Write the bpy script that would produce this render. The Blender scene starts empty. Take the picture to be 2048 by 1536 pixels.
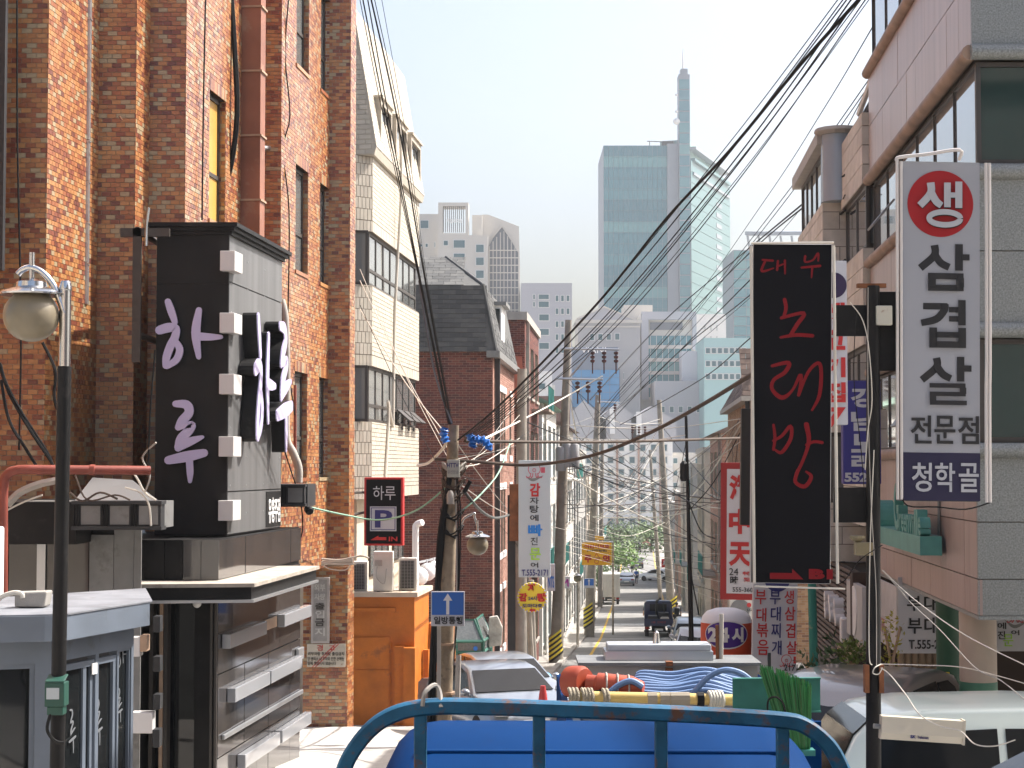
import bpy, math, random
from mathutils import Vector, Matrix
R = math.radians
random.seed(7)
SC = bpy.context.scene
COL = SC.collection

# ---------------------------------------------------------------- camera, sky, sun, exposure
F, HOR = 3600.0, 935.0                       # focal length and horizon row, in pixels of a 2048 x 1536 frame
PITCH = math.atan((HOR - 768) / F)
cam_d = bpy.data.cameras.new('camera'); cam = bpy.data.objects.new('camera', cam_d); COL.objects.link(cam)
cam_d.sensor_width = 36; cam_d.lens = 36 * F / 2048; cam_d.clip_start = .1; cam_d.clip_end = 9000
cam.location = (0, 0, 0); cam.rotation_euler = (R(90) + PITCH, 0, 0)
SC.camera = cam
SUN_AZ, SUN_EL = R(64), R(51)                # azimuth clockwise from the view axis (+Y)
w = bpy.data.worlds.new('World'); SC.world = w; w.use_nodes = True
nt = w.node_tree; bg = nt.nodes['Background']
sky = nt.nodes.new('ShaderNodeTexSky'); sky.sky_type = 'NISHITA'; sky.sun_disc = False
sky.sun_elevation = SUN_EL; sky.sun_rotation = SUN_AZ; sky.air_density = 1.0; sky.dust_density = 6.0; sky.ozone_density = 1.0
nt.links.new(sky.outputs[0], bg.inputs[0]); bg.inputs[1].default_value = .122
sun_d = bpy.data.lights.new('sun', 'SUN'); sun_d.energy = 4.1; sun_d.angle = R(.6); sun_d.color = (1, .965, .92)
sun = bpy.data.objects.new('sun', sun_d); COL.objects.link(sun)
sv = Vector((math.sin(SUN_AZ) * math.cos(SUN_EL), math.cos(SUN_AZ) * math.cos(SUN_EL), math.sin(SUN_EL)))
sun.rotation_euler = sv.to_track_quat('Z', 'Y').to_euler(); sun.location = sv * 300
vs = SC.view_settings; vs.view_transform = 'Standard'; vs.look = 'None'; vs.exposure = 1.12; vs.gamma = 1; vs.use_curve_mapping = False
cy = SC.cycles; cy.use_denoising = True; cy.max_bounces = 6; cy.transparent_max_bounces = 12; cy.volume_bounces = 0
cy.use_adaptive_sampling = True; cy.adaptive_threshold = .02; cy.sample_clamp_indirect = 6

# ---------------------------------------------------------------- layout helpers
def P(px, py, D):
    """world point at depth D that stands at that place of the picture"""
    dx, dy = (px - 1024) / F, (768 - py) / F
    c, s = math.cos(PITCH), math.sin(PITCH)
    y, z = c - dy * s, s + dy * c
    return Vector((dx / y * D, D, z / y * D))
GP = [(-60, 2.6), (0, -1.75), (6, -2.75), (15, -3.65), (38, -5.5), (60, -7.0), (104, -9.75), (158, -12.0), (210, -13.5), (260, -14.0), (6000, -14.2)]
def G(y):
    for (a, b), (c, d) in zip(GP, GP[1:]):
        if y <= c: return b + (d - b) * max(0, (y - a)) / (c - a)
    return GP[-1][1]
def LX(D): return -4 + .068 * D              # building line on the left of the street
def RX(D): return 3.55 + .0711 * D           # and on the right
KL = .096                                    # direction of the brick facade (dx per dy)
UL = Vector((KL, 1, 0)).normalized(); NL = Vector((1, -KL, 0)).normalized()   # along / out of the left facade
UR = Vector((.0711, 1, 0)).normalized(); NR = Vector((-1, .0711, 0)).normalized()
Z = Vector((0, 0, 1)); X = Vector((1, 0, 0)); Y = Vector((0, 1, 0))

# ---------------------------------------------------------------- materials (all procedural)
MATS = {}
def mat(name, col, rough=.6, metal=0, var=.0, vscale=4, bump=0, bscale=60, dirt=None, dscale=1.2, damt=.5, spec=.5, coat=0, streak=False, emit=None, island=None, trans=0):
    if name in MATS: return MATS[name]
    m = bpy.data.materials.new(name); m.use_nodes = True; MATS[name] = m
    n, l = m.node_tree.nodes, m.node_tree.links
    b = n['Principled BSDF']; b.inputs['Roughness'].default_value = rough; b.inputs['Metallic'].default_value = metal
    b.inputs['Specular IOR Level'].default_value = spec; b.inputs['Coat Weight'].default_value = coat
    b.inputs['Transmission Weight'].default_value = trans
    c = tuple(col[:3]) + (1,)
    b.inputs['Base Color'].default_value = c
    if emit: b.inputs['Emission Color'].default_value = tuple(emit[:3]) + (1,); b.inputs['Emission Strength'].default_value = emit[3]
    tc = n.new('ShaderNodeTexCoord'); mp = n.new('ShaderNodeMapping'); l.new(tc.outputs['Object'], mp.inputs[0])
    if streak: mp.inputs['Scale'].default_value = (3, 3, .18)
    out = None
    if island:                                # one random tone for each separate piece
        g = n.new('ShaderNodeNewGeometry'); oi = n.new('ShaderNodeObjectInfo'); ad = n.new('ShaderNodeMath'); ad.operation = 'ADD'
        fr = n.new('ShaderNodeMath'); fr.operation = 'FRACT'
        l.new(g.outputs['Random Per Island'], ad.inputs[0]); l.new(oi.outputs['Random'], ad.inputs[1]); l.new(ad.outputs[0], fr.inputs[0])
        r = n.new('ShaderNodeValToRGB'); r.color_ramp.interpolation = 'CONSTANT'; l.new(fr.outputs[0], r.inputs[0])
        e = r.color_ramp.elements
        for i, (p, cc) in enumerate(island):
            el = e[i] if i < 2 else e.new(p)
            el.position = p; el.color = tuple(cc) + (1,)
        out = r.outputs[0]
    if var:
        t = n.new('ShaderNodeTexNoise'); t.inputs['Scale'].default_value = vscale; t.inputs['Detail'].default_value = 6; l.new(mp.outputs[0], t.inputs[0])
        mr = n.new('ShaderNodeMapRange'); mr.inputs[1].default_value = .3; mr.inputs[2].default_value = .7
        mr.inputs[3].default_value = 1 - var; mr.inputs[4].default_value = 1 + var; l.new(t.outputs['Fac'], mr.inputs[0])
        mx = n.new('ShaderNodeMix'); mx.data_type = 'RGBA'; mx.blend_type = 'MULTIPLY'; mx.inputs[0].default_value = 1
        if out: l.new(out, mx.inputs[6])
        else: mx.inputs[6].default_value = c
        l.new(mr.outputs[0], mx.inputs[7]); out = mx.outputs[2]
    if dirt:
        t = n.new('ShaderNodeTexNoise'); t.inputs['Scale'].default_value = dscale; t.inputs['Detail'].default_value = 8; t.inputs['Roughness'].default_value = .65; l.new(mp.outputs[0], t.inputs[0])
        mr = n.new('ShaderNodeMapRange'); mr.inputs[1].default_value = 1 - damt; mr.inputs[2].default_value = 1 - damt + .12; l.new(t.outputs['Fac'], mr.inputs[0])
        mx = n.new('ShaderNodeMix'); mx.data_type = 'RGBA'
        l.new(mr.outputs[0], mx.inputs[0])
        if out: l.new(out, mx.inputs[6])
        else: mx.inputs[6].default_value = c
        mx.inputs[7].default_value = tuple(dirt) + (1,); out = mx.outputs[2]
    if out: l.new(out, b.inputs['Base Color'])
    if bump:
        t = n.new('ShaderNodeTexNoise'); t.inputs['Scale'].default_value = bscale; t.inputs['Detail'].default_value = 4; l.new(tc.outputs['Object'], t.inputs[0])
        bp = n.new('ShaderNodeBump'); bp.inputs['Strength'].default_value = bump; bp.inputs['Distance'].default_value = .02
        l.new(t.outputs['Fac'], bp.inputs['Height']); l.new(bp.outputs[0], b.inputs['Normal'])
    return m

# ---------------------------------------------------------------- mesh builder
class MB:
    def __init__(s): s.v = []; s.f = []
    def add(s, vs, fs):
        o = len(s.v); s.v += [Vector(p) for p in vs]; s.f += [tuple(i + o for i in f) for f in fs]; return s
    def obox(s, o, a, b, c):
        """box from corner o along the vectors a, b, c"""
        o, a, b, c = map(Vector, (o, a, b, c))
        if a.cross(b).dot(c) < 0: a, b = b, a
        p = [o, o + a, o + a + b, o + b]; q = [x + c for x in p]
        return s.add(p + q, [(3, 2, 1, 0), (4, 5, 6, 7), (0, 1, 5, 4), (1, 2, 6, 5), (2, 3, 7, 6), (3, 0, 4, 7)])
    def box(s, a, b): return s.obox((min(a[0], b[0]), min(a[1], b[1]), min(a[2], b[2])), (abs(b[0] - a[0]), 0, 0), (0, abs(b[1] - a[1]), 0), (0, 0, abs(b[2] - a[2])))
    def prism(s, poly, e):
        poly = [Vector(p) for p in poly]; e = Vector(e); n = len(poly)
        nn = Vector((0, 0, 0))
        for i in range(n): nn += poly[i].cross(poly[(i + 1) % n])
        if nn.dot(e) > 0: poly = poly[::-1]
        return s.add(poly + [p + e for p in poly], [tuple(range(n)), tuple(range(2 * n - 1, n - 1, -1))] + [(i, i + n, (i + 1) % n + n, (i + 1) % n) for i in range(n)])
    def tube(s, pts, r, seg=8, cap=True):
        pts = [Vector(p) for p in pts]; n = len(pts); rr = r if isinstance(r, (list, tuple)) else [r] * n
        vs = []; up = None
        for i, p in enumerate(pts):
            t = (pts[min(i + 1, n - 1)] - pts[max(i - 1, 0)])
            t = t.normalized() if t.length > 1e-9 else Z
            if up is None: up = Z if abs(t.z) < .9 else X
            a = t.cross(up).normalized(); b = a.cross(t).normalized(); up = b
            for k in range(seg):
                q = 2 * math.pi * k / seg; vs.append(p + (a * math.cos(q) + b * math.sin(q)) * rr[i])
        fs = [(i * seg + k, i * seg + (k + 1) % seg, (i + 1) * seg + (k + 1) % seg, (i + 1) * seg + k) for i in range(n - 1) for k in range(seg)]
        if cap: fs += [tuple(range(seg))[::-1], tuple((n - 1) * seg + k for k in range(seg))]
        return s.add(vs, fs)
    def lathe(s, prof, c, seg=20, axis=Z):
        c = Vector(c); axis = Vector(axis).normalized(); a = axis.orthogonal().normalized(); b = axis.cross(a)
        vs = [c + axis * z + (a * math.cos(2 * math.pi * k / seg) + b * math.sin(2 * math.pi * k / seg)) * max(r, 1e-4) for r, z in prof for k in range(seg)]
        n = len(prof)
        fs = [(i * seg + k, i * seg + (k + 1) % seg, (i + 1) * seg + (k + 1) % seg, (i + 1) * seg + k) for i in range(n - 1) for k in range(seg)]
        if prof[0][0] > .001: fs.append(tuple(range(seg))[::-1])
        if prof[-1][0] > .001: fs.append(tuple((n - 1) * seg + k for k in range(seg)))
        return s.add(vs, fs)
    def ball(s, c, r, seg=18, rows=12, sq=1):
        return s.lathe([(r * math.sin(math.pi * i / rows), -r * sq * math.cos(math.pi * i / rows)) for i in range(rows + 1)], c, seg)
    def loft(s, rings, cap=True, close=True):
        n = len(rings[0]); vs = [Vector(p) for r in rings for p in r]; m = n if close else n - 1
        fs = [(i * n + k, i * n + (k + 1) % n, (i + 1) * n + (k + 1) % n, (i + 1) * n + k) for i in range(len(rings) - 1) for k in range(m)]
        if cap: fs += [tuple(range(n))[::-1], tuple((len(rings) - 1) * n + k for k in range(n))]
        return s.add(vs, fs)

class T:
    """a thing: an Empty at its base that parents its parts; geometry is given in world coordinates unless local"""
    def __init__(s, name, label, cat, loc, rotz=0, group=None, local=False, kind=None):
        s.o = bpy.data.objects.new(name, None); COL.objects.link(s.o); s.o.empty_display_size = .2
        s.o.location = loc; s.o.rotation_euler = (0, 0, rotz); s.local = local
        s.inv = Matrix.Identity(4) if local else (Matrix.Translation(loc) @ Matrix.Rotation(rotz, 4, 'Z')).inverted()
        if label: s.o['label'] = label
        if cat: s.o['category'] = cat
        if group: s.o['group'] = group
        if kind: s.o['kind'] = kind
    def part(s, name, mb, m, parent=None, smooth=False, kind=None, label=None, bevel=0):
        o = mesh_obj(name, [s.inv @ v for v in mb.v], mb.f, m, smooth)
        o.parent = parent or s.o
        if kind: o['kind'] = kind
        if label: o['label'] = label
        if bevel: bev(o, bevel)
        return o
def bev(o, wd, seg=2):
    b = o.modifiers.new('bevel', 'BEVEL'); b.width = wd; b.segments = seg; b.limit_method = 'ANGLE'; b.angle_limit = R(40)
def mesh_obj(name, v, f, m, smooth=False):
    me = bpy.data.meshes.new(name); me.from_pydata([tuple(p) for p in v], [], f); me.update()
    if smooth:
        me.shade_smooth()
        if smooth != 'all': me.set_sharp_from_angle(angle=R(38))
    me.materials.append(m)
    o = bpy.data.objects.new(name, me); COL.objects.link(o); return o
def single(name, label, cat, mb, m, smooth=False, group=None, kind=None, base=None, bevel=0):
    """a thing that is one mesh"""
    xs = [p.x for p in mb.v]; ys = [p.y for p in mb.v]; zs = [p.z for p in mb.v]
    b = Vector(base) if base is not None else Vector(((min(xs) + max(xs)) / 2, (min(ys) + max(ys)) / 2, min(zs)))
    o = mesh_obj(name, [p - b for p in mb.v], mb.f, m, smooth); o.location = b
    if label: o['label'] = label
    if cat: o['category'] = cat
    if group: o['group'] = group
    if kind: o['kind'] = kind
    if bevel: bev(o, bevel)
    return o
def copy_tree(o, parent=None):
    c = o.copy(); COL.objects.link(c); c.parent = parent
    for ch in list(o.children): copy_tree(ch, c)
    return c

class Fr:
    """a wall plane: origin, u along, v up, n out"""
    def __init__(s, o, u, n, v=Z): s.o = Vector(o); s.u = Vector(u).normalized(); s.v = Vector(v).normalized(); s.n = Vector(n).normalized()
    def p(s, u, v, d=0): return s.o + s.u * u + s.v * v + s.n * d
    def slab(s, mb, u0, v0, u1, v1, d0, d1): return mb.obox(s.p(u0, v0, d0), s.u * (u1 - u0), s.v * (v1 - v0), s.n * (d1 - d0))

def holed(mb, fr, U0, V0, U1, V1, holes, d0, d1):
    """a wall slab with rectangular openings"""
    us = sorted({U0, U1, *[min(max(h[i], U0), U1) for h in holes for i in (0, 2)]}); vs = sorted({V0, V1, *[min(max(h[i], V0), V1) for h in holes for i in (1, 3)]})
    for a, b in zip(vs, vs[1:]):
        run = None
        for c, d in zip(us, us[1:]):
            inside = any(h[0] - 1e-6 <= (c + d) / 2 <= h[2] + 1e-6 and h[1] - 1e-6 <= (a + b) / 2 <= h[3] + 1e-6 for h in holes)
            if inside:
                if run is not None: fr.slab(mb, run, a, c, b, d0, d1); run = None
            elif run is None: run = c
        if run is not None: fr.slab(mb, run, a, U1, b, d0, d1)
    return mb

def tiles(th, fr, U, V, tw, tt, gap, depth, m, name, holes=(), single_max=0, parent=None, stack=False, jit=.0015, vclip=None, u0=0, v0=0):
    """tiles or bricks laid in rows; the first single_max whole ones are objects of their own, the rest one mass"""
    rows = int(math.ceil(V / tt)); rest = MB(); sing = []
    for r in range(rows):
        va, vb = r * tt, min((r + 1) * tt - gap, V)
        if vb - va < gap: continue
        off = -(tw / 2 if (r % 2 and not stack) else 0)
        k = 0
        while off + k * tw < U:
            a, b = max(off + k * tw, 0), min(off + (k + 1) * tw - gap, U); k += 1
            if b - a < gap: continue
            segs = [(a, b)]
            for h in holes:
                if h[1] < (va + vb) / 2 < h[3]:
                    ns = []
                    for (x, y) in segs:
                        if h[2] <= x or h[0] >= y: ns.append((x, y)); continue
                        if h[0] > x: ns.append((x, h[0]))
                        if h[2] < y: ns.append((h[2], y))
                    segs = ns
            for (x, y) in segs:
                if y - x < gap: continue
                d = depth + random.uniform(-jit, jit)
                if len(sing) < single_max and y - x > tw - gap - 1e-4 and vb - va > tt - gap - 1e-4: sing.append((x, va, d))
                else:
                    p = [fr.p(x, va, d), fr.p(y, va, d), fr.p(y, vb, d), fr.p(x, vb, d)]; q = [fr.p(x, va, 0), fr.p(y, va, 0), fr.p(y, vb, 0), fr.p(x, vb, 0)]
                    f = [(0, 1, 2, 3), (0, 4, 5, 1), (1, 5, 6, 2), (2, 6, 7, 3), (3, 7, 4, 0)]
                    if fr.u.cross(fr.v).dot(fr.n) < 0: f = [x[::-1] for x in f]
                    rest.add(p + q, f)
    if sing:
        mb = MB(); mb.obox((0, 0, 0), (tw - gap, 0, 0), (0, tt - gap, 0), (0, 0, depth))
        pm = None; nn = fr.u.cross(fr.v)
        rot = Matrix((fr.u, fr.v, nn)).transposed().to_4x4()
        for (x, y, d) in sing:
            if pm is None: pm = mesh_obj(name, mb.v, mb.f, m); o = pm
            else: o = bpy.data.objects.new(name, pm.data); COL.objects.link(o)
            o.parent = parent or th.o
            base = fr.p(x, y, (d - depth) if nn.dot(fr.n) > 0 else d)
            o.matrix_local = th.inv @ (Matrix.Translation(base) @ rot)
    if rest.v: th.part(name + '_courses', rest, m, parent=parent, kind='stuff')

def window(th, fr, u0, v0, u1, v1, fm, gm, d=-.12, bar=.05, mull=(), trans=(), parent=None, name='window', proud=.03):
    """frame with a pane of glass for each light"""
    mb = MB(); us = [u0] + [u0 + (u1 - u0) * t for t in mull] + [u1]; vs = [v0] + [v0 + (v1 - v0) * t for t in trans] + [v1]
    fr.slab(mb, u0, v0, u1, v0 + bar, d, d + proud + .02); fr.slab(mb, u0, v1 - bar, u1, v1, d, d + proud + .02)
    fr.slab(mb, u0, v0 + bar, u0 + bar, v1 - bar, d, d + proud + .018); fr.slab(mb, u1 - bar, v0 + bar, u1, v1 - bar, d, d + proud + .018)
    for u in us[1:-1]: fr.slab(mb, u - bar / 2, v0 + bar, u + bar / 2, v1 - bar, d, d + proud + .01)
    for v in vs[1:-1]: fr.slab(mb, u0 + bar, v - bar / 2, u1 - bar, v + bar / 2, d, d + proud + .015)
    o = th.part(name, mb, fm, parent=parent)
    if parent is None or parent == th.o or parent.parent == th.o or True:
        pp = o if (parent is None) else parent
        for a, b in zip(us, us[1:]):
            for c, e in zip(vs, vs[1:]):
                g = MB(); fr.slab(g, a + .01, c + .01, b - .01, e - .01, d + .004, d + .02)
                th.part('pane', g, gm, parent=pp)
    return o

# ---------------------------------------------------------------- lettering
TXT = []
def text(th, body, fr, box, m, name='lettering', depth=.01, d=.002, bold=0, parent=None, shear=0, keep=False):
    """flat letters fitted into the box (u0, v0, u1, v1) of a plane"""
    me = bpy.data.meshes.new(name); o = bpy.data.objects.new(name, me); COL.objects.link(o); o.parent = parent or th.o; me.materials.append(m)
    TXT.append((o, th, body, fr, box, depth, d, bold, shear, keep)); return o
def flush_text():
    keys = {(t[2], t[7]) for t in TXT}; objs = {}
    for k in keys:
        c = bpy.data.curves.new('t', 'FONT'); c.body = k[0]; c.offset = k[1]; c.extrude = .5; c.resolution_u = 3
        o = bpy.data.objects.new('t', c); COL.objects.link(o); objs[k] = o
    dg = bpy.context.evaluated_depsgraph_get(); data = {}
    for k, o in objs.items():
        me = bpy.data.meshes.new_from_object(o.evaluated_get(dg)); data[k] = ([v.co.copy() for v in me.vertices], [tuple(p.vertices) for p in me.polygons])
    for o in objs.values(): c = o.data; bpy.data.objects.remove(o); bpy.data.curves.remove(c)
    for (o, th, body, fr, bx, depth, d, bold, shear, keep) in TXT:
        v, f = data[(body, bold)]
        if not v: continue
        x0 = min(p.x for p in v); x1 = max(p.x for p in v); y0 = min(p.y for p in v); y1 = max(p.y for p in v)
        sx, sy = (bx[2] - bx[0]) / max(x1 - x0, 1e-6), (bx[3] - bx[1]) / max(y1 - y0, 1e-6)
        nn = fr.u.cross(fr.v).dot(fr.n) < 0
        pts = [th.inv @ fr.p(bx[0] + (p.x - x0) * sx + shear * (p.y - y0) * sy, bx[1] + (p.y - y0) * sy, d + (p.z + .5) * depth) for p in v]
        if nn: f = [q[::-1] for q in f]
        me = o.data; me.from_pydata([tuple(p) for p in pts], [], f); me.update()

def cr(pts, n=6):
    """smooth curve through points of any dimension"""
    out = []; m = len(pts)
    for i in range(m - 1):
        a, b, c, e = pts[max(i - 1, 0)], pts[i], pts[i + 1], pts[min(i + 2, m - 1)]
        for k in range(n):
            t = k / n
            out.append(tuple(.5 * (2 * q + (r - p) * t + (2 * p - 5 * q + 4 * r - s) * t * t + (3 * q - p - 3 * r + s) * t ** 3) for p, q, r, s in zip(a, b, c, e)))
    out.append(tuple(pts[-1])); return out
def brush(th, strokes, fr, m, name='lettering', depth=.02, d=.002, parent=None, flat=False):
    """brush strokes [(u, v, width) ...] drawn on a plane as raised ribbons with round ends"""
    mb = MB()
    for si, st in enumerate(strokes):
        c = st if flat and len(st) == 2 else cr(st, 5)
        n = len(c); L, Rr = [], []
        for i, (x, y, wd) in enumerate(c):
            x0, y0 = c[max(i - 1, 0)][:2]; x1, y1 = c[min(i + 1, n - 1)][:2]
            tx, ty = x1 - x0, y1 - y0; q = math.hypot(tx, ty) or 1; tx, ty = tx / q, ty / q
            L.append((x - ty * wd / 2, y + tx * wd / 2)); Rr.append((x + ty * wd / 2, y - tx * wd / 2))
            if i == 0: t0 = (tx, ty)
            if i == n - 1: t1 = (tx, ty)
        dd = d + si * .0025; e = depth + si * .0025
        def cap(p, q, t, wd):
            cx, cy = (p[0] + q[0]) / 2, (p[1] + q[1]) / 2; a0 = math.atan2(p[1] - cy, p[0] - cx); out = []
            for k in range(1, 5):
                best = a0 - math.pi * k / 5
                if math.cos(best) * t[0] + math.sin(best) * t[1] < 0: best = a0 + math.pi * k / 5
                out.append((cx + math.cos(best) * wd / 2, cy + math.sin(best) * wd / 2))
            return out
        fl = []; pts = L + Rr
        for i in range(n - 1): fl.append((i, i + 1, n + i + 1, n + i))
        if flat: cap = lambda *a: []
        e1 = cap(L[-1], Rr[-1], t1, c[-1][2]); k = len(pts); pts += e1; fl += [] if flat else [(n - 1, *range(k, k + len(e1)), 2 * n - 1)]
        e0 = cap(Rr[0], L[0], (-t0[0], -t0[1]), c[0][2]); k0 = len(pts); pts += e0; fl += [] if flat else [(n, *range(k0, k0 + len(e0)), 0)]
        loop = list(range(n)) + list(range(k, k + len(e1))) + list(range(2 * n - 1, n - 1, -1)) + list(range(k0, k0 + len(e0)))
        N = len(pts); fs = fl + [tuple(i + N for i in q)[::-1] for q in fl]
        fs += [(a, b, b + N, a + N)[::-1] for a, b in zip(loop, loop[1:] + loop[:1])]
        if fr.u.cross(fr.v).dot(fr.n) > 0: fs = [q[::-1] for q in fs]
        mb.add([fr.p(x, y, e) for x, y in pts] + [fr.p(x, y, dd) for x, y in pts], fs)
    return th.part(name, mb, m, parent=parent)
class Px(Fr):
    """a plane facing the viewer whose u, v are given in picture pixels around (px, py); scale k metres per pixel"""
    def __init__(s, px, py, D, yaw=0, roll=0):
        k = D / F; u = Vector((math.cos(yaw) * math.cos(roll), math.sin(yaw) * math.cos(roll), math.sin(roll))); n = Vector((math.sin(yaw), -math.cos(yaw), 0)); v = -u.cross(n); v = v if v.z > 0 else -v
        s.o = P(px, py, D); s.u = u * k; s.v = v.normalized() * k; s.n = n; s.c = (px, py); s.k = k
    def p(s, u, v, d=0): return s.o + s.u * (u - s.c[0]) + s.v * (s.c[1] - v) + s.n * d
    def slab(s, mb, u0, v0, u1, v1, d0, d1): return mb.obox(s.p(u0, v1, d0), s.u * (u1 - u0), s.v * (v1 - v0), s.n * (d1 - d0))
class PxT:
    """adapter so that text() boxes can be given in pixels (x0, y0, x1, y1 with y down)"""
    def __init__(s, pf): s.f = pf; s.u = pf.u.normalized(); s.v = pf.v.normalized(); s.n = pf.n
    def p(s, u, v, d=0): return s.f.p(u, -v, d)
def ptext(th, body, pf, x0, y0, x1, y1, m, **kw): return text(th, body, PxT(pf), (x0, -y1, x1, -y0), m, **kw)
def pbrush(th, strokes, pf, m, **kw): return brush(th, [[(x, -y, w_) for x, y, w_ in s] for s in strokes], PxT(pf), m, **kw)
# ---------------------------------------------------------------- shared materials
BR = [(0, (.42, .185, .068)), (.24, (.32, .108, .045)), (.46, (.22, .065, .036)), (.58, (.47, .225, .085)), (.72, (.39, .30, .18)), (.87, (.36, .14, .055)), (.96, (.16, .05, .034))]
M_BRICK = mat('glazed_brick', (.4, .1, .03), .34, island=BR, var=.1, vscale=9, bump=.12, bscale=40, coat=.25, spec=.6, dirt=(.46, .34, .25), dscale=1.5, damt=.335)
M_MORT = mat('mortar', (.36, .29, .23), .9, var=.15)
M_CREAM = mat('cream_tile', (.5, .42, .3), .5, island=[(0, (.50, .45, .365)), (.5, (.46, .41, .335)), (.8, (.53, .475, .39))], var=.06, dirt=(.38, .33, .26), dscale=.9, damt=.38)
M_CMORT = mat('tile_joint', (.2, .17, .14), .9)
M_DKBR = mat('dark_brick', (.15, .05, .04), .8, island=[(0, (.17, .055, .04)), (.4, (.12, .04, .033)), (.7, (.21, .075, .05)), (.9, (.09, .035, .03))], var=.15)
M_PINKBR = mat('pink_brick', (.4, .22, .17), .8, island=[(0, (.36, .19, .14)), (.5, (.30, .145, .11)), (.8, (.42, .25, .19))], var=.1)
M_TANBR = mat('tan_brick', (.36, .2, .1), .8, island=[(0, (.36, .21, .105)), (.4, (.30, .155, .08)), (.7, (.42, .26, .14)), (.9, (.22, .12, .07))], var=.12)
M_WIN = mat('window_bronze', (.05, .042, .036), .45)
M_ALU = mat('aluminium', (.52, .53, .54), .35, .8)
M_GLASS = mat('dark_glass', (.012, .014, .015), .04, spec=.7)
M_GLASSG = mat('grey_glass', (.16, .165, .16), .06, spec=.8, coat=.5)
M_BLIND = mat('yellow_blind_glass', (.62, .36, .09), .25, var=.1, vscale=1.5)
M_BLACK = mat('black_sheet', (.014, .0135, .0135), .5, var=.3, vscale=2, spec=.2, dirt=(.035, .032, .03), dscale=3, damt=.42)
M_DARKGREY = mat('dark_grey_metal', (.035, .036, .038), .45, var=.2, vscale=2, spec=.3)
M_GREYPAN = mat('grey_panel', (.19, .19, .185), .45, var=.15, dirt=(.12, .115, .105), dscale=2.5, damt=.42)
M_GRANITE = mat('polished_dark_granite', (.055, .05, .048), .09, spec=.8, var=.15, vscale=1.5, coat=.3)
M_WHITE = mat('white_acrylic', (.66, .64, .62), .3)
M_LILAC = mat('lilac_acrylic', (.55, .50, .72), .4)
M_WPAINT = mat('white_paint', (.75, .74, .72), .6, var=.05)
M_CONC = mat('concrete', (.33, .31, .28), .9, var=.18, vscale=1.5, bump=.2, dirt=(.2, .185, .165), dscale=.5, damt=.42)
M_ASPH = mat('asphalt', (.20, .195, .185), .9, var=.2, vscale=.6, bump=.2, bscale=25, dirt=(.27, .262, .25), dscale=.15, damt=.48)
M_YEL = mat('yellow_road_paint', (.62, .36, .03), .8, dirt=(.2, .17, .1), dscale=3, damt=.44)
M_WROAD = mat('white_road_paint', (.5, .5, .48), .8, dirt=(.17, .17, .16), dscale=3, damt=.47)
M_COPPER = mat('rusty_red_duct', (.27, .105, .06), .5, var=.25, vscale=1.2, dirt=(.35, .2, .13), dscale=2, damt=.4)
M_TAN = mat('tan_pipe', (.40, .27, .18), .6, var=.15)
M_REDPIPE = mat('red_gas_pipe', (.24, .055, .035), .5, var=.2)
M_PVC = mat('grey_pipe_wrap', (.38, .35, .31), .7, var=.1)
M_WIRE = mat('black_cable', (.012, .012, .012), .6, spec=.2)
M_WIREW = mat('white_cable', (.62, .58, .5), .6)
M_WIREB = mat('brown_cable', (.07, .045, .03), .7)
M_STEEL = mat('polished_steel', (.6, .6, .6), .18, 1)
M_POLEC = mat('pole_concrete', (.27, .24, .20), .9, var=.2, vscale=3, bump=.2)
M_TEAL = mat('teal_paint', (.03, .19, .17), .55, var=.25, vscale=3)
M_RED = mat('red_paint', (.42, .035, .035), .5)
M_BLUEP = mat('blue_sign_paint', (.02, .13, .48), .45)
M_YSIGN = mat('yellow_sign', (.78, .62, .05), .5)
M_GREENL = mat('lime_letter', (.35, .62, .08), .5)
M_NAVY = mat('navy_letter', (.03, .03, .16), .5)
M_INK = mat('ink_black', (.012, .012, .014), .5)
M_RUST = mat('rusty_metal', (.20, .075, .03), .85, var=.35, vscale=5, bump=.3)
M_RUBBER = mat('tyre_rubber', (.015, .015, .015), .8)

# ---------------------------------------------------------------- ground, street, markings
YS = sorted({y for y, _ in GP} | {3, 10, 20, 26, 32, 45, 52, 70, 80, 90, 120, 135, 180, 230, 300, 420, 700, 1500, 3000})
def strip(fl, frt, dz, ys, name, m):
    mb = MB()
    for y in ys: mb.v += [Vector((fl(y), y, G(y) + dz)), Vector((frt(y), y, G(y) + dz))]
    mb.f = [(2 * i, 2 * i + 1, 2 * i + 3, 2 * i + 2) for i in range(len(ys) - 1)]
    o = mesh_obj(name, mb.v, mb.f, m); o['kind'] = 'structure'; return o
strip(lambda y: -900 - .3 * abs(y), lambda y: 900 + .3 * abs(y), 0, YS, 'ground', M_CONC)
RY = [y for y in YS if -10 < y < 430]
strip(lambda y: LX(y) + 1.2, lambda y: RX(y) - .5, .02, RY, 'road', M_ASPH)
MY = [y for y in YS if 30 < y < 330]
strip(lambda y: LX(y) + 2.0, lambda y: LX(y) + 2.13, .026, MY, 'road_line', M_YEL)
strip(lambda y: RX(y) - 1.5, lambda y: RX(y) - 1.37, .026, MY, 'road_line', M_YEL)
for y0 in (93, 101, 112, 137, 142):
    strip(lambda y: LX(y) + 2.6, lambda y: RX(y) - 2.0, .026, [y0, y0 + .45], 'crossing_stripe', M_WROAD)
strip(lambda y: LX(y) + 2.5, lambda y: LX(y) + 4.6, .027, [118, 121], 'slow_lettering_patch', M_WROAD)
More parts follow.
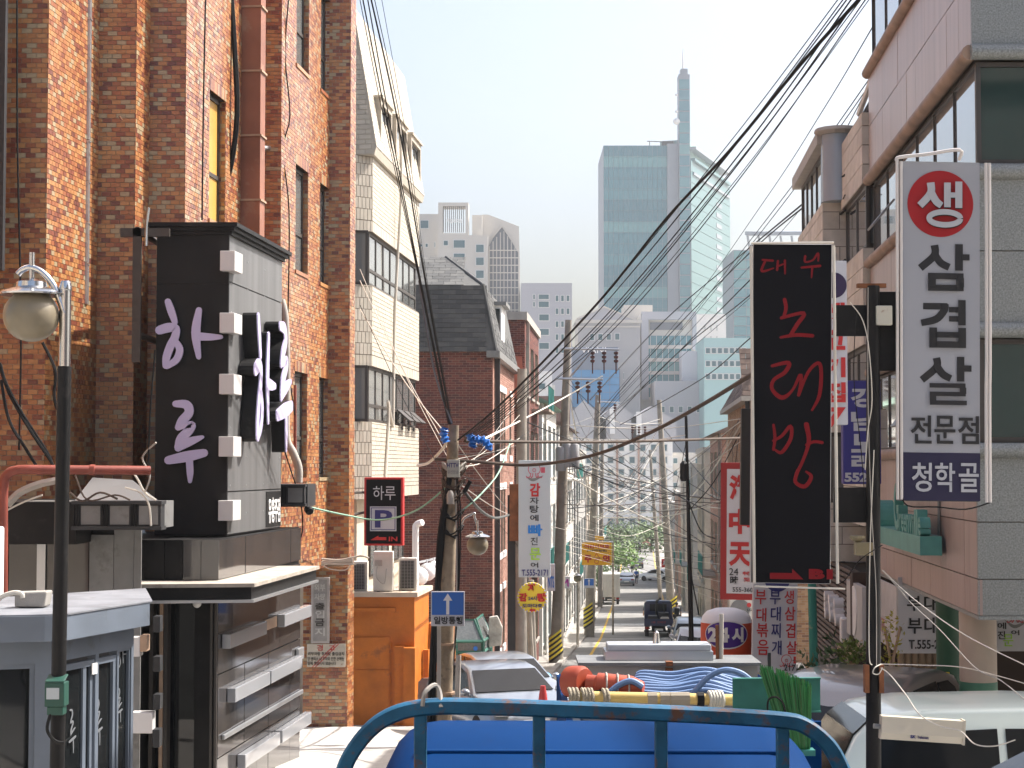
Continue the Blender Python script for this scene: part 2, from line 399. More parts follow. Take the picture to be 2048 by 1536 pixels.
# pale paved forecourt left of the road with a real kerb step
mb = MB(); ys = [y for y in YS if 30 <= y <= 300]
for a, b in zip(ys, ys[1:]):
    mb.prism([(LX(a) + 1.0, a, G(a) - .1), (LX(a) + 1.2, a, G(a) - .1), (LX(a) + 1.2, a, G(a) + .13), (LX(a) + 1.0, a, G(a) + .13)], (LX(b) - LX(a), b - a, G(b) - G(a)))
o = mesh_obj('kerb', mb.v, mb.f, M_CONC); o['kind'] = 'structure'
mb = MB(); mb.add([P(600, 1440, 37) + Vector((-1.5, 0, 0)), (-3.2, 37.3, G(37.3) + .12), (-1.9, 37, G(37) + .05), (-1.2, 33, G(33) + .03), (-1.8, 28, G(28) + .03), (-3.6, 28, G(28) + .03)], [(5, 4, 3, 2, 1, 0)])
mb.v[0].z = G(37) + .12
o = mesh_obj('ramp', mb.v, mb.f, mat('pale_concrete', (.46, .43, .39), .85, var=.15, vscale=2, dirt=(.3, .28, .25), dscale=.9, damt=.42)); o['kind'] = 'structure'

# ---------------------------------------------------------------- the orange brick building on the left
bb = T('brick_building', 'tall orange glazed brick building stepping out in piers beside black sign box', 'building', (-5.5, 30, G(30)))
ZT = 11.5
steps = [(-9.98, 15, 25.2), (-8.98, 25.2, 27.4), (-8.41, 27.4, 28.1), (-7.84, 28.1, 33.0), (-7.44, 33.0, 37.5), (-7.0, 37.5, 38.1)]
SL = math.hypot(1, KL)
wall = MB(); prev = -10.9
for i, (a, d0, d1) in enumerate(steps):
    zb = -.75 if d1 < 31 else G(36) - .5
    if i == 3: zb = -1.2
    if i == 4: zb = -2.05
    q = lambda D, aa=a: Vector((aa + KL * D, D, 0))
    holes = []
    f = Fr(q(d0) + Z * zb, UL, NL); U = (d1 - d0) * SL; V = ZT - zb
    if i == 3: holes = [((29.5 - d0) * SL, 4.1 - zb, (30.55 - d0) * SL, 6.25 - zb)]
    if i == 4: holes = [((u - d0) * SL, z - zb, (v - d0) * SL, z + 2.04 - zb) for (u, v) in ((34.25, 35.4), (36.55, 37.5)) for z in (-.2, 3.78, 7.76)]
    if i == 0: holes = []
    holed(wall, f, 0, 0, U, V, holes, -.32, 0)
    tiles(bb, f, U, V, .132, .071, .009, .012, M_BRICK, 'brick', holes)
    for h in holes:                      # jambs and sills of the recess, faced with the same brick
        jf = Fr(f.p(h[2], h[1]), -f.n, -f.u); tiles(bb, jf, .11, h[3] - h[1], .132, .071, .009, .012, M_BRICK, 'brick')
        sill = MB(); f.slab(sill, h[0] - .02, h[1] - .07, h[2], h[1], -.15, .035); bb.part('window_sill', sill, M_BRICK)
        lint = MB(); nn = int((h[2] - h[0]) / .075)
        for k in range(nn): f.slab(lint, h[0] + k * (h[2] - h[0]) / nn, h[3], h[0] + (k + 1) * (h[2] - h[0]) / nn - .008, h[3] + .2, -.2, .018)
        bb.part('brick_lintel', lint, M_BRICK, kind='stuff')
        window(bb, f, h[0], h[1], h[2], h[3], M_WIN, M_BLIND if i == 3 else M_GLASSG, d=-.14, bar=.07, trans=(.38,))
    # the face turned to the viewer
    x0 = prev + KL * d0; x1 = a + KL * d0
    ff = Fr(Vector((x0, d0, zb)), X, -Y); holed(wall, ff, 0, 0, x1 - x0, V, [], -.3, 0)
    hs = []
    tiles(bb, ff, x1 - x0 + .012, V, .142, .071, .009, .012, M_BRICK, 'brick', hs, single_max={2: 150, 3: 150}.get(i, 0))
    prev = a
bb.part('wall', wall, M_MORT)
# lower brick pier facing the viewer, right of the shop front
x0, x1 = P(606, 1300, 37.4).x, -7.0 + KL * 37.4
zb = G(37.4) - .1; ff = Fr(Vector((x0, 37.4, zb)), X, -Y); mb = MB(); ff.slab(mb, 0, 0, x1 - x0, -2.05 - zb, -.6, 0); bb.part('pier', mb, M_MORT)
tiles(bb, ff, x1 - x0 + .012, -2.05 - zb, .135, .071, .009, .012, M_BRICK, 'brick')
e = Fr(Vector((x1, 37.4, zb)), UL, NL); tiles(bb, e, .7, -2.05 - zb, .135, .071, .009, .012, M_BRICK, 'brick')
# dark window band at the far left and the light gutter
pf = Px(0, 270, 24.6); mb = MB(); pf.slab(mb, -60, -150, 13, 545, 0, .12); bb.part('window', mb, M_DARKGREY)
gx = P(174, 300, 26.9); mb = MB()
for k in range(14): mb.box((gx.x - .04, 26.85, 2.45 + k * .62), (gx.x + .04, 26.95, 2.45 + k * .62 + .6)); mb.box((gx.x - .05, 26.84, 2.45 + k * .62 + .58), (gx.x + .05, 26.96, 2.45 + k * .62 + .605))
bb.part('gutter', mb, M_ALU)
# square duct, downpipes
c = Vector((-7.84 + KL * 31.6, 31.6, 0)); mb = MB()
mb.obox(c + Z * -.2, NL * .36, UL * .36, Z * 11.5); d = bb.part('duct', mb, M_COPPER)
for k in range(10): mb = MB(); mb.obox(c - UL * .025 - NL * .0 + Z * (.1 + k * 1.15), NL * .39, UL * .41, Z * .035); bb.part('flange', mb, M_TAN, parent=d)
mb = MB(); q = P(570, 400, 33.7); mb.tube([(q.x, 33.7, -.3), (q.x, 33.7, 11)], .058, 12); d = bb.part('downpipe', mb, M_TAN, smooth=True)
for k in range(9): mb = MB(); mb.lathe([(.075, 0), (.075, .05)], (q.x, 33.7, k * 1.3 + .4), 12); bb.part('pipe_clamp', mb, M_COPPER, parent=d)
mb = MB(); mb.tube([P(515, 296, 32.6), P(571, 296, 33.6)], .045, 10); bb.part('stub_pipe', mb, M_ALU, smooth=True)
mb = MB(); mb.tube(cr([P(562, 600, 33.2), P(570, 640, 33.2), P(573, 760, 33.2), P(572, 870, 33.2), P(586, 905, 33.2), P(597, 935, 33.2), P(597, 965, 33.2)], 4), .075, 10); bb.part('lagged_pipe', mb, M_PVC, smooth=True)
mb = MB(); mb.tube([P(590, 770, 33.6), P(590, 935, 33.6)], .028, 8); bb.part('red_pipe', mb, M_REDPIPE, smooth=True)
for (ps, nm) in (([(577, 0), (570, 110), (580, 230), (566, 300), (578, 420), (576, 620), (572, 700), (590, 830)], 'cable'), ([(463, 0), (470, 110), (474, 230), (462, 330), (440, 400), (434, 440)], 'cable'), ([(34, 0), (35, 300), (42, 640), (38, 900)], 'cable'), ([(411, 0), (407, 200), (404, 440)], 'cable')):
    D = 33.3 if ps[0][0] == 577 else 30.9 if ps[0][0] == 463 else 24.7 if ps[0][0] == 34 else 28.9
    mb = MB(); mb.tube(cr([P(x, y, D) for x, y in ps], 4), .05 if ps[0][0] == 463 else .014, 6); bb.part(nm, mb, M_WIRE, smooth=True)
mb = MB()
for (x, y) in ((132, 52), (131, 365), (130, 443), (132, 490), (277, 70), (244, 240)): p = P(x, y, 26.4 if x < 200 else 27.2); mb.tube([p, p + Vector((.02, -.3, 0))], .012, 5)
bb.part('wall_hook', mb, M_RUST)

# ---------------------------------------------------------------- shop front below, with fascia, canopy and light bars
sf = T('granite_shop', 'polished dark granite shop front with white light bars below brick building', 'shop front', (-5, 27, G(27)))
A = Vector((-4.06, 25, 0)); gz = G(28) - .6
side = Fr(A, UL, NL)
core = MB(); core.obox(A + Vector((-3.5, 0, -1.6)), Vector((3.5, 0, 0)) - NL * .03, UL * 5.35, Z * .6)
core.obox(A - NL * .33 + Z * gz, NL * .3, UL * 5.35, Z * (-1.6 - gz))
core.box((-8.5, 27.4, gz), (-4.2, 27.6, -1.6)); core.box((-8.6, 23.2, gz), (-5.08, 23.5, -.75)); core.box((-5.28, 23.5, gz), (-5.08, 25.3, -1.6))
sf.part('backing_wall', core, M_BLACK)
L = 5.35 * 1.0
k = 0
for i in range(7):
    for (z0, z1) in ((-1.55, -1.0), (-2.85, -1.6), (-4.0, -2.86), (gz, -4.01)):
        mb = MB(); side.slab(mb, i * L / 7 + .004, z0, (i + 1) * L / 7 - .004, z1 - .008, -.03, random.uniform(-.004, .004)); sf.part('granite_panel', mb, M_GRANITE)
for i in range(4):
    mb = MB(); mb.box((-5.05 + i * .25 + .004, 24.97, -1.55), (-4.8 + i * .25 - .004, 25.0, -1.0)); sf.part('granite_panel', mb, M_BLACK if i < 2 else M_GRANITE)
for x in (-4.1, -4.16): mb = MB(); mb.box((x, 24.93, gz), (x + .035, 24.99, -1.62)); sf.part('door_jamb', mb, M_WIN)
for x in (-5.0, -4.86, -4.8): mb = MB(); mb.box((x, 24.95, gz), (x + .05, 25.2, -1.62)); sf.part('door_jamb', mb, M_TAN if x == -4.86 else M_WIN)
mb = MB(); mb.box((-4.74, 25.4, gz), (-4.2, 25.44, -1.66)); sf.part('door', mb, M_GLASS)
def sbar(px0, px1, z, h=.2, pr=.13, m=M_WHITE, nm='light_bar'):
    t = lambda px: (-4.06 - (px - 1024) / F * 25) / ((px - 1024) / F - KL)
    mb = MB(); side.slab(mb, t(px0) * SL, z, t(px1) * SL, z + h, .006, pr); sf.part(nm, mb, m, bevel=.012)
M_BARS = mat('light_bar_acrylic', (.36, .37, .39), .15, coat=.4)
for a in ((446, 520, -2.52), (556, 610, -2.52), (457, 527, -3.3), (530, 592, -3.3), (478, 548, -4.32), (553, 611, -4.32)): sbar(*a, m=M_BARS)
sbar(447, 604, -3.78, .07, .05, M_ALU, 'rail')
sbar(530, 553, -2.5, .17, .03, M_TAN, 'panel_strip'); sbar(593, 604, -3.2, .2, .06, M_ALU, 'rail_end')
# white boxes beside the door, nearer
for (x0, x1, y0, y1, mm) in ((268, 286, 1272, 1310, M_WHITE), (286, 300, 1268, 1300, M_TAN), (268, 311, 1421, 1462, M_WHITE), (312, 326, 1230, 1262, M_DARKGREY), (312, 326, 1310, 1340, M_DARKGREY), (312, 326, 1385, 1415, M_DARKGREY), (311, 325, 1455, 1490, M_DARKGREY)):
    pf = Px((x0 + x1) / 2, (y0 + y1) / 2, 22.9); mb = MB(); pf.slab(mb, x0, y0, x1, y1, 0, .2); sf.part('light_box', mb, mm, bevel=.01)
# grey stone and dark glass left of the door (front plane at depth 23.2)
pf = Px(150, 1130, 23.2)
for (x0, x1, y0, y1, mm) in ((180, 228, 1070, 1520, M_GREYPAN), (229, 268, 1058, 1530, M_GREYPAN), (269, 283, 1058, 1530, M_GREYPAN), (96, 178, 1070, 1200, M_GRANITE), (20, 75, 1060, 1520, M_GRANITE), (-80, 18, 1010, 1530, M_GRANITE)):
    mb = MB(); pf.slab(mb, x0, y0, x1, y1, .005, .04); sf.part('wall_panel', mb, mm)
mb = MB(); pf.slab(mb, 77, 1060, 94, 1530, .005, .08); sf.part('pillar', mb, M_ALU)
# fascia with framed grey panels
def fascia(fr, u0, u1, z0, z1, n, nm):
    mb = MB(); fr.slab(mb, u0, z0, u1, z1, 0, .25); fr.slab(mb, u0 - .02, z0 - .045, u1 + .02, z0, 0, .31); fr.slab(mb, u0 - .02, z1, u1 + .02, z1 + .04, 0, .31); o = sf.part(nm, mb, M_DARKGREY)
    w_ = (u1 - u0) / n
    for i in range(n):
        mb = MB(); fr.slab(mb, u0 + i * w_ + .09, z0 + .02, u0 + (i + 1) * w_ - .03, z1 - .02, .25, .262); sf.part('panel', mb, M_GREYPAN, parent=o)
        for k in range(3): mb = MB(); fr.slab(mb, u0 + i * w_ - .01 + k * .03, z0, u0 + i * w_ + .008 + k * .03, z1, .25, .275); sf.part('rib', mb, M_BLACK, parent=o)
q = P(150, 1030, 22.2); fascia(Fr((q.x, 22.4, 0), X, -Y), 0, P(323, 1030, 22.2).x - q.x, -.72, -.45, 3, 'fascia')
mb = MB(); mb.box((P(40, 1000, 22.3).x, 22.42, -.75), (P(323, 1000, 22.3).x, 23.1, -.42)); sf.part('fascia_roof', mb, M_GREYPAN)
mb = MB(); mb.prism([P(150, 1000, 22.6), P(315, 1000, 22.6), P(265, 960, 24.4), P(185, 955, 24.4)], (0, 0, -.03)); sf.part('flashing', mb, M_ALU)
mb = MB(); mb.box((P(-80, 1000, 22.3).x, 22.35, -.95), (P(150, 1000, 22.3).x, 24.9, -.43)); sf.part('fascia_end', mb, M_BLACK)
q = Vector((-3.62 + .0, 30.2, 0)); fascia(Fr(q + Vector((-.55, 0, 0)), X, -Y), 0, .72, -.6, -.32, 2, 'fascia')
mb = MB(); mb.box((-5.0, 30.25, -.66), (-3.43, 31.5, -.28)); sf.part('fascia_end', mb, M_DARKGREY)
# entrance canopy
mb = MB(); c0 = Vector((-5.15, 24.2, -1.78)); c1 = Vector((-3.52, 24.4, -1.78)); c2 = c1 + UL * 4.3; c3 = Vector((-5.15, 28.7, -1.78))
mb.prism([c0, c1, c2, c3], (0, 0, .17)); can = sf.part('canopy', mb, M_BLACK)
mb = MB(); mb.prism([c0 + Vector((-.04, -.05, .17)), c1 + Vector((.05, -.05, .17)), c2 + Vector((.05, .03, .17)), c3 + Vector((0, 0, .17))], (0, 0, .05)); sf.part('canopy_top', mb, mat('dusty_metal', (.42, .37, .31), .7, var=.2, dirt=(.25, .2, .16), dscale=3, damt=.42), parent=can)
mb = MB(); mb.prism([c0 + Vector((-.03, -.04, -.04)), c1 + Vector((.04, -.04, -.04)), c2 + Vector((.04, 0, -.04)), c3 + Vector((0, 0, -.04))], (0, 0, .04)); sf.part('canopy_trim', mb, M_ALU, parent=can)
mb = MB(); q = P(394, 1207, 24.7); mb.ball(q, .06, 12, 8); mb.tube([q, q + Z * .16], .02, 6); single('spotlight', 'small white spotlight hanging under the black entrance canopy', 'spotlight', mb, M_WPAINT, True)
mb = MB(); q = P(365, 1197, 24.8); mb.box(q - Vector((.08, 0, .05)), q + Vector((.08, .15, .06))); single('sensor_box', 'small white box fixed under the entrance canopy edge', 'box', mb, M_WPAINT, bevel=.01)
mb = MB(); q = P(614, 1016, 30.6); mb.lathe([(.03, 0), (.07, .04), (.075, .14), (.05, .17)], q, 12, Vector((.5, -1, -.4))); mb.tube([q, q + Vector((-.05, .2, .12))], .015, 6)
single('speaker', 'small black horn speaker at the end of the dark fascia', 'speaker', mb, M_BLACK, True)

# ---------------------------------------------------------------- the big black sign box
sb = T('sign_box', 'tall black sign box with lilac brush lettering and white cubes along its corner', 'sign', (-4.6, 27.5, -.98))
c = Vector((-4.11, 26, -.98)); wx = 1.04; ln = 3.42; H = 4.35
mb = MB(); mb.prism([c, c + UL * ln, c + UL * ln + Vector((-wx, .1, 0)), c + Vector((-wx, 0, 0))], (0, 0, H)); sb.part('box', mb, M_BLACK)
for i, (g0, g1) in enumerate(((0, .14), (.04, .17), (.08, .2))):
    e = .05 + i * .045; mb = MB(); z0 = H + (0, .055, .11)[i]
    mb.prism([c + Vector((e, -e, z0)), c + UL * (ln + e) + Vector((e, 0, z0)), c + UL * (ln + e) + Vector((-wx - e, .1, z0)), c + Vector((-wx - e, -e, z0))], (0, 0, .06)); sb.part('cornice', mb, M_BLACK)
ff = Fr(c + Vector((-wx, 0, 0)), X, -Y); fs = Fr(c, UL, NL)
M_SHEETF = mat('black_sheet_panel', (.016, .0155, .0155), .5, var=.2, vscale=1.5, spec=.2)
for (z0, z1) in ((.02, 3.62), (3.64, H)): mb = MB(); ff.slab(mb, .0, z0, wx, z1, .002, .012); sb.part('front_panel', mb, M_SHEETF)
M_SHEETS = mat('sunlit_sheet_panel', (.13, .13, .13), .42, var=.3, vscale=1.0, streak=True)  # black sheet again, with sunlight on the street side put into its colour
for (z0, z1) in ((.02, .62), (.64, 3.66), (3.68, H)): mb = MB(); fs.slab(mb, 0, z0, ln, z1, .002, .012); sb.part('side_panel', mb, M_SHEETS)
mb = MB(); fs.slab(mb, ln - 1.05, .04, ln - .02, .6, .013, .02); sb.part('name_panel', mb, M_BLACK)
text(sb, '유흥주점', fs, (ln - .92, .1, ln - .1, .5), M_WPAINT, d=.021, bold=.02)
mb = MB()
for z in [0.3 + .42 * i for i in range(10)]:
    for u in (.12, 1.1, 2.2, 3.3): mb.lathe([(.012, 0), (.012, .006)], fs.p(u, z, .012), 6, NL)
sb.part('rivets', mb, M_ALU, kind='stuff')
for y in (520, 645, 768, 893, 1021):
    z = (935 - y) / F * 25.8; mb = MB(); a = Vector((-4.205, 25.8, z - .145)); mb.obox(a, (.215, 0, 0), UL * .46, (0, 0, .29)); sb.part('light_cube', mb, M_WHITE, bevel=.008)
def cc(s, ox=300, oy=560, k=3.49): return [[(ox + x / k, oy + y / k, wd / k) for x, y, wd in st] for st in s]
HA = [[(128, 152, 44), (150, 215, 52), (178, 295, 40)], [(72, 352, 62), (135, 334, 66), (185, 340, 52), (180, 400, 56), (150, 460, 58), (122, 540, 54), (118, 600, 46)], [(190, 440, 44), (214, 490, 50), (190, 560, 50), (125, 605, 40)], [(345, 212, 42), (325, 370, 62), (346, 540, 34)], [(340, 396, 58), (430, 400, 48), (500, 400, 30)]]
RU = [[(188, 866, 46), (262, 872, 62), (282, 925, 62), (235, 985, 64), (208, 1030, 46)], [(215, 1025, 46), (300, 1010, 48), (288, 1045, 60), (230, 1110, 68), (208, 1175, 48)], [(212, 1165, 60), (300, 1125, 56), (375, 1098, 26)], [(142, 1258, 58), (270, 1232, 74), (388, 1208, 56)], [(287, 1250, 48), (293, 1340, 46), (293, 1405, 26)]]
PF = Px(383, 768, 25.985)
for s in (HA, RU): pbrush(sb, cc(s), PF, M_LILAC, depth=.1, d=.06)
for s, u0, us, z1, vsx in ((HA, .62, 1.35 / 460, 3.22, 1.9 / 480), (RU, 2.05, 1.15 / 280, 3.2, 2.05 / 570)):
    x0 = min(p[0] for st in s for p in st); y0 = min(p[1] for st in s for p in st)
    for mm, d0, d1 in ((M_BLACK, .03, .24), (M_LILAC, .243, .262)):
        brush(sb, [[(u0 + (x - x0) * us, z1 - (y - y0) * vsx, wd * .0032) for x, y, wd in st] for st in s], fs, mm, depth=d1, d=d0, name='lettering' if mm == M_LILAC else 'letter_return')
mb = MB()
mb.box((-5.6, 25.6, 3.3), (-4.9, 25.68, 3.42)); mb.box((-5.42, 25.6, 1.5), (-5.3, 25.68, 3.42)); mb.tube([(-5.36, 25.62, 3.4), (-5.36, 28.1, 3.4)], .05, 6); mb.tube([(-5.36, 25.62, 1.9), (-5.36, 28.1, 1.9)], .05, 6)
sb.part('bracket', mb, M_WIN)
mb = MB(); mb.tube(cr([P(297, 415, 25.5), P(293, 450, 25.5), P(292, 492, 25.5)], 4), .025, 6); sb.part('lamp_arm', mb, M_STEEL)
# ---------------------------------------------------------------- street lamps (curved arm, flat shade, frosted globe)
M_GLOBE = mat('frosted_globe', (.22, .185, .125), .35, var=.08)
def lamp(px, D, ytop, ylamp, pxl, label, sc=1.0, base=True, hx=0):
    top = P(px, ytop, D); g = G(D); L = P(pxl, ylamp, D)
    t = T('street_lamp', label, 'street lamp', (top.x + hx, D, g))
    mb = MB(); sp = top.z - .62 * sc
    if base:
        mb.tube([(top.x + hx, D, g), (top.x, D, sp)], [.054 * sc, .05 * sc], 14); t.part('post', mb, M_BLACK, smooth=True)
        mb = MB(); mb.lathe([(.042 * sc, 0), (.042 * sc, top.z - sp - .07), (.047 * sc, top.z - sp - .065), (.047 * sc, top.z - sp - .04), (.035 * sc, top.z - sp)], (top.x, D, sp), 14); t.part('steel_sleeve', mb, M_STEEL, smooth=True)
    r = .2 * sc; s_ = 1 if pxl < px else -1
    h0 = L.z + r * 1.12
    pts = [(L.x + s_ * a_ * sc, D - .02, L.z + b_ * sc) for a_, b_ in ((.24, .02), (.205, .115), (.155, .224), (.076, .314), (-.007, .35), (-.069, .332), (-.1, .3))]
    if not base: pts = [(top.x, D, h0 + .02), (top.x - s_ * .05, D, h0 + .25 * sc), (top.x - s_ * .25 * sc, D, h0 + .36 * sc), (L.x + s_ * .06 * sc, D, h0 + .3 * sc), (L.x, D, h0 + .12 * sc)]
    mb = MB(); mb.tube(cr(pts, 6), .024 * sc, 10); t.part('arm', mb, M_STEEL, smooth=True)
    mb = MB(); mb.lathe([(.23 * sc, -.012), (.235 * sc, 0), (.2 * sc, .02), (.11 * sc, .05), (.105 * sc, .085), (.06 * sc, .1), (.02 * sc, .11), (.02 * sc, .3 * sc)], (L.x, D - .02, L.z + r * .8), 28); t.part('shade', mb, M_STEEL, smooth=True)
    mb = MB(); mb.ball((L.x, D - .02, L.z), r, 28, 18, .95); t.part('globe', mb, M_GLOBE, smooth='all')
    return t
lt = lamp(131, 13, 562, 632, 64, 'black street lamp with steel arm and globe in front of booth', 1.0, hx=-.03)
mb = MB(); q = P(110, 1385, 12.9); mb.box(q - Vector((.07, .02, .1)), q + Vector((.07, .12, .07))); mb.prism([q + Vector((-.07, -.02, .07)), q + Vector((.07, -.02, .07)), q + Vector((.07, .1, .11)), q + Vector((-.07, .1, .11))], (0, 0, .012)); mb.box(q - Vector((.055, .01, .16)), q + Vector((.06, .1, -.1)))
eb = T('electric_box', 'small dark green electric box with a notice strapped to the lamp post', 'electric box', q - Z * .16)
eb.part('case', mb, mat('dark_green_paint', (.015, .07, .05), .5), bevel=.008)
mb = MB(); mb.box(q + Vector((-.055, -.026, -.045)), q + Vector((.035, -.021, .035))); eb.part('notice', mb, mat('pale_notice', (.42, .46, .48), .6))
mb = MB(); mb.tube(cr([q + Vector((-.03, 0, -.15)), q + Vector((-.05, -.01, -.26)), q + Vector((0, 0, -.34)), q + Vector((.06, .02, -.36))], 5), .012, 6); eb.part('cable', mb, M_WIRE)

# ---------------------------------------------------------------- security booth
M_BOOTH = mat('blue_grey_panel', (.13, .155, .19), .5, var=.15, vscale=2, dirt=(.09, .10, .11), dscale=2.5, damt=.4)
bt = T('booth', 'blue grey security booth with sliding glass door and flat slab roof', 'booth', (-4, 15.2, G(15)))
c0 = P(102, 1274, 14.45); c1 = P(268, 1250, 15.75); cl = P(-150, 1285, 14.15); zr = -1.37; g = G(15) - .2
for v in (c0, c1, cl): v.z = 0
back = Vector((-.35, 1.6, 0))
mb = MB(); poly = [cl + Vector((-.2, -.16, zr)), c0 + Vector((0, -.2, zr)), c0 + Vector((.14, -.12, zr)), c1 + Vector((.14, -.02, zr)), c1 + back + Vector((.1, 0, zr)), cl + back + Vector((0, 0, zr))]
mb.prism(poly, (0, 0, .2)); bt.part('roof', mb, M_BOOTH)
mb = MB(); mb.prism([p + Vector((0, 0, .2)) for p in [Vector((q.x * .995, q.y + .03, q.z)) for q in poly]], (0, 0, .012)); bt.part('roof_sheet', mb, mat('roof_sheet', (.2, .21, .23), .7, var=.3, vscale=3, dirt=(.1, .1, .1), dscale=3, damt=.42))
for (a, b, nm) in ((cl, c0, 0), (c0, c1, 1)):
    u = b - a; ln = u.length; n = Vector((u.y, -u.x, 0)).normalized(); n = n if n.y < 0 else -n
    f = Fr(a, u, n); pp = lambda px: None
    if nm == 0: bars = [(0, .05), (ln - .12, ln)]; cut = (.05, g, ln - .12, -1.55)
    else: bars = [(0, .2), (.52 * ln, .56 * ln), (.79 * ln, .81 * ln), (.97 * ln, ln)]; cut = None
    mb = MB(); f.slab(mb, 0, -1.56, ln, zr, -.08, 0)
    for (x, y) in bars: f.slab(mb, x, g, y, -1.56, -.08, .0)
    if nm == 0: f.slab(mb, .05, g, ln - .12, g + .9, -.08, -.005)
    bt.part('wall_frame', mb, M_BOOTH)
    if nm == 0: window(bt, f, .05, g + .9, ln - .12, -1.56, M_BOOTH, M_GLASS, d=-.07, bar=.04)
    else:
        window(bt, f, .2, g, .79 * ln, -1.6, M_BOOTH, M_GLASS, d=-.06, bar=.05, mull=(.42, .55), name='sliding_door')
        window(bt, f, .81 * ln, g, .97 * ln, -1.56, M_BOOTH, M_GLASS, d=-.06, bar=.02)
        for i, (x0, x1, z0, z1) in enumerate(((.25 * ln, .38 * ln, -2.35, -1.98), (.56 * ln, .72 * ln, -2.35, -1.95), (.83 * ln, .95 * ln, -2.2, -1.9))):
            for s_, k_ in ((RU, 0), (HA, .42)) if i == 2 else ((RU, 0),):
                xm = min(p[0] for st in s_ for p in st); ym = min(p[1] for st in s_ for p in st); kk_ = (z1 - z0) / 570
                brush(bt, [[(x0 + (x - xm) * kk_ * .62, z1 + k_ - (y - ym) * kk_, wd * kk_ * .45) for x, y, wd in st] for st in s_], f, mat('frosted_letter', (.16, .17, .18), .6), d=-.034, depth=-.03)
        mb = MB(); f.slab(mb, .47 * ln, -1.72, .53 * ln, -1.63, .0, .01); bt.part('notice', mb, M_WPAINT)
mb = MB(); mb.prism([cl + Vector((.2, .3, g)), c0 + Vector((-.1, .3, g)), c1 + Vector((-.15, .4, g)), c1 + back * .9 + Vector((-.1, 0, g)), cl + back * .9 + Vector((0, 0, g))], (0, 0, .05)); bt.part('floor', mb, M_DARKGREY)
mb = MB(); mb.obox(cl + back + Z * g, c1 - cl, Vector((0, .06, 0)), Z * (zr - g)); bt.part('rear_wall', mb, M_DARKGREY)
mb = MB(); q = P(60, 1195, 14.9); mb.prism([q + Vector((-.13, 0, -.08)), q + Vector((.12, 0, -.08)), q + Vector((.14, 0, .05)), q + Vector((-.13, 0, .04))], (0, .2, 0)); single('concrete_block', 'grey concrete block lying on the booth roof', 'block', mb, M_CONC, bevel=.015)
mb = MB(); mb.tube(cr([P(-20, 1222, 14.9), P(0, 1196, 14.9), P(25, 1186, 14.9), P(42, 1187, 14.9), P(46, 1196, 14.9)], 5), .02, 8); single('white_hose', 'short white hose curling over the booth roof', 'hose', mb, M_WIREW, True)
mb = MB(); mb.box(P(-30, 1054, 15) + Vector((0, 0, 0)), P(8, 1200, 15.2)); single('air_conditioner', 'pale air conditioner casing standing on the booth roof', 'air conditioner', mb, M_WPAINT, bevel=.02)
# desk things behind the booth window
mb = MB(); q = P(30, 1490, 15.0); mb.box(q - Vector((.3, 0, .06)), q + Vector((.25, .3, .03))); mb.box(q + Vector((-.05, .02, .03)), q + Vector((.15, .25, .06))); single('control_desk', 'teal control desk behind the booth window', 'desk', mb, mat('teal_grey', (.08, .14, .15), .5), bevel=.01)

# ---------------------------------------------------------------- red pipe and slack cables over the fascia
mb = MB(); mb.tube(cr([P(6, 1280, 21), P(6, 1100, 21), P(7, 975, 21), P(16, 948, 21), P(34, 940, 21), P(60, 939, 21)], 5)[:-1] + [P(60, 939, 21), P(300, 941, 21.6)], .056, 14); mb.lathe([(.066, 0), (.066, .06)], P(180, 940, 21.3), 14, X)
single('gas_pipe', 'thick red gas pipe running level over the dark shop fascia', 'pipe', mb, M_REDPIPE, True)
loose = [([(0, 735), (20, 790), (60, 860), (100, 920), (112, 945)], .02, M_WIRE), ([(0, 725), (14, 770), (50, 835), (95, 905), (108, 940)], .016, M_WIRE), ([(2, 760), (18, 840), (50, 895), (78, 940)], .02, M_WIRE), ([(15, 1010), (40, 985), (80, 968), (120, 960)], .05, M_PVC), ([(0, 1028), (45, 1005), (85, 990)], .012, M_WIREW),
         ([(250, 975), (280, 985), (298, 1010), (302, 1052)], .012, M_WIREW), ([(262, 940), (275, 958), (290, 985), (312, 1000)], .014, M_WIREW), ([(312, 885), (285, 915), (300, 950), (290, 985)], .012, M_PVC), ([(150, 950), (175, 1000), (230, 990), (260, 1000)], .012, M_WIREB), ([(140, 985), (165, 1002), (200, 985), (235, 998)], .014, M_WIREB), ([(85, 685), (110, 740), (108, 790), (115, 820)], .02, M_WIRE), ([(310, 700), (300, 830), (296, 950)], .012, M_WIRE), ([(560, 865), (575, 920), (600, 1000), (605, 1060), (590, 1100)], .012, M_WIRE)]
for i, (ps, r, m) in enumerate(loose):
    mb = MB(); D = 21.8 if ps[0][0] < 500 else 31
    mb.tube(cr([P(x, y, D + (0 if y < 900 else .1)) for x, y in ps], 5), r, 6)
    single('loose_cable', 'loose cable drooping at the brick wall by the red gas pipe', 'cable', mb, m, True, group='loose cables on the brick wall')

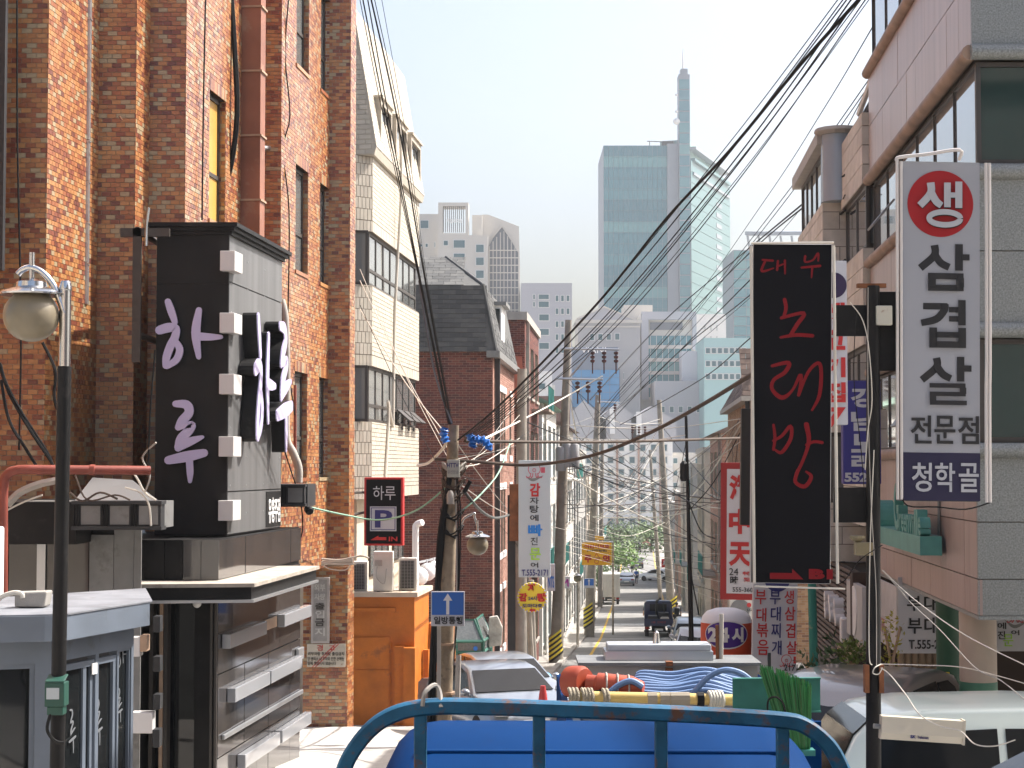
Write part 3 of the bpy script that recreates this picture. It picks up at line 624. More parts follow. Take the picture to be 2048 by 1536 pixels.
# ---------------------------------------------------------------- cream tiled building with ribbon windows
cb = T('tiled_building', 'cream tiled building with ribbon windows and slanted top storey', 'building', (-3.6, 44, G(44)))
A = Vector((-3.22, 41.2, 0)); LN = 7.3
fs = Fr(A, UL, NL); cx = Vector((-.42, -.35, 0)); ch = A + cx                   # chamfer towards the viewer
fc = Fr(ch, A - ch, Vector((.64, -.77, 0))); CW = (A - ch).length
fn = Fr(ch + Vector((-2.4, 0, 0)), X, -Y)
for (z0, z1) in ((-.72, 1.05), (2.33, 4.18), (5.42, 7.15)):
    mb = MB(); top = [(ch + Vector((-2.4, .0, z0))), ch + Z * z0, A + Z * z0, A + UL * LN + Z * z0, A + UL * LN + Vector((-3, 0, z0)), ch + Vector((-2.4, 6, z0))]
    mb.prism(top, (0, 0, z1 - z0)); cb.part('wall', mb, M_CMORT)
    for f, U, n, nm in ((fs, LN, 130, 'tile'), (fc, CW, 0, 'tile'), (fn, 2.4, 60, 'tile')):
        ff = Fr(f.p(0, z0 + .26), f.u, f.n)
        tiles(cb, ff, U, z1 - z0 - .27, .34 if f is fs else .105, .098 if f is fs else .26, .014, .014, M_CREAM, nm, single_max=n if z0 < 3 else 0)
        ff = Fr(f.p(0, z0), f.u, f.n); tiles(cb, ff, U, .25, .1, .25, .012, .016, M_CREAM, 'tile', stack=True)
for (z0, z1) in ((1.05, 2.33), (4.18, 5.42)):
    ff = Fr(fs.p(0, 0, -.12), UL, NL)
    window(cb, ff, .02, z0, LN - .05, z1, M_WIN, M_GLASSG, d=0, bar=.07, mull=[i / 7 for i in range(1, 7)], trans=(.3,))
    window(cb, Fr(fn.p(0, 0, -.15), X, -Y), 0, z0, 2.75, z1, M_WIN, M_GLASSG, d=0, bar=.06, name='window')
    mb = MB(); mb.obox(A + Vector((-2.6, .4, z0)), UL * LN * .98, Vector((2.2, 0, 0)), Z * (z1 - z0)); cb.part('room', mb, M_DARKGREY)
# top-hung lights standing open on the lower ribbon
for u in (3.9, 5.0, 6.0):
    a = fs.p(u, 1.43, -.05); mb = MB(); mb.obox(a, UL * .8, NL * .32 + Z * -.28, Z * .03 + NL * .02); cb.part('open_light', mb, M_WIN)
for u in (4.3, 5.4, 6.2): mb = MB(); fs.slab(mb, u, .95, u + .22, 1.05, -.02, .03); cb.part('vent', mb, M_DARKGREY)
# slanted top storey: a tiled mansard with box dormers
zt, zb2, inn = 10.6, 7.15, .42
b0, b1 = fs.p(.0, 7.3, .06), fs.p(LN, 7.3, .06); t0, t1 = fs.p(-.2, zt, -inn), fs.p(LN, zt, -inn)
mb = MB(); mb.prism([fs.p(-.3, 7.15, .1), fs.p(-.3, 7.32, .14), fs.p(-.3, zt, -inn), fs.p(-.3, zt, -3.4), fs.p(-.3, 7.15, -3.4)], UL * (LN + .3)); cb.part('mansard', mb, M_CREAM)
sl = Fr(fs.p(-.3, 7.34, .14), UL, (NL * (zt - 7.32) + Z * (inn + .14)).normalized(), Vector((fs.p(0, zt, -inn) - fs.p(0, 7.32, .14))))
hl = math.hypot(zt - 7.32, inn + .14)
tiles(cb, sl, LN + .3, hl, .34, .098, .014, .014, M_CREAM, 'tile')
en = Fr(fs.p(-.3, 7.15, -3.4), NL, -UL)
for r_ in range(30): v_ = .02 + r_ * .115; tiles(cb, Fr(en.p(-.15 * (r_ % 2), v_), NL, -UL), 3.4 + .1 - max(0, v_ - .1) * (inn + .14) / 3.3 + .15 * (r_ % 2), .113, .3, .115, .016, .016, M_CREAM, 'tile')
mb = MB(); mb.obox(fs.p(-.34, zt, -3.4), UL * (LN + .38), NL * 2.5, Z * .07); cb.part('coping', mb, M_CMORT)
for u, dw in ((.6, 1.6), (2.85, 1.75), (5.3, 1.7)):
    mb = MB(); holed(mb, Fr(fs.p(0, 0, .1), UL, NL), u, 7.25, u + dw, 8.65, [(u + .1, 7.33, u + dw - .1, 8.52)], -.2, 0)
    mb.obox(fs.p(u, 7.25, -.9), UL * .1, NL * .8, Z * 1.4); mb.obox(fs.p(u + dw - .1, 7.25, -.9), UL * .1, NL * .8, Z * 1.4); mb.obox(fs.p(u - .03, 8.65, -.9), UL * (dw + .06), NL * 1.05, Z * .06)
    d = cb.part('dormer', mb, mat('weathered_tile', (.42, .37, .3), .7, var=.2)); window(cb, Fr(fs.p(0, 0, .04), UL, NL), u + .1, 7.33, u + dw - .1, 8.52, M_WIN, M_GLASSG, d=-.06, bar=.06, mull=(.33, .66), parent=d)
# ground storey
mb = MB(); mb.obox(A + Vector((-2.6, .3, G(44) - .6)), UL * 6.9, Vector((2.25, 0, 0)), Z * (-.72 - G(44) + .6)); cb.part('ground_floor_wall', mb, mat('cream_render', (.52, .45, .34), .8, var=.1))
f = Fr(A + Vector((-.35, .3, 0)), UL, NL); window(cb, f, 1.5, -2.6, 4.2, -.9, M_WIN, M_GLASSG, d=.01, bar=.06, mull=(.33, .66)); window(cb, f, 5.0, -2.4, 6.6, -.9, M_WIN, M_GLASSG, d=.01, bar=.06, mull=(.5,))
mb = MB(); mb.box(A + Vector((-2.3, .2, -1.35)), A + Vector((-.5, .29, -.74))); cb.part('rusty_panel', mb, M_RUST)
mb = MB(); pts = cr([fs.p(3.1, 8.7, .12), fs.p(3.25, 7, .16), fs.p(3.05, 4, .05), fs.p(2.8, 1.4, .05), fs.p(2.75, 1.0, .06), fs.p(2.4, 1.2, .06), fs.p(2.0, 1.6, .05), fs.p(2.1, 1.1, .05), fs.p(1.5, -.6, .06)], 5); mb.tube(pts, .035, 8); cb.part('drain_hose', mb, mat('pale_hose', (.55, .5, .42), .6), smooth=True)

# ---------------------------------------------------------------- orange shed and the things on it
M_ORANGE = mat('orange_paint', (.50, .145, .012), .5, var=.2, vscale=2.5, bump=.3, bscale=14, dirt=(.30, .1, .025), dscale=2.5, damt=.43)
od = T('orange_shed', 'orange painted shed with steel door below the cream tiled building', 'shed', (-2.8, 40.5, G(40)))
zt = -2.72; g = G(40) - .25; a = Vector((-3.55, 39.5, g)); wv = 1.42
mb = MB(); mb.obox(a, (wv, 0, 0), UL * 2.2, Z * (zt - .1 - g)); od.part('wall', mb, M_ORANGE)
mb = MB(); mb.obox(a + Vector((-.05, -.12, zt - .1 - g)), (wv + .12, 0, 0), UL * 2.4, Z * .1); od.part('roof_slab', mb, mat('dusty_roof', (.5, .42, .33), .8, var=.15))
mb = MB(); mb.obox(a + Vector((-.02, -.08, zt - .42 - g)), (wv * .72, 0, 0), (0, .08, 0), Z * .08); od.part('ledge', mb, M_ORANGE)
dr = None
mb = MB(); mb.box(a + Vector((.05, -.03, .25)), a + Vector((.9, .0, 2.2))); dr = od.part('door', mb, M_ORANGE)
for (z0, z1) in ((.28, 1.48), (1.5, 2.18)): mb = MB(); mb.box(a + Vector((.07, -.05, z0)), a + Vector((.87, -.03, z1))); od.part('door_panel', mb, M_ORANGE, parent=dr)
mb = MB(); [mb.tube([a + Vector((.9, -.05, z)), a + Vector((.9, -.05, z + .13))], .02, 8) for z in (.4, 1.2, 1.95)]; od.part('hinge', mb, M_ORANGE, parent=dr, kind='stuff')
mb = MB(); mb.box(a + Vector((1.0, -.2, 0)), a + Vector((1.2, 0, 2.0))); mb.box(a + Vector((1.2, -.32, 0)), a + Vector((1.45, 0, 1.98))); od.part('pilaster', mb, M_ORANGE)
mb = MB(); mb.obox(a + Vector((wv, .1, 0)) + UL * 2.1, (.35, 0, 0), UL * 2.2, Z * 2.3); mb.obox(a + Vector((wv + .03, 0, 0)) + UL * 1.1, (.12, 0, 0), UL * .18, Z * 1.8); od.part('annex', mb, M_ORANGE)
mb = MB(); mb.obox(a + Vector((wv + .3, 0, 1.05)) + UL * 1.9, (.1, 0, 0), UL * .9, Z * .12); od.part('barrier_arm', mb, mat('peach', (.55, .3, .17), .6))
for i in range(2): mb = MB(); mb.box(a + Vector((0.1 - i * .1, -.5 - i * .28, .0)), a + Vector((1.0, -.2 - i * .28, .2 - i * .1))); od.part('step', mb, M_CONC)
# outdoor air conditioner units
def ac(label, px0, px1, y0, y1, D, face, grp='air conditioners on the orange shed'):
    q0, q1 = P(px0, y1, D), P(px1, y0, D); W, Hh = q1.x - q0.x, q1.z - q0.z
    t = T('air_conditioner', label, 'air conditioner', ((q0.x + q1.x) / 2, D + .15, q0.z))
    mb = MB(); mb.box((q0.x, D, q0.z + .06), (q1.x, D + .34, q1.z)); t.part('case', mb, mat('ac_cream', (.58, .56, .5), .5, var=.08, dirt=(.4, .33, .25), dscale=3, damt=.33), bevel=.02)
    mb = MB(); mb.box((q0.x + .08, D + .02, q0.z), (q0.x + .14, D + .32, q0.z + .06)); mb.box((q1.x - .14, D + .02, q0.z), (q1.x - .08, D + .32, q0.z + .06)); t.part('feet', mb, M_WIN)
    if face == 'grille':
        mb = MB(); mb.box((q0.x + .04, D - .012, q0.z + .1), (q1.x - .06, D - .002, q1.z - .06)); g_ = t.part('grille', mb, M_BLACK)
        n = int(Hh / .04); mb = MB()
        for k in range(n): mb.box((q0.x + .04, D - .028, q0.z + .1 + k * (Hh - .16) / n), (q1.x - .06, D - .013, q0.z + .1 + k * (Hh - .16) / n + .012))
        for k in range(5): x = q0.x + .06 + k * (W - .14) / 4; mb.box((x, D - .034, q0.z + .1), (x + .012, D - .029, q1.z - .06))
        t.part('grille_bars', mb, M_GREYPAN, parent=g_, kind='stuff')
    elif face == 'fan':
        r = min(W * .42, Hh * .42); c = Vector((q0.x + W * .42, D, (q0.z + q1.z) / 2 + .02)); mb = MB(); mb.lathe([(r, 0), (r, .02), (r * .9, .02)], c, 24, -Y); fa = t.part('fan_ring', mb, M_GREYPAN); mb = MB(); mb.lathe([(r * .88, .004), (r * .88, .01)], c, 24, -Y); t.part('fan_well', mb, M_BLACK, parent=fa)
        mb = MB()
        for k in range(6):
            rr = r * .88 * (k + 1) / 6; mb.tube([c + Vector((rr * math.cos(q), -.025, rr * math.sin(q))) for q in [2 * math.pi * i / 20 for i in range(21)]], .005, 4, False)
        t.part('fan_guard', mb, M_GREYPAN, parent=fa, kind='stuff')
    else:
        mb = MB(); mb.box((q0.x + .04, D - .01, q0.z + Hh * .66), (q0.x + .2, D, q0.z + Hh * .8)); mb.tube(cr([(q0.x + .1, D - .03, q0.z + Hh * .7), (q0.x + .08, D - .05, q0.z + Hh * .4), (q0.x + .25, D - .05, q0.z + Hh * .25), (q0.x + .3, D - .04, q0.z + Hh * .6)], 5), .012, 5); t.part('service_pipe', mb, M_PVC)
    return t
ac('grey air conditioner with barred grille on the orange shed beside brick pier', 702, 735, 1123, 1188, 39.8, 'grille'); ac('tall cream air conditioner with service pipes on the orange shed', 746, 786, 1103, 1188, 39.55, 'pipe'); ac('cream air conditioner with dark coil side next to white vent pipe', 797, 834, 1116, 1186, 39.9, 'grille')
mb = MB(); mb.tube(cr([P(831, 1180, 41), P(831, 1070, 41), P(833, 1050, 41), P(845, 1045, 40.9)], 6), .075, 12); single('vent_pipe', 'white elbow vent pipe rising behind the air conditioners', 'pipe', mb, M_WPAINT, True)
for i, (x, y, r, D) in enumerate(((838, 1153, 19, 42), (854, 1144, 18, 43.5), (868, 1138, 16.5, 45), (881, 1133, 15, 46.5), (891, 1129, 13, 48))):
    mb = MB(); mb.ball(P(x, y, D), r * D / F, 20, 14); mb.tube([P(x, y - r, D), P(x, y - r - 6, D)], .015, 5); single('globe_lamp', 'round white globe lamp in a row behind the utility pole', 'lamp', mb, mat('white_globe', (.8, .8, .82), .4), True, group='globe lamps in a row')
mb = MB(); mb.tube([P(825, 1128, 41), P(905, 1108, 50)], .03, 6); single('lamp_rail', 'thin grey rail carrying the row of white globe lamps', 'rail', mb, M_ALU)

# ---------------------------------------------------------------- parking sign and wall notices
def board(name, label, cat, px0, py0, px1, py1, D, m, thick=.2, edge=None, yaw=0, roll=0, group=None, pole=True, face_m=None, ew=.012):
    pf = Px((px0 + px1) / 2, (py0 + py1) / 2, D, yaw, roll)
    t = T(name, label, cat, P((px0 + px1) / 2, py1, D), group=group)
    mb = MB(); pf.slab(mb, px0, py0, px1, py1, -thick, 0); t.part('case', mb, edge or m, bevel=.012)
    mb = MB(); e = ew / pf.k; pf.slab(mb, px0 + e, py0 + e, px1 - e, py1 - e, .001, .006); t.part('face', mb, face_m or m)
    t.pf = pf; return t
M_SBLK = mat('sign_black', (.008, .008, .010), .5, spec=.12); M_SWHT = mat('sign_white', (.52, .52, .55), .5); M_SRED = mat('sign_red', (.50, .025, .025), .45)
ps = board('parking_sign', 'black and red parking sign with blue P hanging beside brick pier', 'sign', 728, 955, 806, 1091, 38.9, M_SBLK, .3, M_SRED, yaw=R(-3), ew=.045)
ptext(ps, '하루', ps.pf, 746, 972, 791, 1000, M_SWHT, d=.008, bold=.0)
mb = MB(); ps.pf.slab(mb, 740, 1013, 793, 1062, .007, .011); ps.part('panel', mb, M_SWHT); mb = MB(); [ps.pf.slab(mb, *q, .0115, .014) for q in ((742, 1015, 791, 1016.5), (742, 1058.5, 791, 1060), (742, 1016.5, 743.5, 1058.5), (789.5, 1016.5, 791, 1058.5))]; ps.part('panel_border', mb, M_NAVY)
ptext(ps, 'P', ps.pf, 750, 1020, 785, 1055, M_NAVY, d=.0145, bold=.03)
mb = MB(); pf = ps.pf; mb.prism([pf.p(x, y, .008) for x, y in ((742, 1079), (757, 1071), (757, 1074), (773, 1074), (773, 1080), (742, 1080))], pf.n * .006); ps.part('arrow', mb, M_SRED)
ptext(ps, 'IN', pf, 778, 1073, 795, 1082, M_SRED, d=.008, bold=.02)
mb = MB(); mb.tube([P(703, 1030, 38.3), P(728, 1025, 39)], .03, 6); mb.tube([P(703, 985, 38.3), P(728, 985, 39)], .03, 6); ps.part('bracket', mb, M_WIN)
ns = board('wall_sign', 'narrow upright grey sign of carved letters on the brick pier', 'sign', 622, 1155, 659, 1286, 37.25, mat('sign_grey', (.42, .38, .35), .7, var=.15), .06, face_m=mat('sign_stone', (.30, .28, .26), .7, var=.2), ew=.05)
for body, x0, x1, y0, y1, m in (('외부', 629, 650, 1168, 1182, M_WPAINT), ('차량', 629, 650, 1187, 1200, M_WPAINT), ('출', 630, 649, 1206, 1219, M_INK), ('입', 631, 649, 1221, 1236, M_WPAINT), ('금', 630, 649, 1237, 1252, M_INK), ('지', 630, 650, 1255, 1271, M_WPAINT)): ptext(ns, body, ns.pf, x0, y0, x1, y1, mat('faint_ink', (.07, .06, .05), .7) if m == M_INK else mat('faint_white', (.5, .48, .44), .7), d=.008, bold=.02)
nt_ = board('warning_notice', 'torn cream warning notice pasted on the brick pier', 'notice', 614, 1288, 691, 1334, 37.28, mat('old_paper', (.52, .47, .38), .85, var=.15, dirt=(.3, .16, .08), dscale=5, damt=.36), .02, ew=.002)
ptext(nt_, '경  고', nt_.pf, 634, 1290, 670, 1302, M_SRED, d=.008)
for y, b in ((1304, '외부차량 주차및 출입금지'), (1314, '당 관리소 내 주차로 인한 손해는'), (1323, '일체 책임지지 않습니다')): ptext(nt_, b, nt_.pf, 616, y, 688 if y != 1323 else 672, y + 7, M_INK, d=.008)
mb = MB(); [mb.obox(nt_.pf.p(640 + o, 1334, .012), nt_.pf.u * 46 + nt_.pf.v * 46, nt_.pf.u * 2, nt_.pf.n * .003) for o in (-16, -10)]; nt_.part('stripe', mb, M_SRED)
for i, (ps_, r) in enumerate((([(604, 1128), (630, 1130), (660, 1124), (706, 1122)], .05), ([(606, 1121), (640, 1118), (680, 1120), (720, 1112), (738, 1116)], .02), ([(612, 1132), (640, 1126), (668, 1128), (712, 1128)], .02), ([(640, 1127), (660, 1138), (690, 1140), (700, 1130)], .012))):
    mb = MB(); mb.tube(cr([P(x, y, 36.9 - i * .02) for x, y in ps_], 5), r, 8); single('conduit', 'pale conduit strapped across the brick pier above the upright sign', 'conduit', mb, mat('pale_pipe', (.5, .46, .4), .7), True, group='conduits on the brick pier')
# ---------------------------------------------------------------- utility poles
def upole(label, px_top, ytop, px_bot, D, r0, r1, m=M_POLEC, arms=(), stripe=None, extra=None):
    top = P(px_top, ytop, D); g = G(D); bx = P(px_bot, 1300, D).x
    t = T('utility_pole', label, 'utility pole', (bx, D, g)); H = top.z - g
    at = lambda h: Vector((bx + (top.x - bx) * h / H, D, g + h))
    mb = MB(); mb.tube([at(0) - Z * .3, at(H * .5), at(H)], [r1, (r0 + r1) / 2, r0], 16); t.part('shaft', mb, m, smooth=True)
    for (y, x0, x1, ins) in arms:
        q0, q1 = P(x0, y, D - .15), P(x1, y + 2, D - .15); mb = MB(); mb.tube([q0, q1], .05, 6); o = t.part('crossarm', mb, M_ALU)
        for x in ins:
            q = P(x, y + 3, D - .15); mb = MB()
            for k in range(3): mb.lathe([(.03, 0), (.1, -.04), (.09, -.12), (.03, -.15)], q - Z * (.16 * k + .05), 10)
            mb.tube([q - Z * .5, q - Z * .95], .03, 6); t.part('insulator', mb, mat('insulator_brown', (.08, .03, .03), .25), parent=o, smooth=True)
    if stripe:
        k = 10; z0, z1 = stripe
        for i in range(k):
            mb = MB(); rr = r1 + .02; a0 = z0 + (z1 - z0) * i / k; dz = (z1 - z0) / k
            pts = [at(0) + Vector((rr * math.cos(q), rr * math.sin(q), a0 + .28 * math.sin(q + 1.57) * 0 + .22 * (math.cos(q)))) for q in [math.pi + math.pi * j / 10 for j in range(11)]]
            mb.loft([pts, [p + Z * dz for p in pts]], cap=False, close=False); t.part('warning_band', mb, M_YSIGN if i % 2 else M_INK)
    t.at = at; return t
pole1 = upole('weathered concrete utility pole wrapped in black cables with one-way sign', 907, 850, 884, 33, .10, .165, m=mat('old_brown_pole', (.27, .21, .145), .9, var=.3, vscale=5, bump=.4, bscale=25, dirt=(.12, .095, .07), dscale=4, damt=.44))
for i in range(5):
    a = 2.6 + i * .45; dx = -.17 - .03 * math.sin(i * 2)
    mb = MB(); mb.tube(cr([pole1.at(.1) + Vector((dx - .05 * (i % 3), -.12 + .03 * i, 0)), pole1.at(2.2) + Vector((dx - .03 * (i % 2), -.15, 0)), pole1.at(4.0) + Vector((-.1 - .02 * i, -.13, 0)), pole1.at(5.2) + Vector((-.05 + .03 * i, -.12, 0))], 6), .03 + .012 * (i % 2), 7); pole1.part('cable_run', mb, M_WIRE, smooth=True)
for i in range(3):
    mb = MB(); mb.tube(cr([pole1.at(1.5) + Vector((.16, -.12, 0)), pole1.at(3) + Vector((.17 + .02 * i, -.12, 0)), pole1.at(4.4) + Vector((.1 + .04 * i, -.13, 0)), pole1.at(5.15) + Vector((.06, -.12, 0))], 6), .016, 6); pole1.part('cable_run', mb, M_WIRE if i else M_PVC, smooth=True)
for h, w_ in ((4.75, .12), (4.55, .1), (4.95, .14), (3.9, .13), (5.05, .1), (4.2, .1)):
    mb = MB(); c = pole1.at(h)
    for k in range(3): mb.tube([c + Vector(((.16 + .03 * k) * math.cos(q) + .02 * k, (.15 + .02 * k) * math.sin(q), .09 * math.sin(q * 2 + k) + .03 * k)) for q in [2 * math.pi * i / 14 for i in range(15)]], .014 + .006 * (k % 2), 5, False)
    pole1.part('cable_loop', mb, (M_WIRE, M_PVC, M_WIRE, M_WIREB)[int(h * 20) % 4], kind='stuff')
mb = MB(); q = P(906, 937, 32.8); mb.box(q - Vector((.11, 0, .16)), q + Vector((.12, .12, .16))); bx = pole1.part('junction_box', mb, mat('pale_box', (.5, .5, .44), .5, var=.1, dirt=(.3, .25, .2), dscale=6, damt=.36), bevel=.01)
pf = Px(906, 937, 32.79); o = ptext(pole1, 'HTTV', pf, 894, 926, 917, 935, M_NAVY, parent=bx, bold=.02); o = ptext(pole1, '유선방송', pf, 895, 940, 917, 948, mat('faded_ink', (.2, .2, .2), .6), parent=bx)
mb = MB(); q = P(901, 995, 32.8); mb.lathe([(.07, -.12), (.07, .06), (.04, .12), (.0, .13)], q, 10); pole1.part('meter', mb, M_PVC, smooth=True)
mb = MB(); mb.tube([P(928, 985, 32.7), P(941, 962, 32.7)], .04, 8); pole1.part('splice_case', mb, M_WIRE)
mb = MB(); pf = Px(895, 1218, 32.6); pf.slab(mb, 874, 1250, 882, 1420, -.05, -.02); mb.tube([P(917, 1310, 32.7), P(914, 1420, 32.6)], .05, 8); pole1.part('guard_pipe', mb, M_PVC, smooth=True)
for y in (1290, 1388): mb = MB(); c = P(892, y, 33); mb.lathe([(.185, 0), (.185, .04)], (c.x, 33, c.z), 14); pole1.part('strap', mb, M_TAN)
M_BAG = mat('blue_plastic_bag', (.02, .16, .55), .35)
for ps in ([(890, 855), (887, 868), (892, 885)], [(938, 868), (946, 885), (944, 895)], [(950, 880), (965, 880), (977, 892), (976, 900)]):
    mb = MB(); n = len(ps); pts = cr([P(x, y, 32.7) for x, y in ps], 4); mb.tube(pts, [.05 + .045 * math.sin(1 + i * 1.7) ** 2 for i in range(len(pts))], 7); single('plastic_bag', 'torn blue plastic bag caught on the cables at the pole top', 'plastic bag', mb, M_BAG, group='blue bags on the pole')
# one-way sign on it
def oneway(label, x0, y0, x1, y1, D, words=True):
    t = board('traffic_sign', label, 'traffic sign', x0, y0, x1, y1, D, M_SWHT, .03, ew=.01); pf = t.pf; s_ = (x1 - x0) / 66
    mb = MB(); pf.slab(mb, x0 + 2 * s_, y0 + 2 * s_, x1 - 2 * s_, y0 + 46 * s_, .007, .010); t.part('blue_field', mb, M_BLUEP)
    mx = (x0 + x1) / 2; mb = MB(); mb.prism([pf.p(mx + x * s_, y0 + y * s_, .011) for x, y in ((-3, 45), (3, 45), (3, 18), (9, 18), (0, 4), (-9, 18), (-3, 18))], pf.n * .004); t.part('arrow', mb, M_WPAINT)
    if words: ptext(t, '일방통행', pf, x0 + 6 * s_, y1 - 19 * s_, x1 - 4 * s_, y1 - 4 * s_, M_INK, d=.008, bold=.02)
    mb = MB(); mb.tube([P(mx, y0 + 20 * s_, D) + Y * .03, P(mx, y0 + 20 * s_, D) + Y * .25], .02, 6); t.part('clamp', mb, M_ALU)
    return t
oneway('blue one-way arrow sign with Korean caption clamped to weathered pole', 862, 1183, 929, 1252, 32.55)
lamp(921, 34, 1040, 1090, 955, 'globe street lamp on a curved steel arm fixed to the weathered pole', 1.02, base=False)

# ---------------------------------------------------------------- dark brick house with slate mansard
mh = T('brick_house', 'dark brick house with grey slate mansard roof behind the utility pole', 'house', (-2.5, 57, G(57)))
D0, E0 = 54.0, Vector((.068, 1, 0)).normalized(); NE = Vector((1, -.068, 0)).normalized()
c = Vector((P(985, 700, D0).x, D0, 0)); ze = (935 - 700) / F * D0; W, LN = 6.5, 9.6; g = G(57) - .5
ff = Fr(c + Vector((-W, 0, g)), X, -Y); fs = Fr(c + Z * g, E0, NE); Hh = ze - g
wins = [(u, v, u + .85, v + 2.0) for u in (2.2, 3.3, 4.4) for v in (7.4 + .3, 4.3 + .3)] + [(u, 1.6, u + .9, 3.4) for u in (2.3, 4.1)] + [(7.2, v, 8.1, v + 2) for v in (7.7, 4.6)]
wins = [w_ for w_ in wins if w_[3] < Hh - .2]
mb = MB(); ff.slab(mb, 0, 0, W, Hh, -.3, 0); holed(mb, fs, 0, 0, LN, Hh, wins, -.3, 0); mh.part('wall', mb, M_MORT)
tiles(mh, Fr(ff.p(2.6, 2.2), X, -Y), W - 2.6, Hh - 2.2, .215, .073, .011, .012, M_DKBR, 'brick', single_max=150)
tiles(mh, fs, LN, Hh, .215, .073, .011, .012, M_PINKBR, 'brick', wins)
for w_ in wins:
    window(mh, fs, *w_, M_WIN, M_GLASS, d=-.2, bar=.06, trans=(.4,))
    for v in (w_[1] - .2, w_[3]): mb = MB(); fs.slab(mb, w_[0] - .1, v, w_[2] + .1, v + .2, -.1, .05); mh.part('stone_lintel', mb, M_WPAINT)
mb = MB(); fs.slab(mb, .55, 0, .72, Hh, .03, .18); mh.part('downpipe', mb, M_DARKGREY)
# mansard: two pitches, hipped
q = lambda x, y, z: c + Vector((x, y, z))
M_SLATE = mat('slate_shingle', (.085, .085, .082), .8, island=[(0, (.085, .086, .084)), (.35, (.068, .069, .068)), (.7, (.105, .105, .10))], var=.2, vscale=3)
zb, zm, zt = ze - .05, ze + 1.98, ze + 3.1
r0 = [q(.12, -.15, zb), q(.12 + .068 * LN, LN, zb), q(-W, LN, zb), q(-W, -.15, zb)]
r1 = [q(-.28, .25, zm), q(-.28 + .068 * LN, LN - .3, zm), q(-W, LN - .3, zm), q(-W, .25, zm)]
r2 = [q(-1.5, 2.6, zt), q(-1.5 + .3, LN - 2.5, zt), q(-W, LN - 2.5, zt), q(-W, 2.6, zt)]
mb = MB(); mb.loft([r0, r1, r2]); roof = mh.part('roof', mb, M_SLATE)
def shingle_face(a, b, t, s_, n1, tw, tt, th=mh, m=M_SLATE, par=None, nm='shingle', jit=.008):
    """courses of shingles on the face a-b (eaves) up to t"""
    u = (b - a); L_ = u.length; u.normalize(); v = (t - a); v = v - u * v.dot(u); hl = v.length; v.normalize(); n = u.cross(v); n = n if n.dot(s_) > 0 else -n
    f = Fr(a, u, n, v); tiles(th, f, L_, hl, tw, tt, .012, .022, m, nm, single_max=n1, parent=par, jit=jit)
shingle_face(r0[3] + X * 2.5, r0[0] - X * .3, r1[3] + X * 2.5, -Y + Z, 130, .36, .148, par=roof)
shingle_face(r1[3] + X * 2.5, r1[0] - X * .6, r2[3] + X * 2.5, -Y + Z, 0, .36, .26, par=roof, jit=.002)
shingle_face(r0[0] + E0 * .3, r0[1], r1[0] + E0 * .3, X + Z, 0, .36, .148, par=roof)
hip = MB(); hip.tube([r0[0], r1[0], r2[0]], .06, 6); mh.part('hip_cap', hip, M_SLATE, parent=roof)
mb = MB(); mb.prism([r0[0] + Vector((.1, -.1, -.18)), r0[1] + Vector((.1, 0, -.18)), r0[1] + Vector((-.3, 0, -.18)), r0[0] + Vector((-.3, -.1, -.18))], (0, 0, .2)); mh.part('eaves', mb, M_GREYPAN)
mb = MB(); mb.obox(q(-.05 + .3, 3.4, zb + .35), Vector((-.9, 0, 0)), E0 * 1.5, Z * 1.35); d = mh.part('dormer', mb, M_WPAINT); mb = MB(); mb.obox(q(-.75 + .3, 3.3, zb + 1.7), (.85, 0, 0), E0 * 1.8, Z * .12); mh.part('dormer_roof', mb, M_GREYPAN, parent=d)
mb = MB(); mb.box(q(-.66 + .3, 3.37, zb + .45), q(-.1 + .3, 3.4, zb + 1.6)); mh.part('pane', mb, M_GLASS, parent=d)
# glazed green entrance porch in front of it
gp = T('glass_porch', 'green framed glass porch with sloping glazed top below dark brick house', 'porch', (-1.2, 49.5, G(49)))
a, b = P(912, 1380, 49.5), P(966, 1380, 49.5); e = P(982, 1380, 51.2); g = G(50) - .1; a.z = b.z = e.z = 0
M_GFR = mat('green_frame', (.03, .12, .09), .5); M_GLS = mat('stippled_glass', (.13, .14, .14), .15, var=.2, vscale=20, spec=.7)
zA, zB, zC = -5.05, -4.75, -4.2
fr_ = MB()
for p0, p1 in ((a, b), (b, e)):
    for p in (p0, p1): fr_.tube([p + Z * g, p + Z * zB], .05, 4)
    for z in (zB, zA, zA - .6, zA - 1.1): fr_.tube([p0 + Z * z, p1 + Z * z], .045, 4)
    t0, t1 = p0 + Vector((-.2, .5, zC)), p1 + Vector((-.25, .5, zC)); fr_.tube([p0 + Z * zB, t0, t1, p1 + Z * zB], .04, 4)
    for z0, z1, m in ((zA, zB, M_GLS), (zA - .6, zA, M_GLASS), (zA - 1.1, zA - .6, M_GLS), (g, zA - 1.1, M_GLASS)):
        mb = MB(); mb.add([p0 + Z * z0, p1 + Z * z0, p1 + Z * z1, p0 + Z * z1, p0 + Z * z0 + Y * .02, p1 + Z * z0 + Y * .02, p1 + Z * z1 + Y * .02, p0 + Z * z1 + Y * .02], [(0, 1, 2, 3), (7, 6, 5, 4)]); gp.part('pane', mb, m)
    mb = MB(); mb.prism([p0 + Z * zB, p1 + Z * zB, t1, t0], (0, .02, .02)); gp.part('roof_pane', mb, M_GLS)
gp.part('frame', fr_, M_GFR)
mb = MB(); pf = Px(951, 1297, 49.4); mb.lathe([(.06, 0), (.06, .01)], pf.p(951, 1297), 14, -Y); gp.part('security_sticker', mb, M_BLUEP)
mb = MB(); mb.box(P(905, 1400, 52) , P(985, 1245, 53.8)); gp.part('porch_wall', mb, M_DARKGREY)
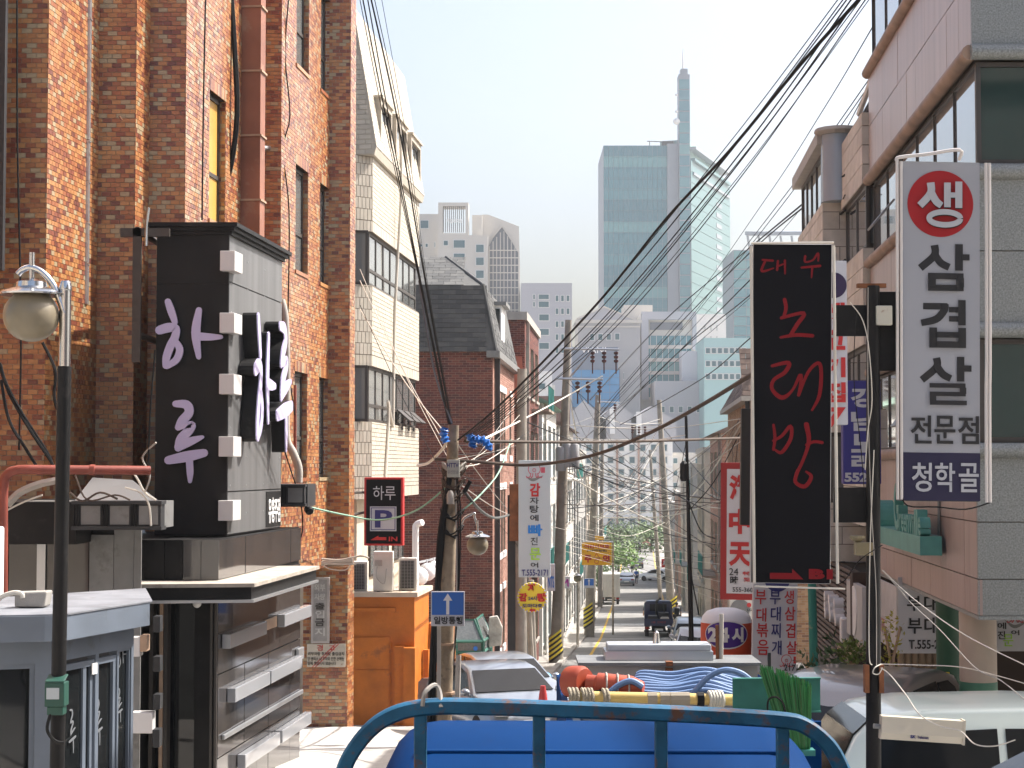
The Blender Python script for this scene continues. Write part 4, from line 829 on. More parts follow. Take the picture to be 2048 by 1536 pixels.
mb = MB(); q0 = P(985, 1255, 50.5); mb.prism([q0 + Vector((x, 0, z)) for x, z in ((-.12, -.55), (.25, -.5), (.28, 0), (.14, .32), (-.1, .28))], (0, .3, 0)); single('stone_lamp', 'rough pale stone block set on the pillar by the porch', 'stone', mb, mat('rough_stone', (.4, .38, .34), .9, var=.3, bump=.8, bscale=12), bevel=.03)
mb = MB(); mb.box(P(905, 1400, 51.5) * 1, P(907, 1395, 51.6)); 
# ---------------------------------------------------------------- sign post with the long white octopus sign
sp = T('sign_post', 'dark steel sign post standing beside the dark brick house', 'post', P(1022, 1400, 45.5))
mb = MB(); a = P(1023, 990, 45.5); mb.box((a.x - .1, 45.4, G(45.5)), (a.x + .1, 45.55, a.z)); sp.part('post', mb, M_DARKGREY)
mb = MB(); mb.box(P(1019, 1082, 45.3), P(1038, 968, 45.5)); sp.part('rusty_bracket', mb, M_RUST)
M_SKY = mat('sign_pale_blue', (.46, .51, .54), .5)
os_ = board('shop_sign', 'long pale upright sign with coloured brush lettering and red octopus', 'sign', 1037, 921, 1101, 1154, 45.2, M_SKY, .22, ew=.012)
pf = os_.pf
kx = lambda x, y: (980 + x / 3.838, 900 + y / 3.838)
def ch(t, c_, cx0, cy0, cx1, cy1, m, bold=.0, ff=None): (x0, y0), (x1, y1) = kx(cx0, cy0), kx(cx1, cy1); ptext(t, c_, ff or t.pf, x0, y0, x1, y1, m, d=.008, bold=bold)
for c_, bxs, m, bo in (('감', (305, 255, 385, 358), M_SRED, .035), ('자', (305, 365, 375, 415), M_INK, .01), ('탕', (305, 425, 375, 482), M_INK, .01), ('에', (308, 498, 372, 545), M_INK, .01), ('빠', (292, 570, 402, 660), mat('sky_letter', (.02, .2, .6), .5), .03), ('진', (312, 670, 365, 728), M_INK, 0), ('문', (305, 750, 390, 842), M_GREENL, .025), ('어', (312, 862, 370, 900), M_INK, .01), ('T.555-2171', (243, 915, 445, 962), M_NAVY, .015)): ch(os_, c_, *bxs, m, bo)
def octo(t, pf, cx, cy, s_, m):
    st = [[(cx + s_ * 15 * math.cos(q), cy - s_ * 15 * math.sin(q), s_ * 2) for q in [math.pi * 1.25 - math.pi * 1.5 * i / 8 for i in range(9)]]]
    for i, x in enumerate((-12, -5, 5, 12)): st.append([(cx + s_ * x * .7, cy + s_ * 10, s_ * 2), (cx + s_ * x * .9, cy + s_ * 18, s_ * 2), (cx + s_ * x * 1.5, cy + s_ * 21, s_ * 2), (cx + s_ * x * 1.6, cy + s_ * 17, s_ * 1.6)])
    st.append([(cx + s_ * 4 * math.cos(q), cy + s_ * 2 + s_ * 4 * math.sin(q), s_ * 1.4) for q in [2 * math.pi * i / 8 for i in range(9)]])
    pbrush(t, st, pf, m, name='emblem', depth=.003, d=.007)
octo(os_, pf, *kx(340, 150), .8, mat('sign_pink_red', (.5, .08, .12), .5))
pbrush(os_, [[(1052, 953, 1), (1066, 960, 6), (1086, 952, 1)]], pf, M_GREYPAN, name='emblem', depth=.003, d=.007)
mb = MB(); pf.slab(mb, 1082, 935, 1090, 946, .008, .011); os_.part('seal', mb, mat('sign_pink_red', (.5, .08, .12), .5))
# round yellow sign
rs = T('round_sign', 'round yellow sign with red Korean lettering below the long pale sign', 'sign', P(1064, 1225, 45.8))
pf = Px(1064, 1195, 45.8); r = 29.5 * pf.k; mb = MB(); mb.lathe([(r, 0), (r, .16)], pf.p(1064, 1195, -.16), 32, -Y); rs.part('disc', mb, M_YSIGN)
mb = MB()
for i in range(26): q = 2 * math.pi * i / 26; mb.ball(pf.p(1064 + 28.5 * math.cos(q), 1195 + 28.5 * math.sin(q), .01), .018, 6, 4)
rs.part('bulbs', mb, mat('lilac_bulb', (.4, .35, .7), .3), kind='stuff')
for c_, bxs, m, bo in (('자', (288, 1028, 356, 1090), M_SRED, .06), ('감', (222, 1098, 286, 1162), M_SRED, .06), ('탕', (362, 1098, 430, 1165), M_SRED, .06), ('24시', (294, 1122, 358, 1155), M_NAVY, .02), ('도마다호', (248, 1180, 402, 1210), M_NAVY, .03)): ch(rs, c_, *bxs, m, bo, pf)
mb = MB(); mb.prism([pf.p(x, y, .008) for x, y in ((1058, 1220), (1064, 1216), (1064, 1218), (1071, 1218), (1071, 1222), (1064, 1222), (1064, 1224))], pf.n * .005); rs.part('arrow', mb, M_SRED)
mb = MB(); mb.tube([P(1058, 1222, 45.9), P(1066, 1380, 45.9)], .07, 8); rs.part('stand', mb, M_POLEC)
b2 = board('banner_sign', 'narrow grey banner with blue letters hung behind the round yellow sign', 'sign', 1094, 1128, 1110, 1182, 62, M_SWHT, .1); ptext(b2, 'NTS', b2.pf, 1096, 1152, 1108, 1176, M_BLUEP, bold=.03, d=.008)
b3 = board('small_sign', 'small white square sign with purple logo on far left wall', 'sign', 1122, 1153, 1140, 1177, 80, M_SWHT, .05); pbrush(b3, [[(1126, 1172, 3), (1127, 1160, 3), (1131, 1166, 3), (1135, 1159, 3), (1136, 1172, 3)]], b3.pf, mat('magenta', (.4, .03, .3), .5), depth=.006, d=.008)
# more utility poles down the left side
up2 = upole('tall bare concrete pole rising behind the long pale octopus sign', 1044, 738, 1040, 58, .15, .22, arms=())
up3 = upole('tall concrete pole with crossarms and hanging brown insulators', 1137, 640, 1112, 72, .13, .27, arms=((697, 1120, 1238, (1185, 1208, 1232)), (757, 1110, 1206, (1155, 1176, 1199))), stripe=(.2, 1.2))
mb = MB(); mb.tube([P(1136, 760, 71.9), P(1185, 700, 71.8)], .04, 5); up3.part('brace', mb, M_ALU)
for (x, y) in ((1122, 912), (1134, 905), (1148, 905)):
    q = P(x, y, 71.5); mb = MB(); mb.lathe([(.2, -.6), (.22, -.55), (.22, .3), (.18, .36), (0.02, .4)], q, 12); up3.part('transformer', mb, mat('grey_can', (.36, .36, .36), .5), smooth=True)
up4 = upole('concrete pole with striped base at the left kerb beyond the yellow banner', 1196, 790, 1178, 104, .15, .3, arms=((803, 1194, 1240, (1230,)), ), stripe=(.7, 1.9))
up5 = upole('slim concrete pole standing far down the left kerb', 1205, 880, 1200, 150, .14, .22)
up6 = upole('leaning concrete pole on the right kerb behind the dark pickup', 1318, 800, 1345, 118, .15, .3, arms=((848, 1262, 1330, (1265, 1278, 1290)),), stripe=(.6, 1.8))
up7 = upole('pale utility pole far along the right kerb', 1300, 900, 1322, 165, .13, .2)
mb = MB(); mb.tube([P(1157, 1120, 90), P(1155, 1325, 88)], .07, 8); single('lamp_post', 'thin grey lamp post at the left kerb in front of striped pole', 'post', mb, M_POLEC, True)
lamp(1150, 88, 1120, 1157, 1155, 'pale globe lamp on a grey post at the left kerb', 1.0, base=False)
mb = MB(); mb.tube([P(1062, 1160, 52), P(1070, 1390, 52)], .09, 10); single('wooden_post', 'bare leaning post behind the round yellow sign', 'post', mb, M_POLEC, True)
# yellow child-safety banner and far one-way sign
yb = board('warning_banner', 'orange yellow school zone warning banner hung across the street', 'banner', 1164, 1086, 1223, 1130, 92, mat('banner_yellow', (.85, .42, .01), .6), .04, ew=.002)
pf = yb.pf; ptext(yb, '어린이보호', pf, 1169, 1089, 1219, 1097, M_SRED, bold=.04, d=.008); ptext(yb, '(어린이집앞)', pf, 1174, 1099, 1213, 1104, M_INK, bold=.02, d=.008); ptext(yb, '주', pf, 1169, 1110, 1183, 1125, M_SRED, bold=.05, d=.008); ptext(yb, '의', pf, 1204, 1110, 1219, 1126, M_SRED, bold=.05, d=.008)
pbrush(yb, [[(1187, 1117, 1), (1193, 1107, 1)], [(1193, 1107, 1), (1200, 1117, 1)], [(1187, 1117, 1), (1200, 1117, 1)], [(1193 + 4 * math.cos(q), 1123 + 4 * math.sin(q), .9) for q in [i * .785 for i in range(9)]]], pf, M_SRED, name='emblem', depth=.005, d=.007)
yb2 = board('small_sign', 'tiny yellow plate above the school zone banner', 'sign', 1190, 1072, 1208, 1080, 92, mat('banner_yellow', (.85, .42, .01), .6), .03, ew=.004)
mb = MB(); mb.tube([P(1166, 1084, 92.1), P(1226, 1084, 92.1)], .06, 6); yb.part('rail', mb, M_ALU)
mb = MB(); mb.tube([P(1226, 1084, 92.2), P(1226, 1140, 92.2), P(1226, 1268, 100)], .06, 6); yb.part('mast', mb, M_POLEC)
oneway('small blue one-way arrow sign on the striped kerb pole', 1168, 1157, 1188, 1176, 103.5, False)
# ---------------------------------------------------------------- pink marble building on the right, raised on columns
pk = T('marble_building', 'pink marble and grey granite building raised on columns over parked cars', 'building', (7, 22, G(22)))
C = Vector((4.9, 19, 0)); LN = 8.6; FW = 8
ps_ = Fr(C, UR, NR); pfm = Fr(C, X, -Y)
M_PINK = mat('pink_marble', (.38, .28, .245), .35, var=.1, vscale=2, streak=True, island=[(0, (.39, .285, .25)), (.35, (.365, .265, .23)), (.7, (.41, .305, .265))], dirt=(.24, .15, .12), dscale=1.1, damt=.38)
M_SPECK = mat('speckled_granite', (.22, .23, .22), .4, var=.35, vscale=55)
M_MIRROR = mat('mirror_glass', (.42, .45, .47), .03, .75)
M_GRNGL = mat('green_tinted_glass', (.006, .03, .028), .05, spec=.7)
M_MOULD = mat('stained_moulding', (.30, .20, .14), .6, var=.25, vscale=3)
bands = [(-1.557, .18), (1.45, 3.14), (4.42, 6.08), (7.35, 8.8)]
core = MB()
for z0, z1 in bands: core.prism([ps_.p(0, z0, -.04) + Vector((.0, .04, 0)), ps_.p(LN, z0, -.04), ps_.p(LN, z0, -7), Vector((C.x + FW, C.y + LN, z0)), Vector((C.x + FW, C.y + .04, z0))], (0, 0, z1 - z0))
pk.part('wall', core, M_CMORT)
for bi, (z0, z1) in enumerate(bands):
    rows = [(z0, z0 + .38), (z0 + .385, z0 + .98), (z0 + .985, z1)] if bi == 0 else [(z0, (z0 + z1) / 2 - .003), ((z0 + z1) / 2 + .003, z1)]
    for (a, b) in rows:
        n = 11
        for i in range(n):
            mb = MB(); ps_.slab(mb, i * LN / n + .003, a + .003, (i + 1) * LN / n - .003, b - .003, -.045, random.uniform(-.002, .002)); pk.part('marble_panel', mb, M_PINK)
        for i in range(5):
            mb = MB(); pfm.slab(mb, .002 + i * 1.6, a + .003, (i + 1) * 1.6 - .004, b - .003, -.045, random.uniform(-.002, .002)); pk.part('granite_panel', mb, M_SPECK)
    for z in ((z0, z1) if bi else (z1,)):
        mb = MB(); mb.tube([ps_.p(LN, z, .02), ps_.p(0, z, .02)], .085, 10); pk.part('moulding', mb, M_MOULD, smooth=True)
        mb = MB(); mb.tube([pfm.p(-.02, z, .02), pfm.p(FW, z, .02)], .085, 10); pk.part('moulding', mb, M_SPECK, smooth=True)
mb = MB(); mb.obox(ps_.p(0, -1.60, .0), UR * LN, X * FW, Z * .04); pk.part('soffit', mb, M_SPECK)
for (z0, z1) in ((.27, 1.36), (3.23, 4.33), (6.17, 7.27)):
    window(pk, Fr(ps_.p(0, 0, -.1), UR, NR), .12, z0, LN - .05, z1, M_WIN, M_MIRROR, d=0, bar=.022, mull=[i / 6 for i in range(1, 6)])
    window(pk, Fr(pfm.p(0, 0, -.12), X, -Y), .06, z0, FW, z1, M_WIN, M_GRNGL, d=0, bar=.05, mull=(.25, .5, .75))
    mb = MB(); mb.obox(ps_.p(.4, z0, -.5) + X * .2, UR * (LN - .6), X * 6, Z * (z1 - z0)); pk.part('room', mb, M_DARKGREY)
for (u, z) in ((6.1, 3.75), (3.4, .9), (3.9, .88), (1.5, 7.0)):
    a = ps_.p(u, z, -.04); mb = MB(); mb.obox(a, UR * .62, NR * .3 - Z * .36, Z * .02 + NR * .02); pk.part('open_light', mb, M_GREYPAN)
def column(px, D, r, m, mbase=None, nm='column'):
    q = P(px, 1300, D); mb = MB(); mb.lathe([(r, G(D)), (r, -1.6)], (q.x, D, 0), 24); o = pk.part(nm, mb, m, smooth=True)
    if mbase: mb = MB(); mb.lathe([(r + .004, G(D)), (r + .004, P(px, 1362, D).z)], (q.x, D, 0), 24); pk.part('painted_base', mb, mbase, parent=o, smooth=True)
column(1956, 20.3, .205, mat('cream_column', (.46, .38, .31), .6, var=.06), mat('green_band', (.05, .17, .11), .5))
column(1898, 23.2, .16, mat('green_column', (.012, .08, .04), .45)); column(1925, 26.0, .16, mat('green_column', (.012, .08, .04), .45))
mb = MB(); mb.box((5.2, 27.6, G(27)), (13, 27.8, -1.6)); pk.part('rear_wall', mb, mat('brown_wall', (.06, .04, .03), .8))
mb = MB(); q = P(1888, 1345, 22.5); mb.box(q - Vector((.06, 0, .3)), q + Vector((.07, .05, 0))); pk.part('yellow_guard', mb, M_YSIGN)
# teal letter sign on the marble
tl = T('letter_sign', 'faded teal raised letter sign bracketed on the pink marble wall', 'sign', P(1840, 1135, 20.3))
M_TL = mat('faded_teal', (.09, .30, .26), .5, var=.15)
t0 = lambda px: (C.x - (px - 1024) / F * C.y) / ((px - 1024) / F - .0711)
f = Fr(C, UR, NR); k = math.hypot(1, .0711)
uA, uB = t0(1890) * k, t0(1790) * k
mb = MB(); f.slab(mb, uA, -1.02, uB, -.8, .05, .3); tl.part('backing_beam', mb, M_TL)
n_ = 'Greenville'; mb = MB()
uu = uA + .1
for i, (ch_, w_) in enumerate(zip(n_[::-1], (.2, .12, .12, .1, .22, .2, .2, .2, .16, .42))):
    hh = .42 if ch_ == 'G' else .3 if ch_ == 'l' else .22
    fl_ = Fr(f.p(0, 0, 0), -UR, NR)
    text(tl, ch_, fl_, (-(uu + w_), -.8, -uu, -.8 + hh + (.2 if ch_ == 'G' else 0)), M_TL, name='letter', depth=.12, d=.16, bold=.02); uu += w_ + .03
mb = MB(); mb.lathe([(.27, 0), (.27, .2)], f.p(uB - .1, -.72, .06), 24, NR); tl.part('round_end', mb, M_TL)
for u in (uA + .35, uB - .4): mb = MB(); f.slab(mb, u, -.8, u + .08, .0, .01, .03); tl.part('bracket', mb, M_GREYPAN)
# banners under the raised floor
bn = board('restaurant_banner', 'white restaurant banner with black brush menu letters under pink marble building', 'banner', 1797, 1155, 1890, 1306, 24.5, M_SWHT, .03, ew=.0)
for c_, x0, y0, x1, y1 in (('부', 1814, 1192, 1842, 1222), ('대', 1848, 1190, 1876, 1222), ('부', 1815, 1236, 1843, 1267), ('대', 1848, 1234, 1876, 1267), ('T.555-2171', 1817, 1279, 1902, 1297), ('생', 1814, 1150, 1842, 1180)):
    if c_ != '생': ptext(bn, c_, bn.pf, x0, y0, x1, y1, M_INK, d=.008, bold=.015)
b4 = board('restaurant_banner', 'white banner with octopus bowl emblem behind the cream column', 'banner', 1988, 1215, 2080, 1302, 25.2, M_SWHT, .03, ew=.0)
for c_, x0, y0, x1, y1, m in (('에', 1995, 1245, 2012, 1258, M_INK), ('진', 1995, 1262, 2010, 1278, M_INK), ('문', 2006, 1268, 2026, 1292, M_GREENL), ('어', 2022, 1260, 2038, 1270, M_INK)): ptext(b4, c_, b4.pf, x0, y0, x1, y1, m, d=.008, bold=.01)
octo(b4, b4.pf, 2030, 1228, .8, M_SRED); pbrush(b4, [[(2010, 1240, 1), (2028, 1253, 7), (2048, 1246, 4)]], b4.pf, M_GREYPAN, name='emblem', depth=.003, d=.007)
b5 = T('side_banner', 'pale faded banner stretched along the street edge below pink marble wall', 'banner', P(1780, 1300, 26)); fb = Fr((P(1797, 1200, 24.5).x, 24.5, 0), UR, NR); mb = MB(); fb.slab(mb, 0, P(1797, 1306, 24.5).z, 3.1, -1.62, 0, .03); b5.part('sheet', mb, mat('faded_sheet', (.55, .52, .5), .6, var=.1))
text(b5, 'T.555-2171', Fr(fb.p(0, 0), -UR, NR), (-2.7, -2.35, -1.2, -2.15), mat('faded_red', (.45, .2, .2), .6), d=.032)
for i in range(8): mb = MB(); q = P(1802 + i * 14, 1320, 26.2); mb.tube([(q.x, 26.2, G(26)), (q.x, 26.2, -2.55)], .05, 10); single('bamboo_pole', 'upright pale wooden pole in a row under the restaurant banner', 'pole', mb, mat('pale_wood', (.36, .27, .19), .7, var=.2), True, group='wooden poles below the banner')

# ---------------------------------------------------------------- grey tiled building next door (bays, dark roof, slatted shop below)
gb = T('granite_building', 'weathered grey stone tiled building with bay windows beside pink marble building', 'building', (RX(32) + 3, 32, G(32)))
M_STONE = mat('weathered_stone_tile', (.58, .53, .46), .8, island=[(0, (.58, .53, .46)), (.4, (.53, .48, .41)), (.75, (.62, .56, .49))], var=.12, dirt=(.38, .33, .27), dscale=1.5, damt=.4)
def rw(d0, d1, out, zs, zw, m=M_STONE, th=gb, tw=.6, tt=.3, n=0):
    o = Vector((RX(d0) - out, d0, 0)); L_ = (d1 - d0) * 1.0025; f = Fr(o, UR, NR); nf = Fr(o, X, -Y)
    for z0, z1 in zs:
        mb = MB(); mb.obox(o + Z * z0, UR * L_, X * 5, Z * (z1 - z0)); th.part('wall', mb, M_CMORT)
        tiles(th, Fr(f.p(0, z0), UR, NR), L_, z1 - z0, tw, tt, .015, .02, m, 'tile', single_max=n)
        tiles(th, Fr(nf.p(-.02, z0), X, -Y), 2.5, z1 - z0, tw, tt, .015, .02, m, 'tile')
    for z0, z1, k in zw:
        window(th, Fr(f.p(0, 0, -.1), UR, NR), .05, z0, L_ - .05, z1, M_WIN, M_MIRROR, d=0, bar=.07, mull=[i / k for i in range(1, k)])
        window(th, Fr(nf.p(0, 0, -.1), X, -Y), .05, z0, 1.2, z1, M_WIN, M_GLASSG, d=0, bar=.07)
    return f
rw(27.7, 30.6, .08, [(4.4, 5.5), (1.9, 3.4), (-.9, .9)], [(3.4, 4.4, 2), (.9, 1.9, 2)], n=30)
rw(30.8, 35.6, .38, [(3.2, 4.55), (.6, 2.0), (-1.6, -.6)], [(4.55, 5.55, 5), (2.0, 3.2, 4), (-.6, .6, 4)], n=40)
mb = MB(); mb.obox((RX(30.8) - .5, 30.7, 5.55), UR * 5.1, X * 5, Z * .22); gb.part('coping', mb, M_PVC)
M_DSH = mat('dark_shingle', (.05, .038, .036), .85, island=[(0, (.05, .04, .038)), (.5, (.035, .028, .028))], var=.2)
o = Vector((RX(27.9), 27.9, 5.5)); mb = MB(); mb.prism([o, o + X * 5, o + Vector((5, 0, 2.4)), o + Vector((1.1, 0, 1.9))], UR * 5); rf = gb.part('roof', mb, M_DSH)
shingle_face(o, o + UR * 5, o + Vector((1.1, 0, 1.9)), -X + Z, 0, .3, .14, th=gb, m=M_DSH, par=rf)
mb = MB(); q = Vector((RX(30.7) - .12, 30.72, 4.55)); mb.lathe([(.3, 0), (.3, 1.15)], q, 14); tr = gb.part('turret', mb, mat('painted_reflection_glass', (.3, .36, .42), .25), smooth=True); mb = MB(); mb.lathe([(.36, 1.15), (.42, 1.2), (.4, 1.26), (.1, 1.3)], q, 14); gb.part('turret_cap', mb, M_PVC, parent=tr)  # blue reflection painted into the turret glass colour
mb = MB(); mb.tube([P(1743, 160, 28.2), P(1718, 228, 30.5)], .05, 6); gb.part('roof_rail', mb, M_WPAINT)
# slatted timber shop front
sl_ = T('timber_shop', 'dark timber slatted shop front with white round letters at street level', 'shop front', (RX(32), 32, G(32)))
o = Vector((RX(27.8) - .2, 27.8, 0)); f = Fr(o, UR, NR); L_ = 7.4
mb = MB(); f.slab(mb, 0, G(31) - .4, L_, -1.62, -1.5, -.06); sl_.part('backing', mb, M_BLACK)
M_SLAT = mat('dark_timber', (.085, .06, .05), .7, var=.25, vscale=4)
nf = Fr(o, X, -Y)
for i in range(20): mb = MB(); f.slab(mb, 0, -3.45 + i * .092, L_, -3.45 + i * .092 + .055, -.05, .0); mb.obox(f.p(0, -3.45 + i * .092, 0), X * 2.2, -Y * .05, Z * .055); sl_.part('slat', mb, M_SLAT)
uu = lambda px: (o.x - (px - 1024) / F * o.y) / ((px - 1024) / F - .0711)
for (px, y) in ((1663, 1193), (1663, 1210), (1664, 1226), (1672, 1200), (1673, 1216), (1674, 1232), (1683, 1207), (1683, 1223), (1685, 1240)):
    u = uu(px); q = f.p(u, 0, .14); q.z = P(px, y, q.y).z; mb = MB(); mb.lathe([(.10, 0), (.10, .17)], q - NR * .16, 14, NR); sl_.part('letter', mb, M_WPAINT, smooth=True)
mb = MB(); u = uu(1697); q = f.p(u, 0); z0, z1 = P(1697, 1285, q.y).z, P(1697, 1235, q.y).z; f.slab(mb, u - .12, z0, u + .12, z1, .02, .16); sl_.part('letter', mb, M_WPAINT, bevel=.03)
lb = T('light_box_sign', 'square white light box sign with pale round panel on timber shop front', 'sign', P(1720, 1290, 29))
u0, u1 = uu(1735), uu(1703); q = f.p(u0, 0); mb = MB(); f.slab(mb, u0, P(1735, 1290, q.y).z, u1, P(1735, 1175, q.y).z, .02, .1); lb.part('case', mb, mat('sign_grey_white', (.45, .45, .44), .5))
mb = MB(); zc = (P(1735, 1290, q.y).z + P(1735, 1175, q.y).z) / 2; mb.lathe([(.38, 0), (.38, .015)], f.p((u0 + u1) / 2, zc, .1), 24, NR); lb.part('round_panel', mb, M_WPAINT)
for (x, y, r) in ((1690, 1125, 24), (1703, 1135, 26), (1712, 1120, 22)):
    mb = MB(); D = 31 + (1712 - x) * .08; mb.ball(P(x, y, D), r * D / F, 20, 14); single('balloon', 'large pale lilac balloon above the timber shop front', 'balloon', mb, mat('lilac_balloon', (.58, .58, .7), .35), True, group='balloons above the shop front')

# ---------------------------------------------------------------- tan brick house with brown roof
tb = T('brick_house', 'tan brick house with brown slate roof behind the red Chinese restaurant sign', 'house', (RX(64) + 3, 64, G(64)))
o = Vector((RX(57.5), 57.5, 0)); ze = P(1500, 792, 57.5).z; g = G(62) - .6; LN = 15; W = 7
f = Fr(o + Z * g, UR, NR); nf = Fr(o + Z * g, X, -Y); Hh = ze - g
wn = [(u, v, u + .7, v + 1.7) for u in (1.2, 2.6, 5.2, 8, 11) for v in (Hh - 2.4, Hh - 5.3)]
wf = [(1.3, Hh - 1.0, 2.1, Hh - .15)]
mb = MB(); holed(mb, f, 0, 0, LN, Hh, wn, -.3, 0); holed(mb, nf, 0, 0, W, Hh, wf, -.3, 0); tb.part('wall', mb, M_MORT)
tiles(tb, f, LN, Hh, .22, .075, .012, .012, M_TANBR, 'brick', wn); tiles(tb, nf, W, Hh, .225, .078, .012, .012, M_TANBR, 'brick', wf, single_max=0)
for w_ in wn: window(tb, f, *w_, M_WIN, M_GLASS, d=-.2, bar=.06)
for w_ in wf: window(tb, nf, *w_, M_WIN, M_GLASS, d=-.2, bar=.06)
mb = MB(); f.slab(mb, .2, 0, .34, Hh, .03, .17); tb.part('downpipe', mb, M_DARKGREY)
M_BSL = mat('brown_slate', (.17, .12, .095), .85, island=[(0, (.17, .12, .095)), (.4, (.13, .095, .078)), (.75, (.20, .14, .11))], var=.2)
e0 = o + Vector((-.3, -.3, ze)); e1 = e0 + UR * (LN + .3); e2 = e0 + X * W; t0_ = e0 + Vector((1.0, .9, 1.55)); t1_ = e1 + Vector((1.0, -.9, 1.55)); t2_ = e2 + Vector((0, .9, 1.55)); t4 = e0 + Vector((2.2, 2.6, 2.5)); t5 = e1 + Vector((2.2, -2, 2.5)); t6 = e2 + Vector((0, 2.6, 2.5))
mb = MB(); mb.loft([[e0, e1, e1 + X * W, e2], [t0_, t1_, t1_ + X * (W - 1), t2_], [t4, t5, t5 + X * (W - 2), t6]]); rf = tb.part('roof', mb, M_BSL)
shingle_face(e0, e2, t0_ + X * -1.0, -Y + Z, 100, .4, .2, th=tb, m=M_BSL, par=rf); shingle_face(e0 + UR * .4, e1, t0_ + UR * .4, -X + Z, 0, .4, .2, th=tb, m=M_BSL, par=rf)
mb = MB(); mb.prism([e0 + Vector((-.05, -.05, -.16)), e1 + Vector((-.05, 0, -.16)), e1 + X * W, e2 + Vector((0, -.05, -.16))], (0, 0, .15)); tb.part('eaves', mb, M_PVC)
ac('cream air conditioner with round fan mounted below the red restaurant sign', 1460, 1508, 1196, 1243, 55.5, 'fan')
pfl = Px(1498, 1212, 55.49); lgt = T('maker_badge', 'small red round maker badge on the cream air conditioner', 'badge', pfl.p(1498, 1235)); mb = MB(); mb.lathe([(4.5 * pfl.k, 0), (4.5 * pfl.k, .012)], pfl.p(1498, 1210, .012), 14, -Y); lgt.part('disc', mb, M_SRED); ptext(lgt, 'LG', pfl, 1494, 1217, 1503, 1222, M_INK, d=.01, bold=.02)

# ---------------------------------------------------------------- hanging signs on the right
bp = T('sign_pole', 'black steel pole carrying the karaoke and grilled pork signs', 'pole', P(1748, 1600, 14))
q = P(1746, 572, 14); qb = P(1742, 1540, 14); mb = MB(); mb.tube([(qb.x + .01, 14, G(14)), (q.x, 14, q.z)], [.062, .052], 16); bp.part('shaft', mb, M_BLACK, smooth=True)
for (x0, x1, y0, y1) in ((1668, 1735, 610, 672), (1757, 1803, 583, 742), (1668, 1735, 975, 1045)): mb = MB(); pf = Px((x0 + x1) / 2, (y0 + y1) / 2, 14.02); pf.slab(mb, x0, y0, x1, y1, -.04, .0); bp.part('bracket', mb, M_BLACK)
mb = MB(); pf = Px(1770, 632, 13.92); pf.slab(mb, 1753, 611, 1785, 650, -.06, 0); bp.part('rusty_box', mb, mat('rusted_white', (.5, .48, .4), .7, dirt=(.16, .05, .02), dscale=14, damt=.42), bevel=.006)
mb = MB(); q = P(1728, 1098, 13.9); mb.box(q - Vector((.06, 0, .05)), q + Vector((.07, .1, .05))); mb.lathe([(.02, 0), (.06, .03), (.06, .05)], q + Vector((-.04, .05, .05)), 10); bp.part('floodlight', mb, mat('old_brass', (.22, .18, .1), .5), bevel=.005)
for (x0, x1) in ((1729, 1738), (1758, 1767)): mb = MB(); pf = Px(1748, 1358, 13.95); pf.slab(mb, x0, 1330, x1, 1385, -.05, .02); bp.part('clamp_plate', mb, M_RUST)
mb = MB(); mb.box(P(1715, 575, 13.98), P(1770, 568, 14.03)); bp.part('cap', mb, M_RUST)
ks = board('shop_sign', 'tall black sign with red brush lettering on steel pole', 'sign', 1504, 486, 1662, 1166, 14, M_SBLK, .16, mat('sign_case_grey', (.35, .35, .35), .4), roll=R(-.75), yaw=R(-4), ew=.006)
pf = ks.pf
kk = lambda st: [[(1460 + x / 1.969, 440 + y / 1.969, wd / 1.969) for x, y, wd in s] for s in st]
M_KR = mat('deep_red_letter', (.21, .01, .014), .5, spec=.2)
for st in ([[(125, 155, 8), (165, 158, 9)], [(135, 160, 9), (122, 200, 10), (168, 188, 5)], [(185, 160, 9), (182, 195, 9)], [(182, 182, 7), (205, 172, 6)], [(212, 158, 9), (213, 210, 6)]],
           [[(292, 140, 9), (292, 162, 8), (322, 155, 7), (342, 128, 9), (343, 158, 6)], [(278, 185, 8), (350, 178, 10)], [(320, 182, 9), (317, 225, 5)]],
           [[(212, 312, 14), (218, 345, 14), (210, 378, 12)], [(200, 385, 12), (288, 365, 14), (262, 410, 16), (235, 455, 14)], [(198, 462, 10), (260, 452, 14), (322, 455, 14)]],
           [[(165, 575, 12), (230, 562, 16), (215, 600, 16), (172, 630, 14), (166, 668, 14), (205, 700, 18), (245, 670, 10), (275, 610, 14), (278, 640, 12), (268, 690, 10)], [(270, 690, 10), (305, 600, 12), (345, 562, 14), (357, 600, 14), (350, 690, 14), (322, 748, 8)]],
           [[(172, 808, 10), (178, 860, 12), (172, 905, 10)], [(172, 870, 10), (205, 850, 12), (238, 812, 14), (240, 860, 14), (205, 915, 14), (178, 905, 8)], [(300, 805, 20), (310, 870, 16), (290, 940, 12), (262, 1000, 14)], [(300, 885, 10), (330, 872, 12), (362, 875, 12)], [(268, 985, 14), (258, 1030, 14), (295, 1048, 16), (320, 1010, 14), (300, 990, 8)]]):
    pbrush(ks, kk(st), pf, M_KR, depth=.004, d=.008)
mb = MB(); mb.prism([pf.p(x, y, .008) for x, y in ((1542, 1145), (1586, 1145), (1586, 1136), (1608, 1157), (1542, 1157))], pf.n * .005); ks.part('arrow', mb, M_KR)
ptext(ks, 'B1', pf, 1619, 1136, 1666, 1156, M_KR, d=.008, bold=.07)
mb = MB()
for (a, b) in (((1664, 490), (1675, 1164)), ((1500, 492), (1511, 1166))): mb.tube([pf.p(*a, .03), pf.p(*b, .03)], .012, 8)
mb.tube([pf.p(1500, 486, .03), pf.p(1664, 484, .03)], .01, 6); mb.tube([pf.p(1512, 1172, .03), pf.p(1690, 1174, .03)], .008, 6); ks.part('neon_tube', mb, M_WIREW, smooth=True)
